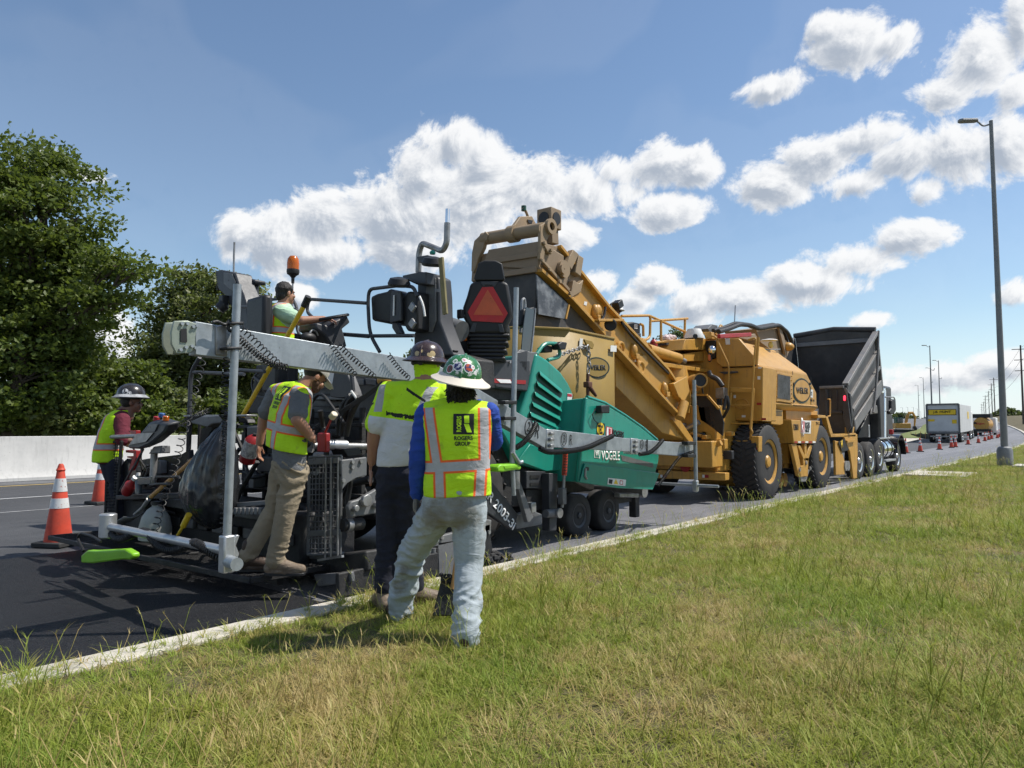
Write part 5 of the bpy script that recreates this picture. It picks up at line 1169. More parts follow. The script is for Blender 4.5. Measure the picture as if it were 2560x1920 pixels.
# conveyor boom
BXR = -6.12
boom = mX('conveyor_boom', [('D1', 745, 420), ('D1', 905, 430), ('D1', 1130, 690), ('D1', 1500, 1110), ('D1', 1900, 1560), ('D3', 760, 740), ('D3', 700, 965), ('D3', 480, 770), ('D1', 1470, 1405), ('D1', 1010, 905), ('D1', 730, 640)], BXR, -1.25, yellow, T)
mX('boom_head_sleeve', [('D1', 735, 390), ('D1', 908, 428), ('D1', 1050, 600), ('D1', 1135, 735), ('D1', 1110, 855), ('D1', 1015, 905), ('D1', 722, 640)], BXR + .02, -1.29, yellowdust, boom)
def alongbar(name, pts, w, h, mat, X, parent=boom, lift=(0, 0, 0)):
    P_ = mq(pts, X=X)
    for a, b in zip(P_[:-1], P_[1:]): G().bar(a + Vector(lift), b + Vector(lift), w, h).ob(name, mat, parent, bev=.006)
alongbar('top_flange', [('D1', 905, 428), ('D1', 1360, 990), ('D1', 1900, 1560), ('D3', 700, 750)], .11, .05, yellow, BXR + .03)
alongbar('bottom_flange', [('D1', 725, 650), ('D1', 1010, 910), ('D1', 1470, 1410), ('D3', 700, 970)], .13, .05, yellow, BXR + .05)
alongbar('mid_rib', [('D1', 760, 590), ('D1', 905, 735), ('D1', 1010, 850)], .07, .05, yellowdust, BXR + .05)
mX('boom_pan', [('D1', 1430, 1430), ('D3', 350, 640), ('D3', 690, 985), ('D3', 830, 1170), ('D3', 560, 1090), ('D3', 190, 720)], -6.22, -1.05, yellow, T)
mX('boom_pan_lip', [('D3', 640, 985), ('D3', 705, 990), ('D3', 835, 1180), ('D3', 800, 1200)], -6.16, -.08, yellow, T)
for k in range(7):
    a = q('D3', 205 + k * 60, 740 + k * 48, X=-6.25); G().bar(a, a + Vector((-1.0, 0, .0)), .04, .05).ob('pan_rib', yellow, T, bev=.005)
mX('boom_gearbox', [('D3', 310, 930), ('D3', 470, 945), ('D3', 460, 1010), ('D3', 345, 1000)], -6.5, -.3, yellow, T)
# discharge head
YHd = 7.98
hood_ = G().prism(qs('D1', [(262, 455), (732, 376), (722, 640), (230, 610), (222, 560)], Y=YHd), (0, .6, -.1)).ob('discharge_hood', yellowdust, T, bev=.015)
G().bar(q('D1', 240, 575, Y=YHd - .02), q('D1', 722, 500, Y=YHd - .02), .04, .07).ob('hood_lip', yellowdust, hood_, bev=.006)
G().bar(q('D1', 380, 690, Y=YHd - .02), q('D1', 705, 640, Y=YHd - .02), .05, .08).ob('hood_band', yellowdust, hood_, bev=.006)
grim = pm('grimy_rubber', (.045, .045, .047), .7, 0, (.09, .085, .08), 3, .8, .1, 30)
G().prism(qs('D1', [(390, 690), (708, 650), (690, 1260), (400, 1240)], Y=YHd + .02), (0, .75, -.25)).ob('rubber_chute', grim, T, bev=.02)
mX('chute_side', [('D1', 1010, 905), ('D1', 1330, 1260), ('D1', 690, 1235), ('D1', 720, 1000), ('D1', 850, 850)], -6.14, -1.1, pm('dusty_chute', (.115, .095, .075), .8, 0, (.06, .055, .05), 3, .8), T)
worn = pm('scuffed_plate', (.07, .075, .085), .45, .2, (.30, .31, .32), 4.5, .85)
mX('side_flap', [('D1', 705, 690), ('D1', 1002, 965), ('D1', 976, 1098), ('D1', 728, 1052)], -6.05, -.02, worn, T, 0)
G().bar(q('D1', 1005, 965, X=-6.04), q('D1', 975, 1095, X=-6.04), .02, .03).ob('flap_edge', yellow, T)
bkt = pm('bracket_tan', (.29, .205, .12), .65, 0, (.21, .155, .10), 4, .6, .06, 30, dust=.3)
prY('yoke', 'D1', [(130, 375), (190, 318), (238, 330), (215, 440), (165, 540), (150, 600), (125, 672), (103, 655), (108, 490)], YHd - .02, .07, bkt, T)
prY('yoke_ear', 'D1', [(205, 330), (228, 288), (260, 318), (240, 380)], YHd - .06, .05, bkt, T)
a, b = q('D1', 215, 360, Y=YHd + .05), q('D1', 765, 268, Y=YHd + .05)
G().tube([a, b], .095, 22).ob('head_shaft', bkt, T)
G().tube([a.lerp(b, .46), a.lerp(b, .58)], .125, 22).ob('shaft_collar', bkt, T)
mX('yoke', [('D1', 742, 235), ('D1', 800, 195), ('D1', 848, 212), ('D1', 846, 290), ('D1', 800, 375), ('D1', 775, 545), ('D1', 735, 545), ('D1', 742, 380)], -6.02, -.05, bkt, T)
def ringX(name, c, x, y, X, ro, ri, dep, mat, parent, n=28):
    G().lathe([(ri, 0), (ro, 0), (ro, dep), (ri, dep), (ri, 0)], q(c, x, y, X=X), (1, 0, 0), n).ob(name, mat, parent)
ringX('yoke_boss', 'D1', 825, 248, -6.02, .115, .06, .05, bkt, T)
ringX('roller_bearing', 'D1', 938, 640, -6.06, .13, .02, .06, bkt, T); ringX('bearing_cap', 'D1', 938, 640, -6.0, .075, .01, .05, bkt, T)
pbx = q('D1', 822, 185, X=-6.2)
G().box(pbx, (.26, .26, .30)).ob('lamp_box', yellowdust, T, bev=.012)
G().prism(qs('D1', [(845, 225), (905, 220), (912, 410), (850, 395)], X=-6.1), (-.2, 0, 0)).ob('lamp_post', yellowdust, T, bev=.01)
for ax in ((1, 0, 0), (0, -1, 0)):
    G().lathe([(.005, 0), (.09, 0), (.09, .012), (.005, .012)], pbx + Vector(ax) * .131, ax, 24).ob('lamp_lens', black, T)
mX('centre_plate', [('D1', 448, 282), ('D1', 505, 225), ('D1', 560, 150), ('D1', 665, 148), ('D1', 715, 240), ('D1', 600, 268)], -6.75, -.06, bkt, T)
mX('plate_slot', [('D1', 618, 180), ('D1', 668, 190), ('D1', 660, 222), ('D1', 630, 215)], -6.745, .01, black, T, 0)
rail('antenna_bracket', qs('D1', [(625, 150), (605, 100), (575, 70)], X=-6.8), .022, bkt, T, .03)
G().cyl(q('D1', 588, 100, X=-6.8), q('D1', 588, 55, X=-6.8), .04, n=14).ob('antenna_puck', inkgreen, T)
for pts in ([(985, 575), (1045, 455), (1098, 500), (1030, 645)], [(1062, 665), (1098, 505), (1142, 535), (1115, 705)], [(1100, 770), (1140, 735), (1115, 850), (1018, 905), (1048, 740)]):
    mX('side_fin', [('D1', *p) for p in pts], -6.0, -.1, bkt, T)
prX('linkage', 'D1', [(760, 385), (790, 378), (860, 480), (845, 500), (810, 480)], -6.0, -.05, bkt, T)
prX('linkage_strip', 'D1', [(745, 545), (770, 550), (925, 720), (905, 735)], -6.0, -.04, bkt, T)
for (x, y) in ((775, 395), (835, 462), (755, 560), (820, 640), (915, 752), (1010, 860)):
    p = q('D1', x, y, X=-5.99); G().cyl(p, p + Vector((.03, 0, 0)), .03, n=6).ob('bolt_head', bkt, T)
for (c, x, y) in (('D1', 1245, 1030), ('D3', 330, 435), ('D3', 575, 740), ('D3', 45, 125)):
    p = q(c, x, y, X=BXR + .02); G().ell(p, (.07, .08, .12)).ob('drive_motor', yellow, boom); G().box(p + Vector((.02, .05, -.1)), (.09, .12, .09)).ob('motor_valve', yellow, boom, bev=.01)
for (c, x, y) in (('D3', 390, 575), ('D3', 230, 420)):
    p = q(c, x, y, X=BXR + .04); G().tube([p + Vector((0, math.cos(t_) * .10, math.sin(t_) * .10)) for t_ in np.linspace(0, 2 * PI, 21)], .028, 8).ob('lifting_eye', yellow, boom)
mX('eye_plate', [('D3', 355, 480), ('D3', 420, 470), ('D3', 440, 540), ('D3', 380, 620), ('D3', 350, 560)], BXR + .01, .03, yellow, T)
for pts in ([('D1', 1145, 935), ('D1', 1172, 940), ('D1', 1165, 975), ('D1', 1140, 965)], [('D3', 340, 500), ('D3', 355, 505), ('D3', 352, 528), ('D3', 338, 522)], [('D3', 590, 800), ('D3', 618, 850), ('D3', 610, 868), ('D3', 583, 820)]): mX('boom_sticker', pts, BXR + .003, .004, white, T, 0)
G().bar(q('D1', 1255, 1110, X=-5.98), q('D1', 1490, 1108, X=-5.98), .1, .04).ob('light_bar', yellow, boom, bev=.006)
G().lathe([(.02, -.08), (.085, -.06), (.1, .02), (.085, .03), (.005, .02)], q('D1', 1388, 1150, X=-5.98), (.45, -.85, -.1), 22).ob('boom_light', black, T)
rail('camera_arm', qs('D1', [(1390, 1000), (1385, 960), (1420, 940)], X=-6.1), .012, black, T, .03)
G().box(q('D1', 1452, 965, X=-6.1), (.14, .16, .12), Matrix.Rotation(.5, 3, 'X')).ob('camera_lamp', black, T, bev=.012)
rail('boom_hose', mq([('D1', 1490, 1130), ('D1', 1560, 1230), ('D1', 1700, 1380), ('D1', 1920, 1600)], X=-6.05), .022, black, T, .1)
rail('boom_hose', mq([('D1', 1340, 985), ('D1', 1330, 1060), ('D1', 1310, 1105)], X=-6.0), .02, black, T, .06)
# boom root, lift cylinder and swivel
G().tube([q('D3', 440, 425, X=-6.5), q('D3', 690, 500, X=-6.5)], .105, 20).ob('lift_cylinder', yellow, T)
G().tube([q('D3', 690, 500, X=-6.5), q('D3', 740, 520, X=-6.5)], .05, 16).ob('cylinder_rod', steel, T)
mX('cylinder_mount', [('D3', 375, 350), ('D3', 430, 345), ('D3', 455, 400), ('D3', 440, 460), ('D3', 400, 440)], -6.45, -.1, yellow, T)
hx = q('D3', 865, 672, X=-6.05); hd = Vector((.62, -.72, .06)).normalized()
G().lathe([(.17, -.42), (.15, -.25), (.135, -.1), (.145, 0), (.12, .0), (.12, -.3), (.005, -.3)], hx, hd, 26).ob('exhaust_elbow', yellow, T)
G().lathe([(.005, -.03), (.119, -.03), (.119, -.025), (.005, -.025)], hx, hd, 26).ob('exhaust_mouth', black, T)
mX('boom_hinge', [('D3', 650, 700), ('D3', 760, 640), ('D3', 780, 760), ('D3', 735, 850), ('D3', 690, 800)], -6.0, -.2, yellow, T)
G().tube(mq([('D3', 735, 850), ('D3', 720, 900), ('D3', 700, 975)], X=-5.98), .09, 18).ob('hinge_cylinder', yellow, T)
G().lathe([(.22, 0), (.32, .0), (.34, .5), (.26, .95), (.005, .95)], (-6.7, 13.3, 1.75), (0, 0, 1), 28).ob('swivel_tower', yellow, T)
mX('chute_plate', [('D3', 545, 570), ('D3', 905, 545), ('D3', 930, 600), ('D3', 900, 770), ('D3', 830, 780), ('D3', 780, 640), ('D3', 640, 690)], -6.6, -.8, yellow, T)
mX('upper_beam', [('D3', 690, 470), ('D3', 925, 430), ('D3', 925, 520), ('D3', 740, 520)], -6.55, -.6, yellow, T)
mX('upper_box', [('D3', 720, 430), ('D3', 745, 345), ('D3', 910, 340), ('D3', 910, 430)], -6.5, -.9, yellow, T)
rail('machine_hose', qs('D3', [(930, 600), (945, 640), (1000, 660), (1040, 720)], Y=13.6), .05, black, T, .08)
m_tarp = pm('black_tarpaulin', (.02, .02, .021), .5, 0, (.035, .035, .036), 4, .6, .5, 9)
P_ = qs('D3', [(830, 790), (925, 792), (1015, 900), (1050, 1010), (1040, 1115), (960, 1050), (865, 985)], Y=13.4); o = G().prism(P_, (0, .04, 0)).ob('tarpaulin_flap', m_tarp, T)
G().bar(q('D3', 830, 788, Y=13.38), q('D3', 920, 790, Y=13.38), .05, .04).ob('tarpaulin_batten', yellow, T)
G().bar(q('D3', 925, 800, Y=13.36), q('D3', 1012, 900, Y=13.36), .06, .04).ob('tarpaulin_side_batten', yellow, T)
prY('valve_block', 'D3', [(985, 735), (1050, 730), (1055, 820), (985, 815)], 13.9, .2, steel, T)
for k in range(3): rail('valve_hose', qs('D3', [(1000 + 15 * k, 820), (1010 + 12 * k, 900), (1000 + 20 * k, 1000 + 40 * k)], Y=13.85), .02, black, T, .1)
for k in range(14): G().lathe([(.04, -.02), (.055, 0), (.04, .02)], q('D3', 1000 - abs(k - 5) * 2, 1060 + k * 24, Y=13.7), (0, .3, 1), 12).ob('bellows_hose_ring', black, T)
# body
prof = [(-5.36, 1.95), (-5.36, 2.72), (-6.15, 3.36), (-7.5, 3.36), (-7.9, 3.0), (-7.9, 1.95)]
def bodyring(y, pr=prof): return [Vector((x, y, z)) for x, z in pr]
fr = [(-5.36, 1.95), (-5.36, 2.30), (-5.75, 2.62), (-7.4, 2.62), (-7.9, 2.4), (-7.9, 1.95)]
body = G().loft([bodyring(14.42), bodyring(17.45), bodyring(18.15, fr)]).ob('engine_hood', yellow, T, bev=.03, seg=3)
for y0_, y1_ in ((14.7, 15.6), (15.9, 16.9)):
    n_ = Vector((.64, 0, .79)).normalized(); e0, e1 = Vector((-5.5, 0, 2.62)), Vector((-6.05, 0, 3.27))
    G().prism([e0 + Vector((0, y0_, .03)), e0 + Vector((0, y1_, .03)), e1 + Vector((0, y1_, .03)), e1 + Vector((0, y0_, .03))], n_ * .02).ob('roof_hatch', yellow, body, bev=.008)
low = [(-5.33, 1.93), (-5.33, 1.99), (-5.5, 2.0), (-5.9, 2.0), (-5.9, 1.84), (-5.45, 1.84)]
G().loft([bodyring(15.1, low), bodyring(18.14, low)]).ob('lower_fairing', yellow, T, bev=.03)
g = G()
for k in range(22): g.cyl((-5.345, 16.35 + k * .08, 1.955), (-5.325, 16.35 + k * .08, 1.955), .016, n=8)
g.ob('fairing_holes', inkblack, T)['kind'] = 'stuff'
gr = prX('grille_frame', 'D3', [(1462, 605), (1592, 630), (1592, 858), (1460, 838)], -5.345, .03, yellow, T, .01)
prX('grille_opening', 'D3', [(1480, 622), (1580, 642), (1580, 830), (1477, 815)], -5.314, .004, inkblack, gr, 0)
for k in range(13): G().bar(q('D3', 1483 + k * 7.9, 625 + k * 1.5, X=-5.306), q('D3', 1481 + k * 7.9, 815 + k * 1.2, X=-5.306), .016, .018).ob('grille_slat', steel, gr)
emblem('D3', 1672, 755, 72, 100, -5.352, T, 'WEILER', yellow, .06)
prX('number_sticker', 'D3', [(1744, 745), (1762, 748), (1760, 812), (1743, 808)], -5.356, .004, white, T, 0)
text('12', q('D3', 1752, 778, X=-5.349), DY, DZ, .07, .09, inkblack, T, bold=.03)
text('E2860C · 1031', q('D3', 1758, 832, X=-5.353), Vector((0, 1, -.02)).normalized(), DZ, .30, .055, inkblack, T, bold=.03)
# rear corner box and cab
rb = G().prism(qs('D3', [(1045, 572), (1100, 572), (1365, 562), (1356, 998), (1105, 992), (1060, 900)], Y=14.36), (0, .8, 0)).ob('rear_cabinet', yellow, T, bev=.02)
prX('rear_cabinet_side', 'D3', [(1366, 562), (1456, 574), (1451, 968), (1428, 1002), (1356, 998)], -5.30, -.06, yellow, T, .012)
prY('cabinet_top_gap', 'D3', [(1040, 560), (1310, 548), (1310, 562), (1040, 574)], 14.35, -.01, inkblack, T, 0)
cab = prY('cab_rear_panel', 'D3', [(988, 340), (1170, 338), (1285, 470), (1280, 556), (1038, 566), (990, 530)], 14.30, .12, yellow, T, .015)
prY('cab_opening', 'D3', [(905, 358), (986, 352), (986, 492), (950, 505), (905, 430)], 14.34, .1, black, T, .01)
prY('cab_screen', 'D3', [(930, 392), (985, 388), (985, 440), (930, 442)], 14.33, -.01, dark, T, 0)
prY('cab_paper', 'D3', [(1062, 338), (1098, 338), (1102, 388), (1068, 388)], 14.295, -.006, white, T, 0)
prY('cab_top_beam', 'D3', [(770, 290), (950, 285), (955, 340), (905, 345), (890, 300), (775, 305)], 14.2, .15, yellow, T)
prY('marker_lamp_bezel', 'D3', [(922, 465), (935, 455), (950, 465), (952, 515), (938, 530), (922, 518)], 13.9, .03, black, T, .01)
prY('marker_lamp', 'D3', [(927, 472), (936, 464), (946, 472), (947, 510), (937, 520), (927, 512)], 13.89, -.012, amber, T, .004)
G().ell(q('D3', 957, 430, Y=13.95), (.08, .06, .09)).ob('horn', chrome, T)
G().bar(q('D3', 1010, 322, X=-6.05), q('D3', 1262, 308, X=-6.05), .07, .09).ob('red_light_bar', red, T, bev=.015)
rail('oval_emboss', [q('D3', 1195 + 52 * math.cos(t_), 862 + 40 * math.sin(t_), Y=14.352) for t_ in np.linspace(0, 2 * PI, 25)], .01, yellow, T, 0)
for x, y in ((1333, 860), (1370, 982)): prY('red_reflector', 'D3', [(x - 18, y - 9), (x + 18, y - 9), (x + 18, y + 9), (x - 18, y + 9)], 14.352 if x < 1350 else 14.30, -.006, red, T, 0)
prY('dark_pry_bar', 'D3', [(1010, 605), (1165, 600), (1168, 612), (1060, 625)], 14.3, -.03, dark, T, .004)
prY('valve_manifold', 'D3', [(1325, 566), (1350, 566), (1350, 580), (1325, 580)], 14.355, -.01, white, T, 0)
# ladder and hand rails
lad = G().tube(qs('D3', [(1110, 728), (1070, 1442)], Y=14.15), .022, 10).ob('ladder_rail', yellow, T)
G().tube(qs('D3', [(1290, 738), (1245, 1448)], Y=14.15), .022, 10).ob('ladder_rail', yellow, T)
for y in (870, 1015, 1155, 1298, 1442):
    s = (y - 728) / 714; G().bar(q('D3', 1110 - 40 * s, y, Y=14.15), q('D3', 1290 - 45 * s, y + 4, Y=14.15), .06, .03).ob('ladder_rung', yellow, T, bev=.005)
prY('ladder_top_plate', 'D3', [(1105, 728), (1292, 736), (1290, 768), (1105, 768)], 14.12, .03, yellow, T)
rail('hand_rail', qs('D3', [(955, 318), (985, 325), (1095, 560), (1072, 980), (1062, 1060), (1085, 1095)], Y=14.1), .02, yellow, T, .12)
rail('hand_rail', qs('D3', [(1245, 350), (1310, 330), (1295, 480), (1262, 1055), (1282, 1085), (1265, 1110)], Y=14.1), .02, yellow, T, .12)
rail('hand_post', qs('D3', [(1325, 330), (1310, 545)], Y=14.25), .035, yellow, T, 0)
prY('tail_lamp_box', 'D3', [(1268, 1118), (1330, 1120), (1327, 1244), (1262, 1242)], 14.1, .2, yellow, T, .012)
G().lathe([(.005, 0), (.03, 0), (.03, .015), (.005, .015)], q('D3', 1306, 1218, Y=14.098), (0, -1, 0), 16).ob('tail_lamp', red, T)
# deck railings and deck clutter
XD = -7.0
for pts in ([(235, 160), (466, 156), (462, 325), (430, 352), (330, 326)], [(468, 162), (770, 298)], [(468, 200), (762, 180)], [(742, 182), (738, 330)], [(550, 198), (551, 400)], [(385, 225), (408, 232), (410, 320)], [(466, 156), (462, 175)], [(500, 372), (800, 345)]):
    rail('deck_railing', qs('D3', pts, X=XD), .027, yellow, T, .08)
dk = G().box((-7.2, 13.4, 2.66), (1.5, 3.0, .08)).ob('deck_plate', yellow, T, bev=.01)
prX('generator', 'D3', [(275, 215), (330, 205), (388, 218), (388, 300), (350, 312), (290, 295)], -7.1, -.4, black, T, .03)
prX('generator_base', 'D3', [(325, 290), (395, 292), (395, 340), (330, 335)], -7.1, -.3, dark, T, .03)
prX('generator_label', 'D3', [(335, 225), (362, 226), (362, 262), (335, 260)], -7.098, .006, white, T, 0)
ex = thing('deck_extinguisher', 'small red extinguisher on the yellow deck behind the conveyor', 'extinguisher', q('D3', 492, 410, X=-7.05))
G().tube(qs('D3', [(492, 410), (492, 365), (490, 345)], X=-7.05), [.075, .075, .03], 16).ob('body', red, ex); G().tube(qs('D3', [(490, 345), (488, 332)], X=-7.05), .02, 10).ob('valve', black, ex)
prX('deck_box', 'D3', [(455, 395), (525, 395), (525, 425), (455, 425)], -7.0, -.3, black, T, .01)
cl = thing('cloth_bundle', 'crumpled pink and white cloth on the yellow deck railing', 'cloth', q('D3', 612, 365, X=-7.05))
g = G(); rr = random.Random(9)
for k in range(16): g.ell(q('D3', 612 + rr.uniform(-32, 32), 342 + rr.uniform(-18, 16), X=-7.05), (rr.uniform(.05, .1), rr.uniform(.05, .1), rr.uniform(.04, .08)), n=8, m=5)
g.ob('folds', pm('pink_cloth', (.55, .42, .42), .8, 0, (.62, .6, .6), 18, .8), cl)
prX('boot_pair', 'D3', [(645, 312), (675, 312), (675, 355), (650, 358)], -7.05, -.15, black, T, .02)
G().bar(q('D3', 560, 385, X=-6.95), q('D3', 755, 375, X=-6.95), .2, .05).ob('deck_plank', dark, T)
G().lathe([(.2, 0), (.2, .06), (.14, .2), (.005, .22)], q('D3', 815, 340, X=-6.6), (0, 0, 1), 22).ob('white_dome', white, T)
G().lathe([(.005, 0), (.05, 0), (.05, .02), (.005, .02)], q('D3', 822, 322, X=-6.38), (.7, -.7, 0), 16).ob('dome_lens', black, T)
# hoses and receiving hood above the body
for off, r_ in ((0, .055), (.12, .045)):
    rail('conveyor_hose', [p + Vector((-off, 0, off * .3)) for p in qs('D3', [(1010, 285), (1090, 262), (1180, 225), (1260, 232), (1330, 262), (1400, 248), (1490, 232), (1560, 290), (1590, 360), (1590, 400)], X=-6.4)], r_, black, T, .15)
mX('receiving_hood', [('D3', 1305, 262), ('D3', 1480, 238), ('D3', 1530, 340), ('D3', 1590, 395), ('D3', 1575, 440), ('D3', 1540, 520), ('D3', 1480, 470), ('D3', 1345, 370)], -6.5, -.8, yellowdust, T)
mX('receiving_hood_rib', [('D3', 1468, 240), ('D3', 1488, 240), ('D3', 1545, 430), ('D3', 1525, 470)], -6.47, .06, yellowdust, T)
G().ell(q('D3', 1562, 405, X=-6.4), (.16, .18, .12)).ob('hood_motor', yellow, T)
mX('intake_cover', [('D3', 925, 260), ('D3', 960, 225), ('D3', 1005, 235), ('D3', 990, 300), ('D3', 945, 300)], -6.6, -.4, midgrey, T)
mX('intake_cover_fin', [('D3', 985, 300), ('D3', 1035, 225), ('D3', 1065, 255), ('D3', 1010, 290), ('D3', 1005, 335)], -6.5, -.05, yellow, T)
G().lathe([(.005, .03), (.18, .0), (.2, -.015), (.005, -.01)], q('D3', 1412, 350, X=-6.0), (0, 0, 1), 22).ob('lantern_shade', white, T)
G().ell(q('D3', 1425, 390, X=-6.0), (.06, .06, .08)).ob('lantern', pm('warm_bulb', (.7, .58, .2), .3, 0, amt=.3), T)
rail('lantern_arm', qs('D3', [(1330, 430), (1500, 425)], X=-6.0), .012, steel, T, 0)
rail('whip_antenna', qs('D3', [(1143, 75), (1135, 250)], X=-6.5), .012, steel, T, 0)
mX('top_clutter', [('D3', 1160, 330), ('D3', 1300, 300), ('D3', 1330, 350), ('D3', 1240, 350)], -6.3, -.3, yellowdust, T)
# chassis, lower side box and stance
G().box((-6.7, 16.2, 1.25), (1.7, 5.6, 1.3)).ob('chassis', yellow, T, bev=.03)
G().box((-6.7, 13.2, .95), (1.9, .5, .5)).ob('rear_frame', yellow, T, bev=.02)
prY('rear_bumper', 'D3', [(525, 1385), (1062, 1412), (1062, 1472), (525, 1455)], 13.2, .2, yellow, T, .012)
prY('light_panel', 'D3', [(560, 1290), (800, 1300), (800, 1390), (545, 1380)], 13.22, .2, yellow, T, .012)
prY('rear_gusset', 'D3', [(900, 1220), (965, 1215), (965, 1345), (905, 1335)], 13.3, .3, yellow, T, .012)
prY('lower_gearbox', 'D3', [(835, 1060), (920, 1080), (900, 1230), (840, 1220)], 13.4, .4, yellow, T, .02)
G().lathe([(.005, 0), (.10, 0), (.10, .03), (.005, .04)], q('D3', 747, 1362, Y=13.2), (0, -1, 0), 24).ob('round_tail_light', red, T)
for x in (545, 880): prY('bumper_sticker', 'D3', [(x, 1425), (x + 18, 1426), (x + 18, 1450), (x, 1448)], 13.196, -.004, white, T, 0); prY('bumper_reflector', 'D3', [(x + 20, 1426), (x + 50, 1428), (x + 50, 1450), (x + 20, 1450)], 13.196, -.004, red, T, 0)
lb = prX('side_tool_box', 'D3', [(1590, 986), (1820, 996), (1786, 1176), (1610, 1176)], -5.30, -.5, yellow, T, .015)
prX('mid_side_panel', 'D3', [(1548, 893), (1800, 918), (1795, 990), (1550, 984)], -5.48, -.3, yellow, T, .012)
prX('vent_box', 'D3', [(1425, 903), (1522, 906), (1524, 1020), (1500, 1030), (1430, 1022)], -5.4, -.3, yellow, T, .012)
for k in range(4): prX('vent_slit', 'D3', [(1450, 918 + k * 10), (1515, 921 + k * 10), (1515, 925 + k * 10), (1450, 922 + k * 10)], -5.398, .004, inkblack, T, 0)
prX('logo_board', 'D3', [(1665, 991), (1746, 995), (1742, 1098), (1664, 1094)], -5.298, .005, white, T, 0)
prX('logo_board_red', 'D3', [(1668, 998), (1695, 1000), (1692, 1090), (1668, 1088)], -5.292, .003, inkred, T, 0)
text('R', q('D3', 1681, 1045, X=-5.286), DY, DZ, .16, .42, inkwhite, T, bold=.02)
text('ROGERS', q('D3', 1719, 1028, X=-5.289), DY, DZ, .34, .13, inkblack, T, bold=.02)
text('GROUP', q('D3', 1717, 1066, X=-5.289), DY, DZ, .30, .13, inkblack, T, bold=.02)
text('/ E2860 /', q('D3', 1627, 1045, X=-5.295), DY, DZ, .40, .14, inkblack, T, bold=.02)
text('TB-12', q('D3', 1797, 1015, X=-5.295), DY, DZ, .20, .07, inkblack, T, bold=.02)
for k in range(6): prX('box_reflector', 'D3', [(1614 + k * 29, 1158), (1636 + k * 29, 1158), (1636 + k * 29, 1172), (1614 + k * 29, 1172)], -5.298, .004, red if k % 2 == 0 else white, T, 0)
for pts in ([(1592, 1182), (1632, 1180), (1668, 1370), (1650, 1440)], [(1640, 1190), (1662, 1190), (1712, 1300), (1700, 1330)], [(1740, 1185), (1762, 1190), (1722, 1320), (1702, 1310)], [(1695, 1180), (1712, 1180), (1712, 1300), (1698, 1300)], [(1685, 1290), (1728, 1290), (1722, 1440), (1690, 1440)], [(1655, 1360), (1690, 1350), (1690, 1440), (1665, 1445)]):
    prX('swing_arm', 'D3', pts, -5.33, -.08, yellow, T, .01)
prX('swing_shoe', 'D3', [(1648, 1385), (1738, 1385), (1708, 1480), (1672, 1482)], -5.36, -.06, steel, T, .01)
for (x, y) in ((1704, 1330), (1652, 1385), (1735, 1375)): p = q('D3', x, y, X=-5.33); G().cyl(p, p + Vector((.03, 0, 0)), .045, n=10).ob('arm_pin', steel, T)
for k in range(3): G().cyl((-5.75, 16.3 + k * .33, .25), (-7.6, 16.3 + k * .33, .25), .16, n=18).ob('belly_roller', yellow, T)
mX('belly_guard', [('D3', 1535, 1230), ('D3', 1600, 1230), ('D3', 1640, 1380), ('D3', 1535, 1370)], -5.9, -.2, yellow, T)
for Y_ in (14.76, 18.32):
    wheel(T, (-5.57, Y_, .765), (1, 0, 0), .765, .54, .44, yellow, bolts=0, deep=.14, treads=40)
    wheel(T, (-7.85, Y_, .765), (-1, 0, 0), .765, .54, .44, yellow, bolts=0, deep=.14, treads=0)
# front receiving hopper by the truck
for nm, pts, dx in (('hopper_leaf', [(708, 1212), (742, 1220), (806, 1430), (800, 1532), (716, 1536)], -.06), ('hopper_leaf', [(788, 1165), (918, 1152), (922, 1300), (914, 1566), (882, 1572), (850, 1320)], -.06), ('hopper_deck', [(665, 1150), (780, 1150), (905, 1140), (900, 1175), (670, 1180)], -1.5), ('hopper_post', [(835, 1085), (892, 1082), (885, 1140), (835, 1140)], -.1), ('hopper_link', [(545, 968), (620, 975), (618, 1000), (548, 998)], -.2), ('hopper_stay', [(622, 990), (640, 985), (690, 1150), (660, 1150)], -.12)):
    prX(nm, 'D4', pts, -5.32, dx, yellow, T, .01)
prX('black_notice', 'D4', [(738, 1225), (798, 1198), (838, 1300), (775, 1320)], -5.29, -.01, inkblack, T, 0)
text('H', q('D4', 772, 1245, X=-5.28), Vector((0, 1, .25)).normalized(), Vector((0, -.25, 1)).normalized(), .14, .2, inkyellow, T, bold=.04)
G().bar(q('D4', 815, 1222, X=-5.28), q('D4', 895, 1208, X=-5.28), .05, .06).ob('hopper_grab', yellow, T)
rail('hopper_rail', qs('D4', [(640, 820), (662, 825), (660, 980), (635, 985)], X=-5.5), .02, yellow, T, .05)
for x in (800, 822): G().lathe([(.005, 0), (.13, 0), (.13, .04), (.005, .04)], q('D4', x, 1450, X=-5.33), (1, 0, 0), 20).ob('push_roller_disc', steel, T)

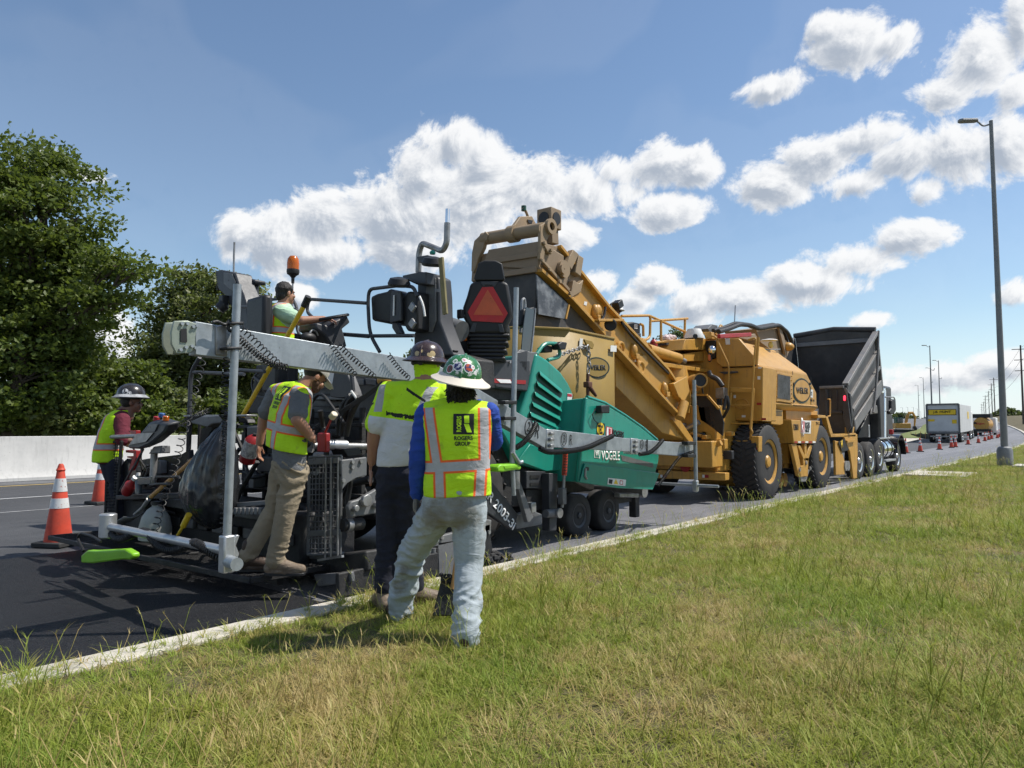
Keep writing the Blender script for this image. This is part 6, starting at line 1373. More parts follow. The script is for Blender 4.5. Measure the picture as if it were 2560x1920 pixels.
# bolts, seams, latches, hoses
g = G()
def boltrow(pts, X, n, r_):
    P_ = mq(pts, X=X)
    for k in range(n):
        s_ = k / (n - 1) * (len(P_) - 1); i = min(int(s_), len(P_) - 2); p = P_[i].lerp(P_[i + 1], s_ - i); g.cyl(p, p + Vector((.022, 0, 0)), r_, n=6)
boltrow([('D1', 760, 640), ('D1', 1010, 868), ('D1', 1470, 1375), ('D3', 690, 940)], BXR + .001, 44, .016)
boltrow([('D1', 930, 480), ('D1', 1360, 1015), ('D1', 1880, 1570)], BXR + .001, 40, .014)
boltrow([('D3', 1470, 600), ('D3', 1470, 840)], -5.316, 7, .012); boltrow([('D3', 1588, 640), ('D3', 1588, 850)], -5.316, 7, .012)
g.ob('panel_bolts', yellow, T)['kind'] = 'stuff'
for x in (1598, 1745): prX('panel_seam', 'D3', [(x, 600 if x < 1700 else 650), (x + 2, 600 if x < 1700 else 650), (x + 2, 870), (x, 868)], -5.358, .004, inkblack, T, 0)
for (x, y) in ((1608, 700), (1608, 840), (1738, 700)): prX('panel_latch', 'D3', [(x - 5, y - 10), (x + 5, y - 10), (x + 5, y + 10), (x - 5, y + 10)], -5.35, .02, black, T, .004)
rm = random.Random(14)
for k in range(30):
    p = Vector((rm.uniform(-7.3, -5.7), rm.uniform(13.35, 14.05), rm.uniform(.6, 1.9))); pts = [p]
    for j in range(3): pts.append(pts[-1] + Vector((rm.uniform(-.3, .3), rm.uniform(-.15, .15), rm.uniform(-.35, .3))))
    rail('machine_hose', pts, rm.uniform(.015, .035), black, T, .12, n=7)
for k in range(22):
    G().box((rm.uniform(-7.3, -5.75), rm.uniform(13.3, 14.0), rm.uniform(.65, 1.8)), (rm.uniform(.1, .35), rm.uniform(.1, .3), rm.uniform(.08, .3))).ob('machine_block', (yellow, dark, yellow, steel)[k % 4], T, bev=.015)
for k in range(10):
    c0 = Vector((rm.uniform(-7.2, -6.0), 13.2, rm.uniform(.8, 1.7))); G().cyl(c0, c0 + Vector((rm.uniform(.1, .4), 0, rm.uniform(-.2, .2))), rm.uniform(.03, .07), n=14).ob('machine_cylinder', yellow if k % 2 else steel, T)
for k in range(8):
    p = Vector((-5.72, 15.4 + k * .4, rm.uniform(.95, 1.4))); rail('belly_hose', [p, p + Vector((.03, .2, rm.uniform(-.25, .2))), p + Vector((0, .45, rm.uniform(-.2, .2)))], .025, black, T, .1, n=7)
for (x, y, w, h) in ((1120, 600, 26, 14), (1195, 950, 30, 18), (1320, 640, 22, 26), (1130, 790, 18, 24)): prY('cabinet_sticker', 'D3', [(x, y), (x + w, y), (x + w, y + h), (x, y + h)], 14.355, -.005, white, T, 0)
# ================================================================== dump truck
trk = thing('dump_truck', 'black dump truck with raised bed and chrome tank emptying into the hopper', 'truck', (-6.6, 24.5, 0))
K_ = trk
m_bed = pm('black_bed_paint', (.028, .029, .032), .5, 0, (.055, .055, .057), 2, .7, .1, 20, dust=.3, dcol=(.2, .19, .18))
m_rail = pm('bed_rail_grey', (.17, .17, .175), .5, .1, (.11, .11, .11), 3, .7, .05, 20, dust=.3)
m_in = pm('bed_interior', (.06, .06, .063), .7, 0, (.10, .098, .095), 1.5, .8, .1, 20)
xr, xl = -5.42, -7.92
RB, FB, FT, RT = Vector((0, 21.6, 1.36)), Vector((0, 24.95, 2.62)), Vector((0, 24.45, 4.42)), Vector((0, 20.85, 2.62))
def yz(p, x): return Vector((x, p.y, p.z))
up_b = (FT - FB).normalized(); al = (FB - RB).normalized()
bedr = G().prism([yz(p, xr) for p in (RB, FB, FT, RT)], (-.07, 0, 0)).ob('bed_side', m_bed, K_, bev=.012)
bedl = G().prism([yz(p, xl) for p in (RB, FB, FT, RT)], (.07, 0, 0)).ob('bed_side', m_bed, K_, bev=.012)
G().prism([yz(RB, xr - .07), yz(FB, xr - .07), yz(FB, xl + .07), yz(RB, xl + .07)], (0, -.02, .06)).ob('bed_floor', m_in, K_)
bf = G().prism([yz(FB, xr - .07), yz(FT, xr - .07), yz(FT + Vector((0, .05, .16)), (xr + xl) / 2), yz(FT, xl + .07), yz(FB, xl + .07)], (0, .06, .02)).ob('bed_front_wall', m_in, K_)
G().prism([yz(FT, xr - .1) + Vector((0, -.03, -.28)), yz(FT, xr - .1) + Vector((0, -.03, -.16)), yz(FT, xl + .1) + Vector((0, -.03, -.16)), yz(FT, xl + .1) + Vector((0, -.03, -.28))], (0, .025, .01)).ob('bed_front_lip', m_rail, bf)
G().bar(yz(RT, xr + .02), yz(FT, xr + .02), .16, .10).ob('top_rail', m_rail, bedr, bev=.01)
G().bar(yz(RT, xl - .02), yz(FT, xl - .02), .16, .10).ob('top_rail', m_rail, bedl, bev=.01)
for s_, w in ((.42, .09), (.70, .08)):
    a_, b_ = RB.lerp(RT, s_), FB.lerp(FT, s_); G().bar(yz(a_ + al * .15, xr + .03), yz(b_, xr + .03), .10, w).ob('side_rib', m_rail, bedr, bev=.01)
G().prism([yz(RB, xr + .012), yz(FB, xr + .012), yz(FB.lerp(FT, .2), xr + .012), yz(RB.lerp(RT, .22), xr + .012)], (.06, 0, 0)).ob('sill_panel', m_rail, bedr, bev=.015)
G().bar(yz(FB, xr + .03), yz(FT, xr + .03), .1, .12).ob('corner_post', m_rail, bedr, bev=.01)
G().bar(yz(RB, xr + .03), yz(RT, xr + .03), .1, .12).ob('rear_corner_post', m_bed, bedr, bev=.01)
# tarp arms and rolled tarp at the head of the bed
rail('tarp_arm', [yz(FT, xr + .1) + Vector((0, 0, .05)), Vector((xr + .12, 24.1, 3.3)), Vector((xr + .12, 23.6, 2.2)), Vector((xr + .12, 23.4, 1.9))], .035, m_rail, K_, .3)
rail('tarp_arm', [yz(FT, xl - .1) + Vector((0, 0, .1)), Vector((xl - .35, 24.3, 4.4)), Vector((xl - .38, 24.0, 3.2))], .035, m_bed, K_, .2)
G().tube([yz(FT, xr) + Vector((0, .08, .1)), yz(FT, (xr + xl) / 2) + Vector((0, .1, .22)), yz(FT, xl) + Vector((0, .08, .1))], .09, 12).ob('rolled_tarp', m_bed, K_)
# tailgate hanging
tg = prY('tailgate', 'D4', [(560, 716), (785, 712), (850, 770), (872, 1080), (862, 1140), (700, 1145), (548, 975)], 20.75, .10, m_bed, K_, .015)
G().bar(q('D4', 560, 712, Y=20.72), q('D4', 790, 705, Y=20.72), .08, .07).ob('tailgate_rail', m_rail, tg, bev=.01)
prY('tailgate_post', 'D4', [(785, 712), (820, 720), (868, 1080), (830, 1140), (790, 1000)], 20.72, -.08, m_bed, tg, .012)
prY('chrome_corner', 'D4', [(792, 728), (812, 712), (835, 745), (815, 772)], 20.6, -.03, m_rail, tg, .006)
m_redlamp = bpy.data.materials.new('lit_brake_lamp'); m_redlamp.use_nodes = True
_b = m_redlamp.node_tree.nodes['Principled BSDF']; _b.inputs['Base Color'].default_value = (.6, .01, .02, 1); _b.inputs['Emission Color'].default_value = (1, .03, .06, 1); _b.inputs['Emission Strength'].default_value = 3.0
prY('brake_lamp', 'D4', [(788, 795), (798, 785), (808, 795), (808, 828), (798, 838), (788, 828)], 20.62, -.03, m_redlamp, tg, .006)
rail('tailgate_chain', qs('D4', [(625, 730), (632, 800), (625, 900), (630, 990)], Y=20.65), .03, m_bed, tg, .1)
prY('tailgate_rib', 'D4', [(640, 930), (780, 935), (780, 960), (640, 955)], 20.75, -.05, m_bed, tg, .01)
for x in (660, 720): prY('tailgate_rib', 'D4', [(x, 745), (x + 14, 745), (x + 14, 920), (x, 915)], 20.75, -.04, m_bed, tg, .01)
# chassis and cab
G().box((-6.67, 24.6, .85), (1.0, 8.0, .3)).ob('chassis', black, K_, bev=.02)
G().box((-6.67, 26.1, 1.9), (2.3, 1.7, 1.9)).ob('cab', m_bed, K_, bev=.08)
G().box((-6.67, 27.7, 1.45), (1.7, 1.7, 1.0)).ob('bonnet', m_bed, K_, bev=.12)
prX('dark_bulkhead', 'D4', [(1020, 960), (1110, 900), (1115, 1170), (920, 1190), (940, 1130)], -5.8, -.3, black, K_, .02)
prX('cab_corner_panel', 'D4', [(1060, 890), (1105, 880), (1112, 955), (1045, 965)], -5.45, -.05, m_rail, K_, .02)
for x in (1168, 1185): G().cyl(q('D4', x, 1190, X=-5.55 if x == 1168 else -5.7), q('D4', x - 4, 735, X=-5.55 if x == 1168 else -5.7), .075, n=18).ob('exhaust_stack', chrome, K_)
prX('stack_tip', 'D4', [(1150, 740), (1165, 718), (1186, 715), (1180, 760), (1155, 770)], -5.5, -.12, chrome, K_, .02)
mr = prX('door_mirror', 'D4', [(1243, 832), (1258, 820), (1280, 826), (1284, 930), (1265, 962), (1230, 965), (1222, 935), (1243, 910)], -5.0, -.1, black, K_, .03)
rail('mirror_arm', qs('D4', [(1180, 802), (1262, 803), (1272, 830)], X=-5.1), .02, steel, K_, .06)
rail('mirror_arm', qs('D4', [(1225, 805), (1228, 925), (1180, 935)], X=-5.1), .014, steel, K_, .05)
G().cyl((-5.62, 24.85, .78), (-5.62, 26.05, .78), .32, n=32).ob('fuel_tank', chrome, K_, bev=.03)
for y in (25.1, 25.7): G().cyl((-5.62, y, .78), (-5.62, y + .06, .78), .332, n=32).ob('tank_strap', black, K_)
G().box((-5.48, 25.6, .42), (.35, 1.3, .06)).ob('side_step', alu, K_, bev=.01)
G().box((-5.45, 25.3, 1.12), (.1, 1.4, .05)).ob('catwalk_rail', alu, K_, bev=.01)
fen = [Vector((-5.25, 26.85 + .68 * math.cos(a), .52 + .68 * math.sin(a))) for a in np.linspace(.05, PI * .95, 14)]
G().loft([[p, p + Vector((-.5, 0, .02)), p + Vector((-.5, 0, .06)), p + Vector((0, 0, .04))] for p in fen]).ob('front_fender', pm('black_gloss', (.015, .015, .017), .15, 0, amt=.2, coat=.6), K_, ang=50)
G().box(q('D4', 1237, 1130, X=-5.4), (.12, .14, .16)).ob('red_marker_lamp', red, K_, bev=.02)
G().cyl((-5.9, 25.0, 1.15), (-5.9, 25.0, 1.55), .12, n=20).ob('air_tank', alu, K_, bev=.02)
m_alcoa = pm('polished_wheel', (.66, .67, .69), .22, .9, (.5, .5, .52), 6, .5)
for Y_ in (22.15, 23.45): wheel(K_, (-5.55, Y_, .52), (1, 0, 0), .52, .30, .30, m_alcoa, bolts=10, deep=.10); wheel(K_, (-7.8, Y_, .52), (-1, 0, 0), .52, .30, .30, m_alcoa, bolts=0)
wheel(K_, (-5.52, 24.4, .60), (1, 0, 0), .52, .30, .30, m_alcoa, bolts=10, deep=.10)
wheel(K_, (-5.52, 26.85, .52), (1, 0, 0), .52, .30, .30, m_alcoa, bolts=10, deep=.04); wheel(K_, (-7.8, 26.85, .52), (-1, 0, 0), .52, .30, .30, m_alcoa, bolts=0)

# ================================================================== people
er = Vector((math.cos(TH), math.sin(TH), 0)); ef = Vector((-math.sin(TH), math.cos(TH), 0)); ez_ = Vector((0, 0, 1))
def cap(g, pts, rs, n=14):
    """chain of rounded segments"""
    P_ = [Vector(p) for p in pts]
    for i, p in enumerate(P_): g.ell(p, [rs[i] * 1.0] * 3, n=n, m=8)
    for i in range(len(P_) - 1): g.tube([P_[i], P_[i + 1]], [rs[i], rs[i + 1]], n)
def trunk(g, rings, R, Fw, n=20, pw=2.4):
    out = []
    for c, w, d in rings:
        ring = []
        for k in range(n):
            a = 2 * PI * k / n; x = math.copysign(abs(math.cos(a)) ** (2 / pw), math.cos(a)); y = math.copysign(abs(math.sin(a)) ** (2 / pw), math.sin(a))
            ring.append(Vector(c) + R * w * x + Fw * d * y)
        out.append(ring)
    g.loft(out)
def finish(g, name, mat, parent, vox, smooth=5, disp=0.0, ns=.07, ns2=None):
    """one closed surface from the overlapping pieces, then cloth creases"""
    o = g.ob(name, mat, parent, ang=180)
    m = o.modifiers.new('one_surface', 'REMESH'); m.mode = 'VOXEL'; m.voxel_size = vox; m.use_smooth_shade = True
    m = o.modifiers.new('soften', 'SMOOTH'); m.iterations = smooth; m.factor = .5
    bpy.context.view_layer.update()
    me = bpy.data.meshes.new_from_object(o.evaluated_get(bpy.context.evaluated_depsgraph_get())); o.modifiers.clear(); old = o.data; o.data = me; bpy.data.meshes.remove(old)
    me.name = name
    if not me.materials: me.materials.append(mat)
    if disp:
        n = len(me.vertices); co = np.empty(n * 3, np.float32); me.vertices.foreach_get('co', co); co = co.reshape(-1, 3); no = np.empty(n * 3, np.float32); me.vertex_normals.foreach_get('vector', no); no = no.reshape(-1, 3)
        k = .085 / ns; d = np.empty(n)
        nf = mnoise.noise; rnd = sum(map(ord, name)) * .37
        for i in range(n):
            x, y, z = co[i]; w = nf((x * 4 + rnd, y * 4, z * 4)) * .09
            a_ = nf((x * 5 * k + 3, y * 5 * k, (z + w) * 13 * k + rnd)); b_ = nf((x * 11 * k, y * 11 * k + 7, (z - w) * 26 * k)); c_ = nf((x * 3.1, y * 3.1, z * 3.1 + rnd))
            d[i] = (.55 - abs(a_) * 1.9) * (.55 + c_) + (.35 - abs(b_)) * .45 * (.6 + c_)
        co += no * (d * disp * .62)[:, None]; me.vertices.foreach_set('co', co.ravel()); me.update()
    return o
def fabric(name, col, col2=None, ns=9, amt=.5, rough=.85, spots=None, fold=.5, fs=16, stretch=(.7, .7, 1.3), stain=None):
    m = pm(name, col, rough, 0, col2, ns, amt, 0, 60, spots=spots); t = m.node_tree; b = t.nodes['Principled BSDF']
    tc = t.nodes.new('ShaderNodeTexCoord'); bn = t.nodes.new('ShaderNodeBump'); bn.inputs['Strength'].default_value = fold; bn.inputs['Distance'].default_value = .02
    n1 = noise(t, mapping(t, tc.outputs['Object'], stretch), fs, 3, .55, 1.2); n2 = noise(t, tc.outputs['Object'], 260, 2, .5)
    t.links.new((n1 + n2 * .06).k, bn.inputs['Height']); t.links.new(bn.outputs[0], b.inputs['Normal'])
    if stain:
        c = b.inputs['Base Color'].links[0].from_socket; n3 = noise(t, mapping(t, tc.outputs['Object'], (1, 1, 1), stain[2]), stain[1], 4, .65)
        c = mixc(t, ((n3 - stain[3]) * 8).mx(0.0).mn(1.0) * .8, c, stain[0]); t.links.new(c, b.inputs['Base Color'])
    return m
HV = (.50, .80, .012)
def vest_mat(name, c, R, U, vert, horiz, col=HV, Fw=None):
    """hi-vis cloth with sewn bands; vert: (s0,h0,s1,h1), horiz: (h, slope)"""
    m = fabric(name, col, tuple(a * .78 for a in col), 8, .5, .75, fold=.6, fs=11, stain=((.26, .36, .03), 7.0, (1.3, .2, .4), .60)); t = m.node_tree; b = t.nodes['Principled BSDF']
    base = b.inputs['Base Color'].links[0].from_socket
    ge = t.nodes.new('ShaderNodeNewGeometry')
    def dot(v):
        n = t.nodes.new('ShaderNodeVectorMath'); n.operation = 'SUBTRACT'; t.links.new(ge.outputs['Position'], n.inputs[0]); n.inputs[1].default_value = c
        d = t.nodes.new('ShaderNodeVectorMath'); d.operation = 'DOT_PRODUCT'; t.links.new(n.outputs[0], d.inputs[0]); d.inputs[1].default_value = v; return S(t, d.outputs['Value'])
    s, h = dot(R), dot(U); og, gy = None, None
    def orr(a, b_): return b_ if a is None else a.mx(b_)
    for (s0, h0, s1, h1) in vert:
        ctr = (h - h0) * ((s1 - s0) / (h1 - h0)) + s0; d = (s - ctr).ab(); inr = h.band(min(h0, h1), max(h0, h1))
        og = orr(og, d.lt(.040) * inr); gy = orr(gy, d.lt(.026) * inr)
    for (h0, sl) in horiz:
        d = (h - h0 - s * sl).ab(); og = orr(og, d.lt(.042)); gy = orr(gy, d.lt(.028))
    cc = mixc(t, og, base, (.85, .14, .02)); n_ = noise(t, ge.outputs['Position'], 14, 4, .6)
    cc = mixc(t, gy, cc, mixc(t, n_, (.30, .30, .31), (.50, .50, .51))); t.links.new(cc, b.inputs['Base Color'])
    return m
skin = pm('tanned_skin', (.36, .185, .115), .5, 0, (.28, .13, .085), 9, .5, .05, 120); skin.node_tree.nodes['Principled BSDF'].inputs['Subsurface Weight'].default_value = .08
skin2 = pm('brown_skin', (.20, .10, .065), .5, 0, (.15, .075, .05), 9, .5, .05, 120)
hair = pm('dark_hair', (.012, .010, .009), .55, 0, (.03, .024, .02), 40, .6, .9, 120)
boot_tan = fabric('tan_leather', (.20, .15, .105), (.10, .072, .05), 9, .9, .6, fold=.5)
boot_brn = fabric('brown_leather', (.06, .036, .024), (.035, .022, .015), 8, .7, .6, fold=.3)
denim = fabric('pale_dirty_denim', (.36, .405, .43), (.28, .315, .335), 4, .5, .9, fold=.5, fs=13, stain=((.20, .17, .12), 7.0, (2.3, 1.1, .4), .60))
khaki = fabric('khaki_cotton', (.27, .22, .15), (.21, .17, .115), 5, .5, .9, fold=.5, fs=13)
navy = fabric('navy_cotton', (.013, .014, .024), (.02, .022, .034), 5, .5, .9, fold=.5, fs=13)
bluesh = fabric('blue_jersey', (.012, .055, .32), (.01, .04, .24), 5, .5, .8, fold=.6)
greysh = fabric('grey_jersey', (.15, .155, .16), (.10, .10, .11), 5, .5, .9, fold=.7)
maroon = fabric('maroon_jersey', (.13, .018, .032), (.09, .014, .024), 5, .5, .9, fold=.6)
paleg = fabric('pale_green_jersey', (.42, .60, .42), (.34, .5, .34), 5, .5, .9, fold=.6)
glove = fabric('grey_work_glove', (.16, .15, .14), (.08, .08, .08), 9, .6, .8)
def head(g, c, R, Fw, U, k=1.0):
    M = Matrix((R, Fw, U)).transposed(); L = lambda x, y, z: c + (R * x + Fw * y + U * z) * k
    g.ell(L(0, -.01, .03), (.076 * k, .097 * k, .092 * k), M); g.ell(L(0, .03, -.045), (.058 * k, .068 * k, .075 * k), M)
    g.ell(L(0, .065, -.095), (.03 * k, .03 * k, .028 * k), M); g.ell(L(0, .098, -.025), (.014 * k, .022 * k, .026 * k), M)
    for s in (-1, 1): g.ell(L(s * .078, 0, -.015), (.012 * k, .022 * k, .034 * k), M); g.ell(L(s * .036, .082, -.035), (.025 * k, .018 * k, .025 * k), M)
    g.ell(L(0, .082, .02), (.05 * k, .014 * k, .012 * k), M); g.ell(L(0, .09, -.063), (.026 * k, .012 * k, .01 * k), M)
    cap(g, [L(0, -.02, -.05), L(0, -.03, -.17)], [.055 * k, .06 * k])
def face_bits(parent, c, R, Fw, U, hm):
    g = G(); gb = G(); L = lambda x, y, z: c + R * x + Fw * y + U * z
    for s in (-1, 1): g.ell(L(s * .031, .083, -.005), (.011, .011, .008), n=8, m=6); gb.tube([L(s * .015, .097, .014), L(s * .045, .088, .016)], .005, 6)
    g.ob('eyes', inkblack, parent); gb.ob('eyebrows', hm, parent)
    G().tube([L(-.022, .1, -.064), L(0, .105, -.063), L(.022, .1, -.064)], .004, 6).ob('mouth', pm('lip', (.25, .10, .08), .5, 0, amt=.2), parent)
def hand(g, w, d, palm_n, thumb, k=1.0, curl=.5):
    """w wrist, d direction down the hand, palm_n palm normal, thumb side"""
    w, d, pn, th = Vector(w), Vector(d).normalized(), Vector(palm_n).normalized(), Vector(thumb).normalized()
    M = Matrix((th, pn, d)).transposed()
    cap(g, [w - d * .03, w + d * .015], [.028 * k, .027 * k]); g.ell(w + d * .055 * k, (.042 * k, .019 * k, .052 * k), M)
    for i, (off, ln) in enumerate(((.031, .072), (.011, .082), (-.010, .077), (-.029, .06))):
        b = w + d * .092 * k + th * off * k; m_ = b + (d * math.cos(curl * .6) + pn * math.sin(curl * .6)) * ln * .5 * k; e = m_ + (d * math.cos(curl * 1.5) + pn * math.sin(curl * 1.5)) * ln * .52 * k
        cap(g, [b - d * .015, m_, e], [.0095 * k, .009 * k, .0078 * k], 8)
    b = w + d * .03 * k + th * .036 * k; m_ = b + (d * .7 + th * .65 + pn * .25).normalized() * .042 * k; e = m_ + (d * .9 + th * .15 + pn * .35).normalized() * .034 * k
    cap(g, [w + d * .02 + th * .02, b, m_, e], [.016 * k, .013 * k, .0105 * k, .009 * k], 8)
def sole(parent, ank, toe_dir, sole_z, L=.29):
    t_ = Vector((toe_dir[0], toe_dir[1], 0)).normalized(); sd_ = Vector((-t_.y, t_.x, 0)); h = Vector((ank[0], ank[1], sole_z)) - t_ * .045
    pr_ = [(-.045, .0), (-.035, .034), (.05, .036), (.12, .034), (.20, .048), (.26, .042), (.293, .02), (.298, .0)]
    out = [h + t_ * a + sd_ * b for a, b in pr_] + [h + t_ * a - sd_ * b for a, b in pr_[::-1][1:-1]]
    G().prism([p - Vector((0, 0, .004)) for p in out], (0, 0, .026)).ob('boot_sole', black, parent, bev=.005)
def boot(g, ank, toe_dir, sole_z, L=.29, k=1.0, shaft=.12):
    a = Vector(ank); t_ = Vector((toe_dir[0], toe_dir[1], 0)).normalized(); z = sole_z
    heel = Vector((a.x, a.y, z + .045)) - t_ * .045; ball = heel + t_ * (L * .62); toe = heel + t_ * (L * .86)
    cap(g, [a + Vector((0, 0, shaft)), Vector((a.x, a.y, z + .11)), heel + Vector((0, 0, .01))], [.058 * k, .055 * k, .045 * k])
    cap(g, [Vector((a.x, a.y, z + .095)), ball + Vector((0, 0, .008)), toe], [.052 * k, .046 * k, .036 * k])
    side = Vector((-t_.y, t_.x, 0))
    for s in (-1, 1): cap(g, [heel + side * s * .012 - Vector((0, 0, .02)), ball + side * s * .018 - Vector((0, 0, .02)), toe + side * s * .008 - Vector((0, 0, .022))], [.024, .028, .02], 8)
def hard_hat(label, c, R, Fw, U, dome, brim, br=.19, w=.128, hgt=.125, droop=.035, brimmat2=None, cat='hard hat'):
    t = thing('hard_hat', label, cat, c); M = Matrix((R, Fw, U)).transposed(); L = lambda x, y, z: c + R * x + Fw * y + U * z
    n = 36; rings = []
    for a in np.linspace(0, PI / 2 * .985, 9):
        rr_ = math.cos(a) ** .75; ring = []
        for k in range(n):
            th = 2 * PI * k / n; ridge = 1 + (.035 * math.exp(-((math.sin(th)) / .0 if False else 0)) if False else 0)
            ring.append(L(math.cos(th) * w * rr_, math.sin(th) * w * 1.14 * rr_, hgt * math.sin(a) + .004 * math.exp(-(math.cos(th) * rr_ / .16) ** 2) * (1 if a > .3 else 0)))
        rings.append(ring)
    d_ = G().loft(rings).ob('dome', dome, t, ang=60)
    prof = [(w * .98, .012), (w * 1.06, .006), ((w + br) / 2, -.002 - droop * .35), (br, -droop), (br, -droop - .006), ((w + br) / 2, -.012 - droop * .35), (w * .95, -.004)]
    G().loft([[L(math.cos(2 * PI * k / n) * r_, math.sin(2 * PI * k / n) * (r_ * 1.12 + .006), z) for k in range(n)] for r_, z in prof + [prof[0]]], cap=False).ob('brim', brim, t, ang=60)
    g = G()
    g.tube([L(0, -w * 1.16, .005), L(0, -w * 1.0, hgt * .55), L(0, -w * .5, hgt * .93), L(0, 0, hgt * 1.03), L(0, w * .5, hgt * .93), L(0, w * 1.0, hgt * .55), L(0, w * 1.16, .005)], .009, 8)
    g.ob('crest', dome, d_)
    G().tube([L(math.cos(a) * w * .82, math.sin(a) * w * .9, -.035) for a in np.linspace(0, 2 * PI, 25)], .010, 6).ob('head_band', black, t)
    return t
def sticker_hat(name, base, patches, col2=None):
    """shell colour with round and square stickers placed by position; patches: (centre, radius, rim colour, fill a, fill b)"""
    m = pm(name, base, .28, 0, col2, 14, .6, coat=.3, spots=((30, .57, (.62, .62, .6)) if name.startswith('green') else None)); t = m.node_tree; b = t.nodes['Principled BSDF']
    c = b.inputs['Base Color'].links[0].from_socket; ge = t.nodes.new('ShaderNodeNewGeometry')
    for (p, r_, rim, fa, fb) in patches:
        n = t.nodes.new('ShaderNodeVectorMath'); n.operation = 'DISTANCE'; t.links.new(ge.outputs['Position'], n.inputs[0]); n.inputs[1].default_value = p
        d = S(t, n.outputs['Value']); vor = noise(t, ge.outputs['Position'], 1.6 / r_, 2, .5)
        c = mixc(t, d.lt(r_), c, rim); c = mixc(t, d.lt(r_ * .86), c, mixc(t, ((vor - .5) * 30 + .5).mx(0.0).mn(1.0), fa, fb))
    t.links.new(c, b.inputs['Base Color']); return m
def logo_on(parent, target, c, R, U, N, k=1.0, tilt=0.0):
    """square company mark and two lines of lettering, pressed on to the cloth"""
    from mathutils.bvhtree import BVHTree
    bpy.context.view_layer.update()
    tree_ = BVHTree.FromObject(target, bpy.context.evaluated_depsgraph_get())
    def press(o, off):
        last = None
        for v_ in o.data.vertices:
            w = v_.co.copy(); hit = tree_.ray_cast(w + N * .3, -N)
            if hit[0] is not None: v_.co = hit[0] + N * off
        o.data.update()
    def patch(name, pts, off, mat):
        g = G(); n = 10; A, B, C, D = pts
        for j in range(n + 1):
            for i in range(n + 1):
                u_, v_ = i / n, j / n; x = (A[0] * (1 - u_) + B[0] * u_) * (1 - v_) + (D[0] * (1 - u_) + C[0] * u_) * v_; y = (A[1] * (1 - u_) + B[1] * u_) * (1 - v_) + (D[1] * (1 - u_) + C[1] * u_) * v_
                g.v.append(tuple(c + (R * x + U * y) * k))
        for j in range(n):
            for i in range(n): g.f.append((j * (n + 1) + i, j * (n + 1) + i + 1, (j + 1) * (n + 1) + i + 1, (j + 1) * (n + 1) + i))
        press(g.ob(name, mat, parent, fix=False), off)
    lime_print = MAT.get('lime_print') or pm('lime_print', HV, .7, 0, amt=.2)
    patch('logo_square', [(-.064, -.064), (.064, -.064), (.064, .064), (-.064, .064)], .003, inkblack)
    patch('logo_stroke', [(.006, .006), (.036, .006), (.034, .052), (.002, .052)], .006, lime_print)
    patch('logo_stroke', [(.022, -.052), (.052, -.052), (.032, .001), (.002, .001)], .006, lime_print)
    for body, cc, xd, yd, w_, h_, mt, off in (('ROGERS', (-.028, 0), U, -R, .098, .030, lime_print, .006), ('ROGERS', (0, -.088), R, U, .115, .026, inkblack, .004), ('GROUP', (-.005, -.122), R, U, .098, .026, inkblack, .004)):
        press(text(body, c + (R * cc[0] + U * cc[1]) * k, xd, yd, w_ * k, h_ * k, mt, parent, bold=.035, thick=0), off)

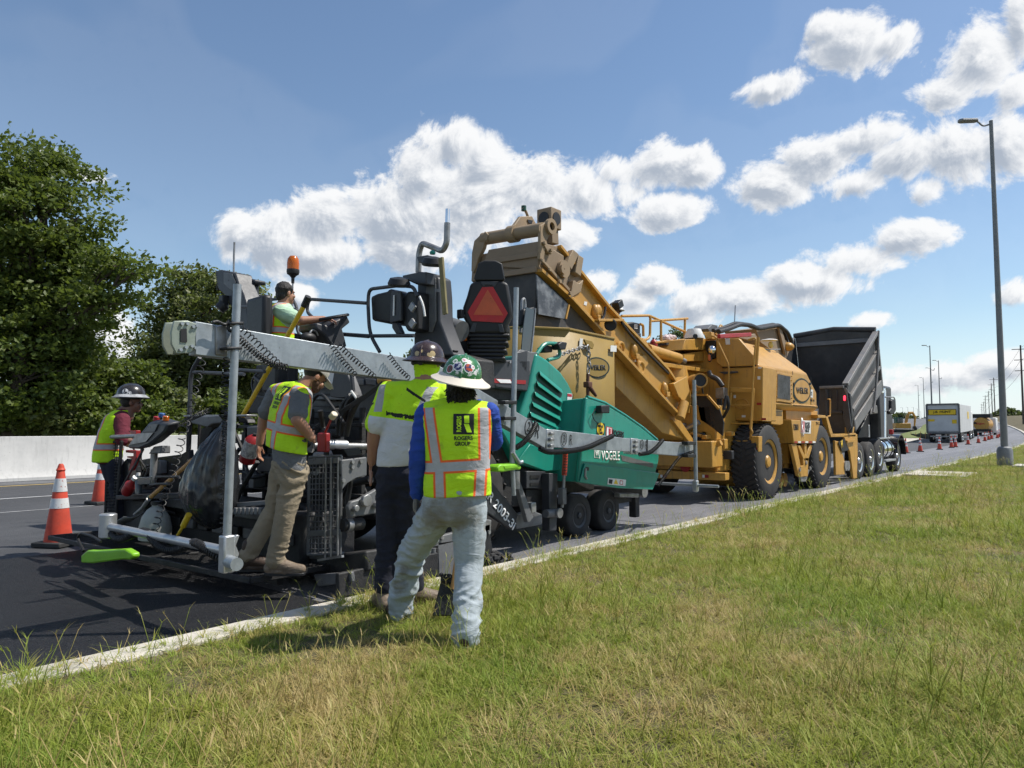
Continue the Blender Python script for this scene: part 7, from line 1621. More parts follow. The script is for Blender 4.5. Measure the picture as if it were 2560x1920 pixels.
# ---- worker in vest, pale jeans and green hard hat, back to us
def Jn(c, d): return lambda x, y, dd=0.0: at(*pix(c, x, y), d + dd)
def w1():
    J = Jn('C6', 4.62); t = thing('person', 'worker in lime vest, blue sleeves and pale dirty jeans standing on the grass', 'person', J(560, 1500), 'road workers')
    R, Fw, U = er, ef, ez_
    lh, rh, hipc = J(462, 880), J(622, 880), J(545, 850)
    lk, rk, la, ra = J(322, 1110, .30), J(622, 1170, -.02), J(252, 1385, .44), J(606, 1530, -.22)
    ls, rs_ = J(398, 372), J(722, 372); le, re_ = J(352, 600, -.02), J(752, 520, .12); lw, rw = J(345, 800, .05), J(672, 330, .30)
    nk, hd_ = J(578, 300), J(578, 205, .02)
    g = G(); trunk(g, [(J(545, 860), .14, .09), (J(555, 650), .14, .10), (J(560, 480), .17, .11), (J(565, 370), .16, .10), (J(572, 315), .08, .07)], R, Fw)
    head(g, hd_, R, Fw, U, 1.0)
    for a, b, c_ in ((ls, le, lw), (rs_, re_, rw)): cap(g, [a, b, c_], [.05, .042, .03])
    hand(g, lw, J(340, 860, .06) - lw, er, ef, 1.0, .7); hand(g, rw, J(655, 285, .33) - rw, -er, ef, 1.0, .9)
    for a, b, c_ in ((lh, lk, la), (rh, rk, ra)): cap(g, [a, b, c_], [.07, .05, .04])
    finish(g, 'body', skin2, t, .008)
    g = G(); trunk(g, [(J(548, 790), .17, .115), (J(555, 600), .175, .12), (J(560, 450), .195, .125), (J(562, 370), .20, .115), (J(570, 320), .10, .08)], R, Fw)
    for a, b, c_ in ((ls, le, lw), (rs_, re_, rw)): cap(g, [a, a.lerp(b, .5), b, b.lerp(c_, .5), c_], [.078, .070, .062, .055, .044])
    finish(g, 'shirt', bluesh, t, .009, 4, .018, .09)
    g = G(); tr = [(J(560, 805), .212, .150), (J(560, 760), .213, .150), (J(562, 640), .205, .148), (J(562, 500), .215, .15), (J(562, 400), .232, .145), (J(562, 350), .225, .125), (J(570, 322), .13, .09), (J(573, 302), .085, .07)]
    trunk(g, tr, R, Fw, 28, 2.7)
    for s, p in ((-1, ls), (1, rs_)): cap(g, [J(562, 360), p + Vector((0, 0, .01)) - R * s * .02], [.10, .072])
    vm = vest_mat('vest_front_worker', J(562, 640), R, U, [(-.178, .36, -.120, .0), (.172, .36, .178, .0), (-.105, -.02, -.098, -.2), (.155, -.02, .145, -.2)], [(-.005, .055)])
    v = finish(g, 'vest', vm, t, .008, 4, .026, .15)
    logo_on(t, v, J(592, 425, -.16), R, U, -Fw, 1.0)
    g = G(); trunk(g, [(J(548, 770), .19, .135), (J(548, 860), .20, .145), (J(545, 920), .195, .14), (J(543, 960), .15, .10)], R, Fw, 22, 2.3)
    cap(g, [lh, lh.lerp(lk, .5), lk, lk.lerp(la, .5), la, la - Vector((0, 0, .05))], [.118, .105, .092, .088, .086, .082]); cap(g, [rh, rh.lerp(rk, .5), rk, rk.lerp(ra, .5), ra, ra - Vector((0, 0, .05))], [.118, .106, .090, .085, .084, .080])
    dm = denim; T_ = dm.node_tree; b_ = T_.nodes['Principled BSDF']; cc = b_.inputs['Base Color'].links[0].from_socket; ge = T_.nodes.new('ShaderNodeNewGeometry')
    for pc_, rr_ in ((J(520, 900, -.12), .17), (J(610, 905, -.12), .13), (J(430, 920, -.1), .13), (J(250, 1290, .3), .07), (J(275, 1200, .25), .05)):
        n_ = T_.nodes.new('ShaderNodeVectorMath'); n_.operation = 'DISTANCE'; T_.links.new(ge.outputs['Position'], n_.inputs[0]); n_.inputs[1].default_value = pc_
        cc = mixc(T_, (((rr_ - S(T_, n_.outputs['Value'])) / rr_) * 2.2 + (noise(T_, ge.outputs['Position'], 16, 5, .65) - .55) * 2.6).mx(0.0).mn(1.0) * .62, cc, (.16, .145, .11))
    T_.links.new(cc, b_.inputs['Base Color'])
    finish(g, 'trousers', dm, t, .009, 3, .046, .085)
    for a, dr in ((la, -er * .5 + ef), (ra, ef)):
        g = G(); z0 = vzf(a.x, a.y); boot(g, (a.x, a.y, z0 + .08), dr, z0 - .01, .29, 1.0, .02); finish(g, 'boot', boot_brn, t, .008)
    for w_, d_ in ((lw, J(340, 860, .06)), (rw, J(655, 285, .33))):
        g = G(); hand(g, w_, d_ - w_, er if w_ is lw else -er, ef, 1.12, .9); finish(g, 'glove', glove, t, .006, 2)
    g = G(); g.ell(hd_ + Vector((0, 0, -.03)) - Fw * .025, (.088, .098, .10)); g.ell(hd_ + Vector((0, 0, -.10)) - Fw * .035, (.082, .075, .07))
    rr = random.Random(4)
    for k in range(150):
        a = rr.uniform(PI, 2 * PI) if k < 110 else rr.uniform(0, 6.28); b0 = hd_ + R * math.cos(a) * .08 + Fw * (math.sin(a) * .09 - .02) + Vector((0, 0, rr.uniform(-.12, -.04))); g.tube([b0, b0 + (R * math.cos(a) + Fw * math.sin(a)) * .015 + Vector((rr.uniform(-.01, .01), rr.uniform(-.01, .01), -.018))], [.011, .003], 5)
    g.ob('hair', hair, t)
    face_bits(t, hd_, R, Fw, U, hair)
    c = J(583, 172, .0); Uh = (ez_ + er * .20 - ef * .20).normalized(); Rh = (er - Uh * er.dot(Uh)).normalized(); Fh = Uh.cross(Rh)
    pp = lambda x, y: J(x, y, -.125)
    W_ = (.72, .72, .70)
    gm = sticker_hat('green_stickered_shell', (.03, .16, .045), [(pp(565, 122), .033, W_, (.03, .03, .12), (.5, .5, .55)), (pp(620, 128), .034, W_, (.42, .07, .02), (.05, .05, .12)), (pp(512, 128), .033, W_, (.25, .05, .03), (.05, .04, .04)), (pp(542, 80), .026, W_, (.04, .18, .06), (.35, .38, .36)), (pp(600, 76), .024, W_, (.55, .2, .25), (.7, .68, .68)), (pp(654, 118), .026, W_, (.6, .3, .3), (.7, .7, .7)), (pp(640, 92), .020, W_, (.65, .5, .5), (.7, .7, .7)), (pp(570, 150), .014, W_, W_, (.1, .2, .1)), (pp(600, 152), .014, W_, W_, (.1, .2, .1)), (pp(628, 158), .014, W_, W_, (.1, .2, .1)), (pp(524, 96), .016, W_, (.1, .05, .05), (.6, .6, .6))], (.02, .11, .035))
    brimm = pm('pale_hat_brim', (.62, .56, .47), .5, 0, (.5, .45, .38), 9, .5)
    h = hard_hat('wide brimmed green hard hat covered in round stickers', c, Rh, Fh, Uh, gm, brimm, br=.195, w=.128, hgt=.14, droop=.03)
w1()
# square shovel standing in the grass behind his legs
p0, p1 = at(*pix('C6', 492, 1448), 4.95), at(*pix('C6', 520, 1240), 5.02)
sv = thing('square_shovel', 'asphalt caked square shovel standing in the grass between the worker legs', 'shovel', p0)
d_ = (p1 - p0).normalized(); rgt = er
G().prism([p0 - rgt * .085, p0 + rgt * .09, p1 + rgt * .075, p1 - rgt * .055], ef * .025).ob('blade', tar, sv, bev=.01)
g = G(); rr = random.Random(8)
for k in range(40): g.ell(p1 + rgt * rr.uniform(-.06, .07) + Vector((0, 0, rr.uniform(-.03, .02))) - ef * .01, [rr.uniform(.008, .02)] * 3, n=6, m=4)
g.ob('asphalt_clumps', tar, sv)['kind'] = 'stuff'
G().tube([p1.lerp(p0, .3) + rgt * .03, p1 + rgt * .045 + Vector((0, 0, .10)), at(*pix('C6', 556, 1130), 5.0), at(*pix('C6', 560, 900), 4.85)], .018, 10).ob('handle', wood, sv)

# ---- tall worker in yellow tee shirt and navy trousers
def w2():
    J = Jn('C6', 5.3); t = thing('person', 'tall worker in stained lime tee shirt with white lower half and navy trousers', 'person', J(250, 1360), 'road workers')
    R = (er * .97 - ef * .24).normalized(); Fw = Vector((-R.y, R.x, 0)); U = ez_
    lh, rh = J(205, 700), J(300, 700, -.05); lk, rk = J(188, 1000, .03), J(300, 1010, .05); la, ra = J(168, 1290, .0), J(335, 1285, .12)
    ls, rs_ = J(196, 262), J(478, 275, .03); le, re_ = J(122, 440, -.05), J(500, 470, .1); lw, rw = J(105, 618, .05), J(480, 600, .28)
    hd_ = J(398, 105); nk = J(392, 190)
    g = G(); trunk(g, [(J(252, 700), .14, .10), (J(280, 520), .15, .12), (J(320, 340), .17, .12), (J(345, 250), .17, .11), (J(375, 205), .08, .07)], R, Fw)
    head(g, hd_, R, Fw, U, 1.02); cap(g, [J(395, 160), J(375, 215)], [.068, .075])
    cap(g, [ls, ls.lerp(le, .5), le, le.lerp(lw, .45), lw], [.068, .063, .052, .050, .034]); cap(g, [rs_, re_, rw], [.06, .05, .034])
    hand(g, lw, J(100, 720, .06) - lw, (er * .2 - ef * .9), (er * -.3 + ef), 1.12, .45); hand(g, rw, J(475, 540, .4) - rw, -R, U, 1.0, .8)
    for a, b, c_ in ((lh, lk, la), (rh, rk, ra)): cap(g, [a, b, c_], [.08, .055, .045])
    finish(g, 'body', skin, t, .0065, 4)
    m = fabric('lime_white_tee', HV, tuple(a * .8 for a in HV), 7, .4, .8, fold=.7, fs=11); T_ = m.node_tree; b = T_.nodes['Principled BSDF']; base = b.inputs['Base Color'].links[0].from_socket
    ge = T_.nodes.new('ShaderNodeNewGeometry'); c0 = J(300, 405)
    def dot(v):
        n = T_.nodes.new('ShaderNodeVectorMath'); n.operation = 'SUBTRACT'; T_.links.new(ge.outputs['Position'], n.inputs[0]); n.inputs[1].default_value = c0
        d = T_.nodes.new('ShaderNodeVectorMath'); d.operation = 'DOT_PRODUCT'; T_.links.new(n.outputs[0], d.inputs[0]); d.inputs[1].default_value = v; return S(T_, d.outputs['Value'])
    s, h = dot(R), dot(U); hh = h + s * .14; nz = noise(T_, ge.outputs['Position'], 9, 4, .65); nf = noise(T_, ge.outputs['Position'], 60, 3, .7)
    torso_only = s.gt(-.24)
    wh = (hh + (nz - .5) * .02).lt(0.0) * torso_only
    cc = mixc(T_, wh, base, mixc(T_, nz, (.66, .66, .66), (.50, .51, .53)))
    for (a0, b0, a1, b1) in ((-.165, .26, -.175, .06), (.20, .24, .14, .06)):
        ctr = (h - b0) * ((a1 - a0) / (b1 - b0)) + a0; cc = mixc(T_, (s - ctr).ab().lt(.03) * h.band(b1, b0), cc, (.36, .36, .36))
    # tar smears
    sm = (((hh - .03).ab() + (nz - .5) * .06 + (nf - .5) * .03).lt(.014) * s.band(-.12, .2) * (nz - .40).gt(0.0)); cc = mixc(T_, sm, cc, (.02, .02, .018))
    l1 = ((h - .19 + (s - .08) * .62).ab() + (nf - .5) * .014).lt(.011) * s.band(.02, .17); cc = mixc(T_, l1, cc, (.015, .015, .014))
    l2 = ((h - .10 - (s + .27) * .5).ab() + (nf - .5) * .014).lt(.009) * s.band(-.33, -.22); cc = mixc(T_, l2, cc, (.015, .015, .014))
    sp = ((nf - .64) * 30).mx(0.0).mn(1.0) * ((nz - .46) * 6).mx(0.0).mn(1.0) * h.gt(.02); cc = mixc(T_, sp, cc, (.05, .06, .02)); T_.links.new(cc, b.inputs['Base Color'])
    g = G(); trunk(g, [(J(252, 650), .165, .14), (J(268, 560), .175, .15), (J(300, 440), .19, .15), (J(325, 330), .20, .14), (J(340, 260), .19, .12), (J(372, 212), .12, .09), (J(388, 190), .08, .075)], R, Fw, 26, 2.5)
    for a, b_, c_ in ((ls, le, lw), (rs_, re_, rw)): cap(g, [a, a.lerp(b_, .55), a.lerp(b_, .90)], [.088, .084, .086])
    cap(g, [J(335, 270), ls], [.10, .088]); cap(g, [J(340, 270), rs_], [.10, .088])
    finish(g, 'tee_shirt', m, t, .009, 4, .022, .10)
    g = G(); trunk(g, [(J(248, 625), .155, .125), (J(248, 700), .165, .135), (J(248, 770), .155, .12), (J(248, 810), .12, .09)], R, Fw, 22, 2.3)
    for a, b_, c_ in ((lh, lk, la), (rh, rk, ra)): cap(g, [a, a.lerp(b_, .5), b_, b_.lerp(c_, .5), c_], [.108, .098, .082, .076, .070])
    finish(g, 'trousers', navy, t, .011, 4, .03, .08)
    for a, dr in ((la, ef * .9 - er * .4), (ra, er * .9 + ef * .45)):
        g = G(); z0 = max(.15 if a.x < -4.38 else 0, vzf(a.x, a.y)); boot(g, (a.x, a.y, z0 + .1), dr, z0, .31, 1.1, .14); finish(g, 'boot', boot_tan, t, .007, 4, .008, .05); sole(t, a, dr, z0)
    g = G(); g.ell(hd_ - ez_ * .02, (.088, .105, .085)); cap(g, [J(395, 130), J(388, 172)], [.082, .078]); finish(g, 'neck_gaiter', fabric('lime_gaiter', HV, None, 7, .3, .8), t, .009, 3, .01, .06)
    G().tube([hd_ + R * math.cos(a) * .098 + Fw * math.sin(a) * .115 + ez_ * .004 for a in np.linspace(0, 2 * PI, 25)], .017, 8).ob('suspension_band', black, t)
    p = hd_ - Fw * .12 + ez_ * .0; G().lathe([(.005, 0), (.022, 0), (.022, .02), (.005, .025)], p, -Fw, 16).ob('ratchet_knob', black, t)
    face_bits(t, hd_, R, Fw, U, hair)
    pp = lambda x, y: J(x, y, -.12); T2 = (.48, .36, .18)
    hm = sticker_hat('brown_patched_shell', (.040, .022, .020), [(pp(350, 52), .022, T2, T2, T2), (pp(372, 42), .022, T2, T2, T2), (pp(405, 58), .022, T2, T2, T2), (pp(428, 52), .022, T2, T2, T2), (pp(415, 62), .022, T2, T2, T2)], (.028, .016, .015))
    Uh = (ez_ + er * .06 - ef * .05).normalized(); Rh = (R - Uh * R.dot(Uh)).normalized(); Fh = Uh.cross(Rh)
    hard_hat('glossy brown hard hat with tan patches on the tall worker', J(398, 78), Rh, Fh, Uh, hm, hm, br=.175, w=.128, hgt=.13, droop=.02)
w2()
# ---- worker in khaki trousers on the walkway
def w3():
    J = Jn('C5', 6.1); t = thing('person', 'bearded worker in lime vest, grey shirt and khaki trousers standing on the screed walkway', 'person', J(420, 1450), 'road workers')
    Fw = (er * .80 + ef * .60).normalized(); R = Vector((Fw.y, -Fw.x, 0)); U = ez_
    Ut = (J(585, 250) - J(480, 720)).normalized(); Ft = (Fw - Ut * Fw.dot(Ut)).normalized(); Rt = Ft.cross(Ut)
    lh, rh = J(450, 800, .07), J(525, 800, -.04); lk, rk = J(395, 1040, .12), J(462, 1090, -.08); la, ra = J(222, 1350, .10), J(395, 1395, -.06)
    ls, rs_ = J(405, 285, .14), J(555, 300, -.12); le, re_ = J(318, 440, .20), J(545, 455, -.22); lw, rw = J(292, 610, .22), J(640, 575, -.10)
    hd_ = J(660, 165, .02); Fh = (Fw * .80 - ez_ * .55).normalized(); Uh = (ez_ * .84 + Fw * .5).normalized(); Uh = (Uh - Fh * Uh.dot(Fh)).normalized(); Rh = Fh.cross(Uh)
    g = G(); trunk(g, [(J(485, 760), .14, .10), (J(490, 600), .15, .11), (J(500, 430), .18, .12), (J(525, 300), .17, .11), (J(570, 230), .08, .075)], Rt, Ft)
    head(g, hd_, Rh, Fh, Uh, 1.0); cap(g, [J(640, 190), J(570, 245)], [.062, .07])
    cap(g, [ls, le, lw], [.055, .046, .034]); cap(g, [rs_, rs_.lerp(re_, .5), re_, re_.lerp(rw, .4), rw], [.065, .062, .055, .052, .034])
    hand(g, rw, J(672, 585, .02) - rw, -Rt, ez_, 1.0, .9); hand(g, lw, J(282, 690, .22) - lw, er, ef, 1.0, .6)
    for a, b, c_ in ((lh, lk, la), (rh, rk, ra)): cap(g, [a, b, c_], [.075, .055, .045])
    finish(g, 'body', skin, t, .0065, 4)
    g = G(); trunk(g, [(J(490, 775), .178, .125), (J(488, 700), .175, .125), (J(490, 560), .18, .13), (J(505, 400), .20, .13), (J(530, 290), .19, .115), (J(572, 225), .085, .08)], Rt, Ft, 24, 2.5)
    for a, b_ in ((ls, le), (rs_, re_)): cap(g, [a, a.lerp(b_, .5), a.lerp(b_, .72)], [.086, .080, .080])
    finish(g, 'tee_shirt', greysh, t, .009, 4, .02, .09)
    g = G(); trunk(g, [(J(470, 655), .215, .155), (J(472, 560), .205, .152), (J(492, 420), .212, .152), (J(520, 300), .205, .135), (J(560, 235), .12, .095), (J(582, 212), .085, .075)], Rt, Ft, 28, 2.6)
    for p in (ls, rs_): cap(g, [J(535, 270), p + Ut * .02], [.10, .075])
    o = J(470, 500); vm = vest_mat('vest_khaki_worker', o, Rt, Ut, [(-.15, .36, -.13, .0), (.15, .36, .13, .0), (-.11, -.02, -.10, -.2), (.10, -.02, .10, -.2)], [(-.01, .0)])
    v = finish(g, 'vest', vm, t, .008, 4, .018, .11)
    logo_on(t, v, J(440, 275, -.10), Rt, Ut, -Ft, 1.0)
    g = G(); trunk(g, [(J(488, 730), .168, .125), (J(488, 800), .172, .13), (J(480, 850), .16, .115), (J(470, 900), .11, .08)], R, Fw, 22, 2.3)
    for a, b_, c_ in ((lh, lk, la), (rh, rk, ra)): cap(g, [a, a.lerp(b_, .5), b_, b_.lerp(c_, .5), c_], [.112, .10, .085, .078, .076])
    finish(g, 'trousers', khaki, t, .010, 3, .042, .08)
    for a, dr, m_ in ((la, er * .9 + ef * .2, boot_brn), (ra, er, boot_tan)):
        g = G(); boot(g, (a.x, a.y, .335), dr, .24, .31, 1.05, .12); finish(g, 'boot', m_, t, .007, 4, .008, .05); sole(t, a, dr, .236)
    g = G(); M = Matrix((Rh, Fh, Uh)).transposed(); g.ell(hd_ + Fh * .045 - Uh * .075, (.056, .062, .05), M); g.ell(hd_ + Fh * .02 - Uh * .05, (.076, .055, .05), M); finish(g, 'beard', pm('brown_beard', (.10, .052, .032), .8, 0, (.06, .03, .02), 60, .6, .6, 200), t, .007, 2)
    g = G(); g.ell(hd_ - Fh * .022 + Uh * .035, (.083, .097, .09), M); finish(g, 'hair', hair, t, .008, 2)
    face_bits(t, hd_, Rh, Fh, Uh, hair)
    c = thing('cap', 'white billed cap on the bearded worker under the beam', 'cap', hd_ + Uh * .07); wc = pm('white_cap', (.66, .65, .62), .8, 0, (.5, .5, .48), 9, .5)
    g = G().lathe([(.094, .02), (.096, .05), (.085, .1), (.05, .13), (.005, .14)], hd_ + Uh * .02, Uh, 24, 1, 1.0); g.ob('crown', wc, c)
    g = G(); g.loft([[hd_ + Fh * (.08 + l) + Rh * x * w_ + Uh * (.045 - .03 * l / .1 - .012 * x * x) for x in np.linspace(-1, 1, 9)] for l, w_ in ((0, .085), (.05, .08), (.09, .06), (.11, .03))], cap=False, closed=False); g.ob('bill', wc, c).modifiers.new('s', 'SOLIDIFY').thickness = .004
w3()
# ---- worker at the far end of the walkway
def w4():
    J = Jn('C2', 8.3); t = thing('person', 'worker in maroon shirt and lime vest at the far left of the screed', 'person', J(610, 1300), 'road workers')
    Fw = (er * .92 + ef * .38).normalized(); R = Vector((Fw.y, -Fw.x, 0)); U = ez_
    rs_, ls = J(742, 452, -.12), J(690, 440, .16); re_, le = J(742, 600, -.2), J(690, 600, .2); rw, lw = J(850, 620, -.15), J(800, 640, .1)
    hd_ = J(812, 318); lh, rh = J(672, 800, .1), J(690, 800, -.08); la, ra = J(690, 1250, .1), J(735, 1255, -.08); lk, rk = J(685, 1020, .12), J(715, 1030, -.08)
    g = G(); trunk(g, [(J(635, 780), .14, .10), (J(655, 650), .15, .11), (J(690, 500), .18, .12), (J(722, 415), .15, .10), (J(755, 375), .07, .07)], R, Fw)
    head(g, hd_, R, Fw, U); cap(g, [J(800, 345), J(745, 395)], [.06, .068])
    for a, b, c_ in ((ls, le, lw), (rs_, re_, rw)): cap(g, [a, b, c_], [.055, .045, .033])
    hand(g, rw, er, -ez_, ef, 1.0, .8); hand(g, lw, er, -ez_, -ef, 1.0, .8)
    for a, b, c_ in ((lh, lk, la), (rh, rk, ra)): cap(g, [a, b, c_], [.07, .05, .045])
    finish(g, 'body', skin2, t, .010, 4)
    g = G(); trunk(g, [(J(635, 780), .17, .12), (J(660, 620), .175, .125), (J(695, 480), .195, .125), (J(722, 415), .18, .11), (J(758, 370), .08, .075)], R, Fw)
    for a, b in ((ls, le), (rs_, re_)): cap(g, [a, a.lerp(b, .5), b], [.085, .08, .075])
    finish(g, 'tee_shirt', maroon, t, .012, 4, .015, .09)
    g = G(); trunk(g, [(J(622, 770), .20, .15), (J(640, 650), .195, .15), (J(675, 520), .20, .145), (J(705, 430), .19, .125), (J(745, 378), .11, .09)], R, Fw, 26, 2.6)
    o = J(650, 640); vm = vest_mat('vest_far_worker', o, R, U, [(-.12, .36, -.12, .0), (.12, .36, .12, .0)], [(-.02, .0)]); v = finish(g, 'vest', vm, t, .011, 4, .015, .11)
    logo_on(t, v, J(640, 480, -.05), R, U, -Fw, .9)
    g = G(); trunk(g, [(J(660, 770), .15, .12), (J(680, 850), .15, .12), (J(685, 920), .11, .08)], R, Fw)
    for a, b, c_ in ((lh, lk, la), (rh, rk, ra)): cap(g, [a, b, c_], [.105, .08, .07])
    finish(g, 'trousers', navy, t, .013, 4, .02, .08)
    for a in (la, ra): g = G(); boot(g, (a.x, a.y, .335), er, .24, .29); finish(g, 'boot', boot_brn, t, .011)
    g = G(); g.ell(hd_ - Fw * .03 + U * .01, (.083, .088, .09)); finish(g, 'hair', hair, t, .010, 2); face_bits(t, hd_, R, Fw, U, hair)
    pp = lambda x, y: J(x, y, -.12)
    hm = sticker_hat('black_stickered_shell', (.025, .022, .022), [(pp(852, 228), .030, (.55, .6, .65), (.08, .35, .55), (.3, .5, .6)), (pp(765, 238), .034, (.5, .5, .5), (.03, .03, .03), (.6, .6, .6)), (pp(830, 190), .03, (.4, .25, .18), (.05, .04, .04), (.45, .3, .22)), (pp(795, 250), .024, (.5, .5, .5), (.1, .1, .1), (.6, .6, .6))])
    hard_hat('black stickered hard hat with pale brim on the far left worker', J(806, 268), R, Fw, U, hm, pm('grey_brim', (.4, .41, .42), .35, 0, (.1, .1, .1), 14, .7), br=.17, w=.13, hgt=.135, droop=.02)
w4()
# ---- paver operator
def w5():
    J = Jn('C3', 8.3); t = thing('person', 'bare headed operator in lime vest seated at the paver wheel', 'person', J(1200, 1000), 'road workers')
    Fw = (er * .72 + ef * .70).normalized(); R = Vector((Fw.y, -Fw.x, 0)); U = ez_
    hd_ = J(1232, 490); rs_, ls = J(1190, 670, -.14), J(1200, 660, .2); re_, le = J(1380, 740, -.18), J(1370, 760, .2); rw, lw = J(1580, 725, -.05), J(1560, 730, .15)
    hip = J(1190, 930); rk, lk = hip + Fw * .45 - R * -.12, hip + Fw * .45 - R * .12; ra, la = rk + Vector((0, 0, -.42)) + Fw * .05, lk + Vector((0, 0, -.42)) + Fw * .05
    g = G(); trunk(g, [(J(1185, 950), .15, .11), (J(1170, 800), .16, .12), (J(1175, 680), .17, .12), (J(1195, 620), .14, .10), (J(1210, 590), .07, .07)], R, Fw)
    head(g, hd_, R, Fw, U, 1.02); cap(g, [J(1225, 540), J(1205, 600)], [.062, .07])
    for a, b, c_ in ((ls, le, lw), (rs_, re_, rw)): cap(g, [a, b, c_], [.06, .048, .034])
    hand(g, rw, er * .9 - ez_ * .1, -ez_, ef, 1.05, .7); hand(g, lw, er, -ez_, -ef, 1.05, .7)
    for a, b in ((rk, ra), (lk, la)): cap(g, [hip, a, b], [.08, .06, .05])
    finish(g, 'body', skin, t, .010, 4)
    g = G(); trunk(g, [(J(1185, 950), .175, .135), (J(1170, 800), .18, .14), (J(1172, 690), .195, .135), (J(1192, 622), .17, .11), (J(1208, 590), .08, .075)], R, Fw)
    for a, b in ((ls, le), (rs_, re_)): cap(g, [a, a.lerp(b, .55)], [.095, .085])
    finish(g, 'tee_shirt', paleg, t, .012, 4, .015, .09)
    g = G(); trunk(g, [(J(1175, 945), .20, .155), (J(1150, 800), .20, .16), (J(1150, 690), .205, .15), (J(1172, 620), .18, .12), (J(1195, 588), .10, .085)], R, Fw, 26, 2.6)
    vm = vest_mat('vest_operator', J(1150, 830), R, U, [(-.13, .34, -.12, -.02), (.13, .34, .12, -.02)], [(-.02, .0)]); finish(g, 'vest', vm, t, .011, 4, .015, .11)
    g = G(); g.ell(hip, (.18, .16, .13))
    for a, b in ((rk, ra), (lk, la)): cap(g, [hip, a, b], [.11, .085, .075])
    finish(g, 'trousers', navy, t, .013, 4, .02, .08)
    for a in (ra, la): g = G(); boot(g, (a.x, a.y, a.z), Fw, a.z - .1, .29); finish(g, 'boot', boot_brn, t, .012)
    g = G(); g.ell(hd_ - Fw * .02 + U * .03, (.088, .108, .098)); g.ell(hd_ - Fw * .06 - U * .03, (.075, .055, .07)); rr = random.Random(2)
    for k in range(160):
        v_ = Vector((rr.gauss(0, 1), rr.gauss(0, 1), abs(rr.gauss(0, 1)) * .9)).normalized(); b0 = hd_ - Fw * .02 + U * .03 + Vector((v_.x * .085, v_.y * .09, v_.z * .09)); g.ell(b0, [rr.uniform(.012, .022)] * 3, n=6, m=4)
    finish(g, 'hair', hair, t, .009, 1); face_bits(t, hd_, R, Fw, U, hair)
    g = G(); g.box(hip + Vector((0, 0, -.17)), (.5, .5, .12)); g.ob('seat_pad', black, paver, bev=.04)
    G().box(hip + Vector((0, 0, -.17)) - Fw * .27 + U * .35, (.46, .12, .6), Matrix((R, Fw, U)).transposed()).ob('seat_back', black, paver, bev=.04)
    G().box(hip + Vector((0, 0, -.4)), (.3, .3, .4)).ob('seat_pedestal', black, paver, bev=.03)
w5()
# ---- operator on the transfer vehicle, only head and shoulders clear the conveyor
def w6():
    J = Jn('D1', 14.4); t = thing('person', 'operator in white hard hat looking over the yellow conveyor', 'person', J(1440, 1300), 'road workers')
    Fw = (-er * .6 - ef * .8).normalized(); R = Vector((Fw.y, -Fw.x, 0)); U = ez_; hd_ = J(1440, 1035); sc = 461.0
    c = hd_ + Vector((0, 0, -.2)); g = G(); trunk(g, [(c + Vector((0, 0, -.60)), .15, .11), (c + Vector((0, 0, -.3)), .17, .12), (c + Vector((0, 0, -.1)), .16, .11), (c, .07, .07)], R, Fw); head(g, hd_, R, Fw, U)
    el = [c + R * s * .25 + Vector((0, 0, -.38)) for s in (-1, 1)]; ha = [e + Fw * .22 + Vector((0, 0, .03)) for e in el]
    for s, e, h_ in zip((-1, 1), el, ha): cap(g, [c + R * s * .2 + Vector((0, 0, -.1)), e, h_], [.055, .045, .033]); hand(g, h_, Fw, -ez_, R * -s, 1, .6)
    hp = c + Vector((0, 0, -.62)); kn = [hp + Fw * .42 + R * s * .12 for s in (-1, 1)]; an = [k + Vector((0, 0, -.40)) for k in kn]
    for k, a in zip(kn, an): cap(g, [hp, k, a], [.08, .06, .045])
    finish(g, 'body', skin2, t, .013, 4)
    g = G(); trunk(g, [(c + Vector((0, 0, -.62)), .18, .14), (c + Vector((0, 0, -.3)), .2, .14), (c + Vector((0, 0, -.1)), .2, .12), (c + Vector((0, 0, -.02)), .09, .08)], R, Fw)
    for s, e in zip((-1, 1), el): cap(g, [c + R * s * .2 + Vector((0, 0, -.1)), e], [.085, .07])
    finish(g, 'vest', vest_mat('vest_deck_operator', c + Vector((0, 0, -.35)), R, U, [(-.12, .34, -.12, 0), (.12, .34, .12, 0)], [(-.02, 0)]), t, .014, 4, .012, .1)
    g = G(); g.ell(hp, (.18, .16, .13))
    for k, a in zip(kn, an): cap(g, [hp, k, a], [.11, .085, .075])
    finish(g, 'trousers', navy, t, .015, 4, .015, .08)
    for a in an: g = G(); boot(g, (a.x, a.y, a.z), Fw, a.z - .1); finish(g, 'boot', boot_brn, t, .013)
    face_bits(t, hd_, R, Fw, U, hair)
    hard_hat('white hard hat on the operator behind the conveyor', hd_ + U * .05, R, Fw, U, white, white, br=.165, w=.13, hgt=.13, droop=.01)
w6()

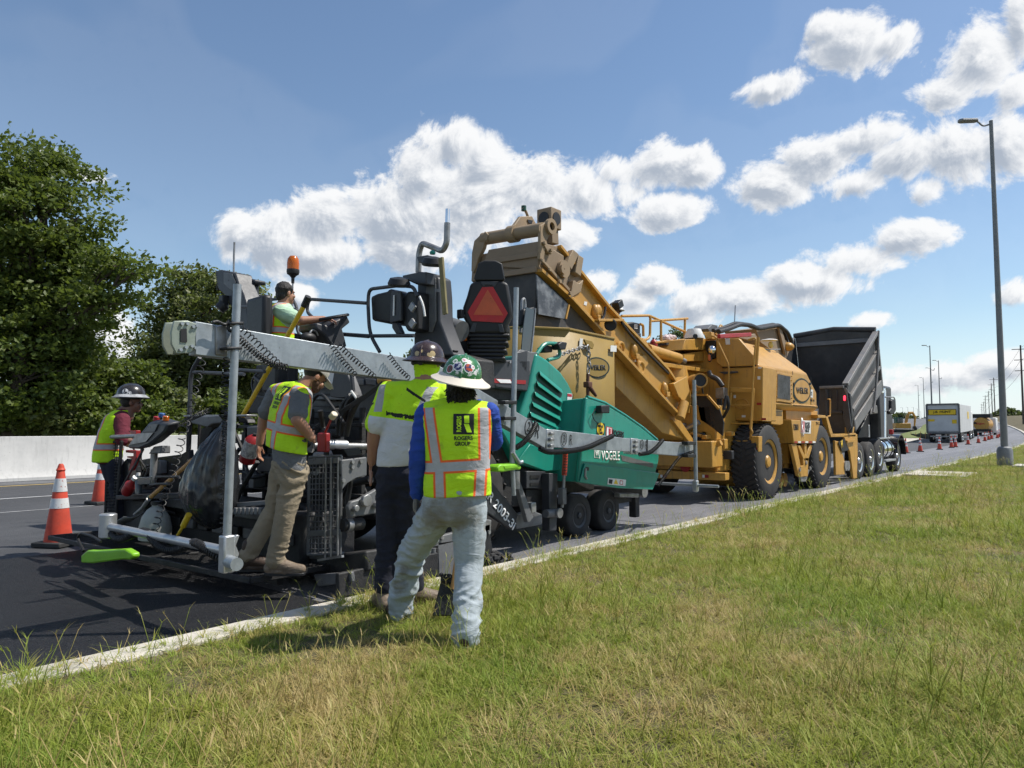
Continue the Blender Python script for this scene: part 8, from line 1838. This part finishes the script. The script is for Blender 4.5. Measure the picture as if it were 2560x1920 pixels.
# ================================================================== cones
m_cblack = pm('cone_base_rubber', (.02, .02, .02), .8, 0, (.05, .05, .05), 6, .6)
def cone_proto(h=1.0):
    t = thing('traffic_cone', 'proto', 'cone', (0, 0, 0), 'traffic cones', absolute=False); s = h
    r0 = lambda z: .165 * s * (1 - (z / s) * .80)
    g = G().lathe([(r0(.06), .05 * s), (r0(.06 * s), .06 * s), (r0(.98 * s), .97 * s), (r0(.98 * s) * .6, 1.0 * s), (.005, 1.0 * s)], n=28)
    g.ob('body', orange, t)
    for a, b in ((.46, .58), (.66, .82)):
        G().lathe([(r0(a * s) + .003, a * s), (r0(b * s) + .003, b * s), (r0(b * s) - .01, b * s), (r0(a * s) - .01, a * s), (r0(a * s) + .003, a * s)], n=28).ob('reflective_band', refl, t)
    G().lathe([(r0(.93 * s), .90 * s), (r0(.9 * s) + .006, .925 * s), (r0(.95 * s), .95 * s)], n=20).ob('collar', orange, t)
    G().box((0, 0, .03 * s), (.40 * s, .40 * s, .06 * s)).ob('base', m_cblack, t, bev=.012)
    return t
big = cone_proto(1.0)
pc = q('P', 145, 1362, Z=.02); big.location = (pc.x, pc.y, .01); big.rotation_euler = (0, 0, .5); big['label'] = 'tall dirty orange cone with two white bands at the far left'
pc2 = q('C2', 578, 1082, Z=.02)
dup(big, (pc2.x, pc2.y, .01), .2, 'orange cone half hidden behind the left mesh guard')
cones = [(580, 845, 'first orange cone past the dump truck front wheel'), (778, 825, 'second orange cone past the dump truck'), (1045, 795, 'orange cone in front of the trailer left rear wheel'), (1210, 770, 'orange cone in front of the trailer right rear corner, nearer of a close pair'), (1265, 762, 'orange cone in front of the trailer right rear corner, farther of a close pair'), (1440, 725, 'shaded orange cone beside the trailer wheels'), (1583, 705, 'orange cone just past the right side of the trailer'), (1672, 678, 'orange cone before the yellow tanker rear wheel'), (1725, 660, 'orange cone at the yellow tanker rear corner'), (1765, 648, 'orange cone beyond the yellow tanker'), (1845, 637, 'far orange cone left of the lamp post, nearer of two'), (1872, 622, 'far orange cone left of the lamp post, farther of two')]
for (x, y, lab) in cones:
    lo, hi_ = 30.0, 300.0   # walk along the sight line until it meets the rising road
    r = ray(*pix('D5', x, y)); t_ = 20.0
    while t_ < 400:
        p = Vector((0, 0, CH)) + r * t_
        if p.z <= rise(p.y) + .02: break
        t_ += .25
    if t_ >= 400: p = W(-9.0, 130)
    dup(big, (p.x, p.y, rise(p.y) + .012), random.random() * 3, lab, scale=.85)
# ================================================================== lamp posts
m_lamp = pm('dull_galvanised', (.20, .21, .215), .6, .2, (.15, .155, .16), 5, .6, .05, 30)
def lamp(h, label, detail=True, arm2=False):
    t = thing('street_lamp', label, 'street lamp', (0, 0, 0), 'street lamps', absolute=False)
    G().tube([(0, 0, .1), (0, 0, h)], [.115, .06], 12).ob('pole', m_lamp, t)
    G().lathe([(.24, 0), (.24, .55), (.20, .66), (.13, .70), (.13, .0)], n=12).ob('base', m_lamp, t, bev=.01)
    G().tube(fillet([(0, 0, h - .12), (-.28, 0, h - .20), (-.42, 0, h - .05), (-.52, 0, h + .02)], .15), .03, 8).ob('arm', m_lamp, t)
    G().loft([[Vector((x, y * w, z + h)) for y, z in ((-1, 0), (-.8, .07), (.8, .07), (1, 0), (.8, -.03), (-.8, -.03))] for x, w in ((-.45, .05), (-.52, .13), (-1.0, .15), (-1.1, .08))]).ob('lamp_head', m_lamp, t, bev=.01)
    if arm2: G().tube(fillet([(0, 0, h * .72), (.45, 0, h * .71), (.55, 0, h * .735)], .1), .04, 6).ob('lower_arm', m_lamp, t)
    return t
pl = q('P', 2513, 1161, Z=.2)
ang = math.radians(39.4)
L1 = lamp(12.2, 'tall grey street lamp standing on the grass at the right edge'); L1.location = (pl.x, pl.y, .12); L1.rotation_euler = (0, 0, ang * .9)
L2 = lamp(12.0, 'nearest of the far street lamps, just above the white trailer', arm2=True); L2.location = W(-14.7, 114, .1); L2.rotation_euler = (0, 0, ang)
for k, (Y_, lab) in enumerate([(156, 'second far street lamp above the white trailer'), (196, 'third far street lamp above the white trailer'), (236, 'fourth far street lamp above the white trailer'), (278, 'fifth and faintest far street lamp above the white trailer')]): dup(L2, W(-14.3, Y_, .1), ang, lab)
for k, (u, top, lab) in enumerate([(2258, 1019, 'far left lamp above the excavator cab'), (2271, 1018, 'far left lamp above the excavator boom'), (2285, 1018, 'far left lamp right of the excavator'), (2295, 1022, 'far left lamp before the dark vehicle'), (2303, 1029, 'far left lamp above the dark vehicle'), (2311, 1038, 'smallest far left lamp beside the trailer')]):
    d = 215 + 28 * k; p = at(u, 1060, d); zt_ = at(u, top, d).z; z0 = p.z - 2.0
    dup(L2, (p.x, p.y, z0), ang, lab, scale=max(.3, (zt_ - z0) / 12.0))
# ================================================================== utility poles and wires
m_pole = pm('weathered_pole', (.085, .07, .06), .9, 0, (.06, .05, .045), 4, .6)
def upole(h, label, n=3):
    t = thing('utility_pole', label, 'utility pole', (0, 0, 0), 'utility poles', absolute=False)
    G().tube([(0, 0, -.2), (0, 0, h)], [.19, .12], 10).ob('pole', m_pole, t)
    for k in range(n): G().bar((-1.0 if k else -1.3, 0, h - .7 - k * 1.9), (.35 if k else 1.3, 0, h - .7 - k * 1.9), .1, .12).ob('crossarm', m_pole, t)
    return t
ups = [(2551, 863, 118, 'nearest utility pole at the right edge beyond the lamp post'), (2484, 944, 168, 'utility pole just left of the lamp post shaft, nearer of two'), (2478, 958, 185, 'utility pole just left of the lamp post shaft, farther of two'), (2471, 977, 210, 'third utility pole along the line to the left'), (2463, 988, 240, 'fourth utility pole along the line to the left'), (2459, 1004, 280, 'fifth utility pole along the line to the left'), (2454, 1010, 320, 'sixth and smallest utility pole in the line')]
up0 = upole(14.0, ups[0][3]); tops = []
for k, (u, v, d, lab) in enumerate(ups):
    p = at(u, v, d); z0 = rise(p.y) + .3; s_ = (p.z - z0) / 14.0; tops.append(p)
    if k == 0: up0.location = (p.x, p.y, z0); up0.scale = (s_,) * 3; up0.rotation_euler = (0, 0, .2)
    else: dup(up0, (p.x, p.y, z0), .2, lab, scale=s_)
wr = thing('overhead_wires', 'thin power lines strung along the utility poles at right', 'wires', tops[0])
prev = tops[0] + (tops[0] - tops[1]) * .8
for off in (-.4, -2.4, -4.3):
    g = G()
    for a, b in zip([prev] + tops[:-1], tops):
        a_, b_ = a + Vector((0, 0, off)), b + Vector((0, 0, off)); g.tube([a_.lerp(b_, s) - Vector((0, 0, 3.2 * s * (1 - s))) for s in np.linspace(0, 1, 9)], .022, 4)
    g.ob('wire', black, wr)
# ================================================================== box trailer
TY = 74.0
def tx_(X, Y, z): return W(X, Y, z)
tl = thing('box_trailer', 'white box trailer with a yellow sign on its rear doors', 'trailer', W(-10.5, 80), None)
XA, XB, zA, zB = -11.7, -9.2, .88, 3.42
rc = lambda Y: [W(XB, Y, zA), W(XB, Y, zB), W(XA, Y, zB), W(XA, Y, zA)]
m_trl = pm('trailer_white', (.55, .56, .56), .45, 0, (.44, .45, .45), 1.2, .7, .02, 20, dust=.15)
G().loft([rc(TY), rc(TY + 4.5), rc(TY + 9), rc(TY + 13.5)]).ob('cargo_box', m_trl, tl, bev=.03)
rf = G()
for a, b in (((XA, zA), (XB, zA)), ((XB, zA), (XB, zB)), ((XB, zB), (XA, zB)), ((XA, zB), (XA, zA))): rf.bar(W(a[0], TY - .03, a[1]), W(b[0], TY - .03, b[1]), .14, .14, up=(0, 1, 0))
rf.ob('door_frame', midgrey, tl)
def onrear(name, x0, x1, z0, z1, mat, dy=-.02): return G().prism([W(x0, TY + dy, z0), W(x1, TY + dy, z0), W(x1, TY + dy, z1), W(x0, TY + dy, z1)], (0, -.012, 0)).ob(name, mat, tl)
onrear('sign_border', -11.6, -9.4, 2.45, 2.98, inkblack); onrear('sign_board', -11.55, -9.45, 2.5, 2.93, inkyellow, -.035)
text('J.B. HUNT', W(-10.5, TY - .055, 2.72), (1, 0, 0), (0, 0, 1), 1.4, .26, inkblack, tl, bold=.03)
onrear('yellow_sticker', -11.62, -11.1, 1.9, 2.1, inkyellow); onrear('yellow_sticker', -9.75, -9.4, 1.7, 2.05, inkyellow)
onrear('underride_bar', -11.5, -9.4, .5, .62, steel); onrear('scuff_plate', -11.65, -9.3, 0.9, 1.05, steel)
for x in (-11.5, -9.45): onrear('tail_light', x - .12, x + .12, 0.78, 0.86, red, -.06)
G().prism([W(XB + .01, 82.4, 2.1), W(XB + .01, 83.8, 2.1), W(XB + .01, 83.8, 2.8), W(XB + .01, 82.4, 2.8)], (.006, 0, 0)).ob('side_sign', inkyellow, tl)
for Y_ in (76.0, 77.3, 86.0, 87.3, 90.5):
    for X_, s_ in ((-9.35, 1), (-11.6, -1)):
        c0 = W(X_, Y_, .44); wheel(tl, c0, (s_, 0, 0), .44, .3, .24, m_alcoa, bolts=0)
G().box(W(-10.5, 90.2, 1.7), (2.3, 2.6, 2.4)).ob('tractor_cab', white, tl, bev=.15)
G().box(W(-10.5, 82, .75), (1.0, 15, .25)).ob('chassis', black, tl)
# ================================================================== yellow tanker / distributor truck
tk = thing('tar_distributor_truck', 'dark and yellow tanker truck parked ahead of the white trailer', 'truck', W(-11.0, 113))
p = lambda x, y, z: W(x, y, z)
ctr = at(2454, 1088, 84); bx, by = 0.0, 0.0; gz = 0.0; tk.location = (ctr.x, ctr.y, rise(ctr.y)); tk.scale = (.8,) * 3; del tk['_abs']; tk['_abs'] = 0
G().tube([Vector((bx, by, gz + 1.75)), Vector((bx, by + .15, gz + 1.75)), Vector((bx, by + 5, gz + 1.75))], [.95, 1.0, 1.0], 26).ob('tank', yellow, tk)
G().box((bx, by + 1.5, gz + 2.95), (2.3, 3.0, .55)).ob('dark_top_box', black, tk, bev=.05)
G().box((bx, by - .1, gz + .85), (2.4, .35, .35)).ob('spray_bar', black, tk, bev=.03)
text('Ergon', Vector((bx - .1, by - .03, gz + 1.8)), (1, 0, 0), (0, 0, 1), 1.0, .35, inkred, tk, bold=.03)
G().lathe([(.005, 0), (.16, 0), (.16, .3), (.005, .3)], (bx - .75, by - .1, gz + 1.9), (0, -1, 0), 14).ob('rear_valve', black, tk)
G().box((bx + .1, by + 7, gz + 1.6), (2.3, 2.2, 2.3)).ob('cab', white, tk, bev=.15)
for dy in (.8, 2.1, 7.2):
    for s_ in (-1, 1): wheel(tk, (bx + s_ * .95, by + dy, gz + .5), (s_, 0, 0), .5, .35, .28, black, bolts=0)
G().box((bx, by + 3.5, gz + .8), (.9, 8, .3)).ob('chassis', black, tk)
# ================================================================== excavator
ec_ = at(2254, 1081, 100); ex_, ey, ez = 0.0, 0.0, 0.0
xc = thing('excavator', 'small yellow excavator with folded boom working on the far carriageway', 'excavator', (ec_.x, ec_.y, rise(ec_.y)), absolute=False); xc.scale = (.78,) * 3
er = Vector((math.cos(TH), math.sin(TH), 0)); ef = Vector((-math.sin(TH), math.cos(TH), 0))
RM = Matrix((er, ef, Vector((0, 0, 1)))).transposed()
E_ = lambda x, y, z: Vector((ex_, ey, ez)) + er * x + ef * y + Vector((0, 0, z))
for y in (-.9, .9):
    g = G(); pr_ = [(-1.6, .1), (-1.75, .4), (-1.6, .7), (1.6, .7), (1.8, .4), (1.6, .1)]
    g.prism([E_(a, y - .25, b) for a, b in pr_], ef * .5); g.ob('track', black, xc, bev=.06)
G().box(E_(-.2, 0, 1.3), (2.7, 2.1, .95), RM).ob('house', yellow, xc, bev=.08)
G().box(E_(-.75, -.45, 2.2), (1.15, 1.0, 1.15), RM).ob('cab', inkgreen, xc, bev=.08)
for (x, w) in ((-1.0, .35), (-.5, .4)): G().box(E_(x, -.96, 2.3), (w, .02, .7), RM).ob('cab_window', glass, xc)
G().tube([E_(.9, .2, 1.7), E_(1.2, .2, 3.0), E_(1.55, .2, 3.55), E_(2.2, .2, 3.6)], [.24, .28, .28, .2], 8).ob('boom', yellow, xc)
G().tube([E_(2.1, .2, 3.7), E_(2.6, .2, 2.9), E_(2.45, .2, 1.2)], [.22, .2, .14], 8).ob('stick', yellow, xc)
G().tube([E_(1.0, .2, 2.3), E_(1.6, .2, 3.0)], .09, 8).ob('boom_cylinder', steel, xc)
G().prism([E_(a, 0, b) for a, b in [(2.2, .3), (2.75, .25), (2.8, .9), (2.5, 1.3), (2.3, 1.1)]], ef * .6).ob('bucket', tar, xc, bev=.03)
# ================================================================== silt fence, dark vehicle, far parked things
sf = thing('silt_fence', 'low black silt fence in front of the grassy median', 'fence', at(2302, 1098, 80))
pts = [at(2278 + 48 * s, 1098.5 + 1.2 * math.sin(s * 9), 80 - 4 * s) for s in np.linspace(0, 1, 9)]
g = G(); g.loft([[p_, p_ + Vector((0, .05, 0)), p_ + Vector((0, .05, .62 + .06 * math.sin(i * 2.1))), p_ + Vector((0, 0, .62 + .06 * math.sin(i * 2.1)))] for i, p_ in enumerate(pts)]); g.ob('fabric', m_tarp, sf)
for p_ in pts[::2]: G().tube([p_ + Vector((0, -.03, -.1)), p_ + Vector((0, -.03, .8))], .03, 6).ob('stake', wood, sf)
dv = at(2321, 1061, 170); V_ = thing('distant_pickup', 'dark pickup truck far away just left of the white trailer', 'pickup', (dv.x, dv.y, dv.z - 1.0))
vp = lambda x, y, z: Vector((dv.x, dv.y, dv.z - 1.0)) + Vector((x, y, z))
G().box(vp(0, 0, .85), (2.0, 5.0, .8)).ob('body', m_bed, V_, bev=.12); G().box(vp(0, .6, 1.55), (1.8, 2.2, .75)).ob('cab', glass, V_, bev=.2)
for x in (-.9, .9):
    for y in (-1.6, 1.6): wheel(V_, vp(x, y, .4), (1 if x > 0 else -1, 0, 0), .4, .28, .22, alu, bolts=0)
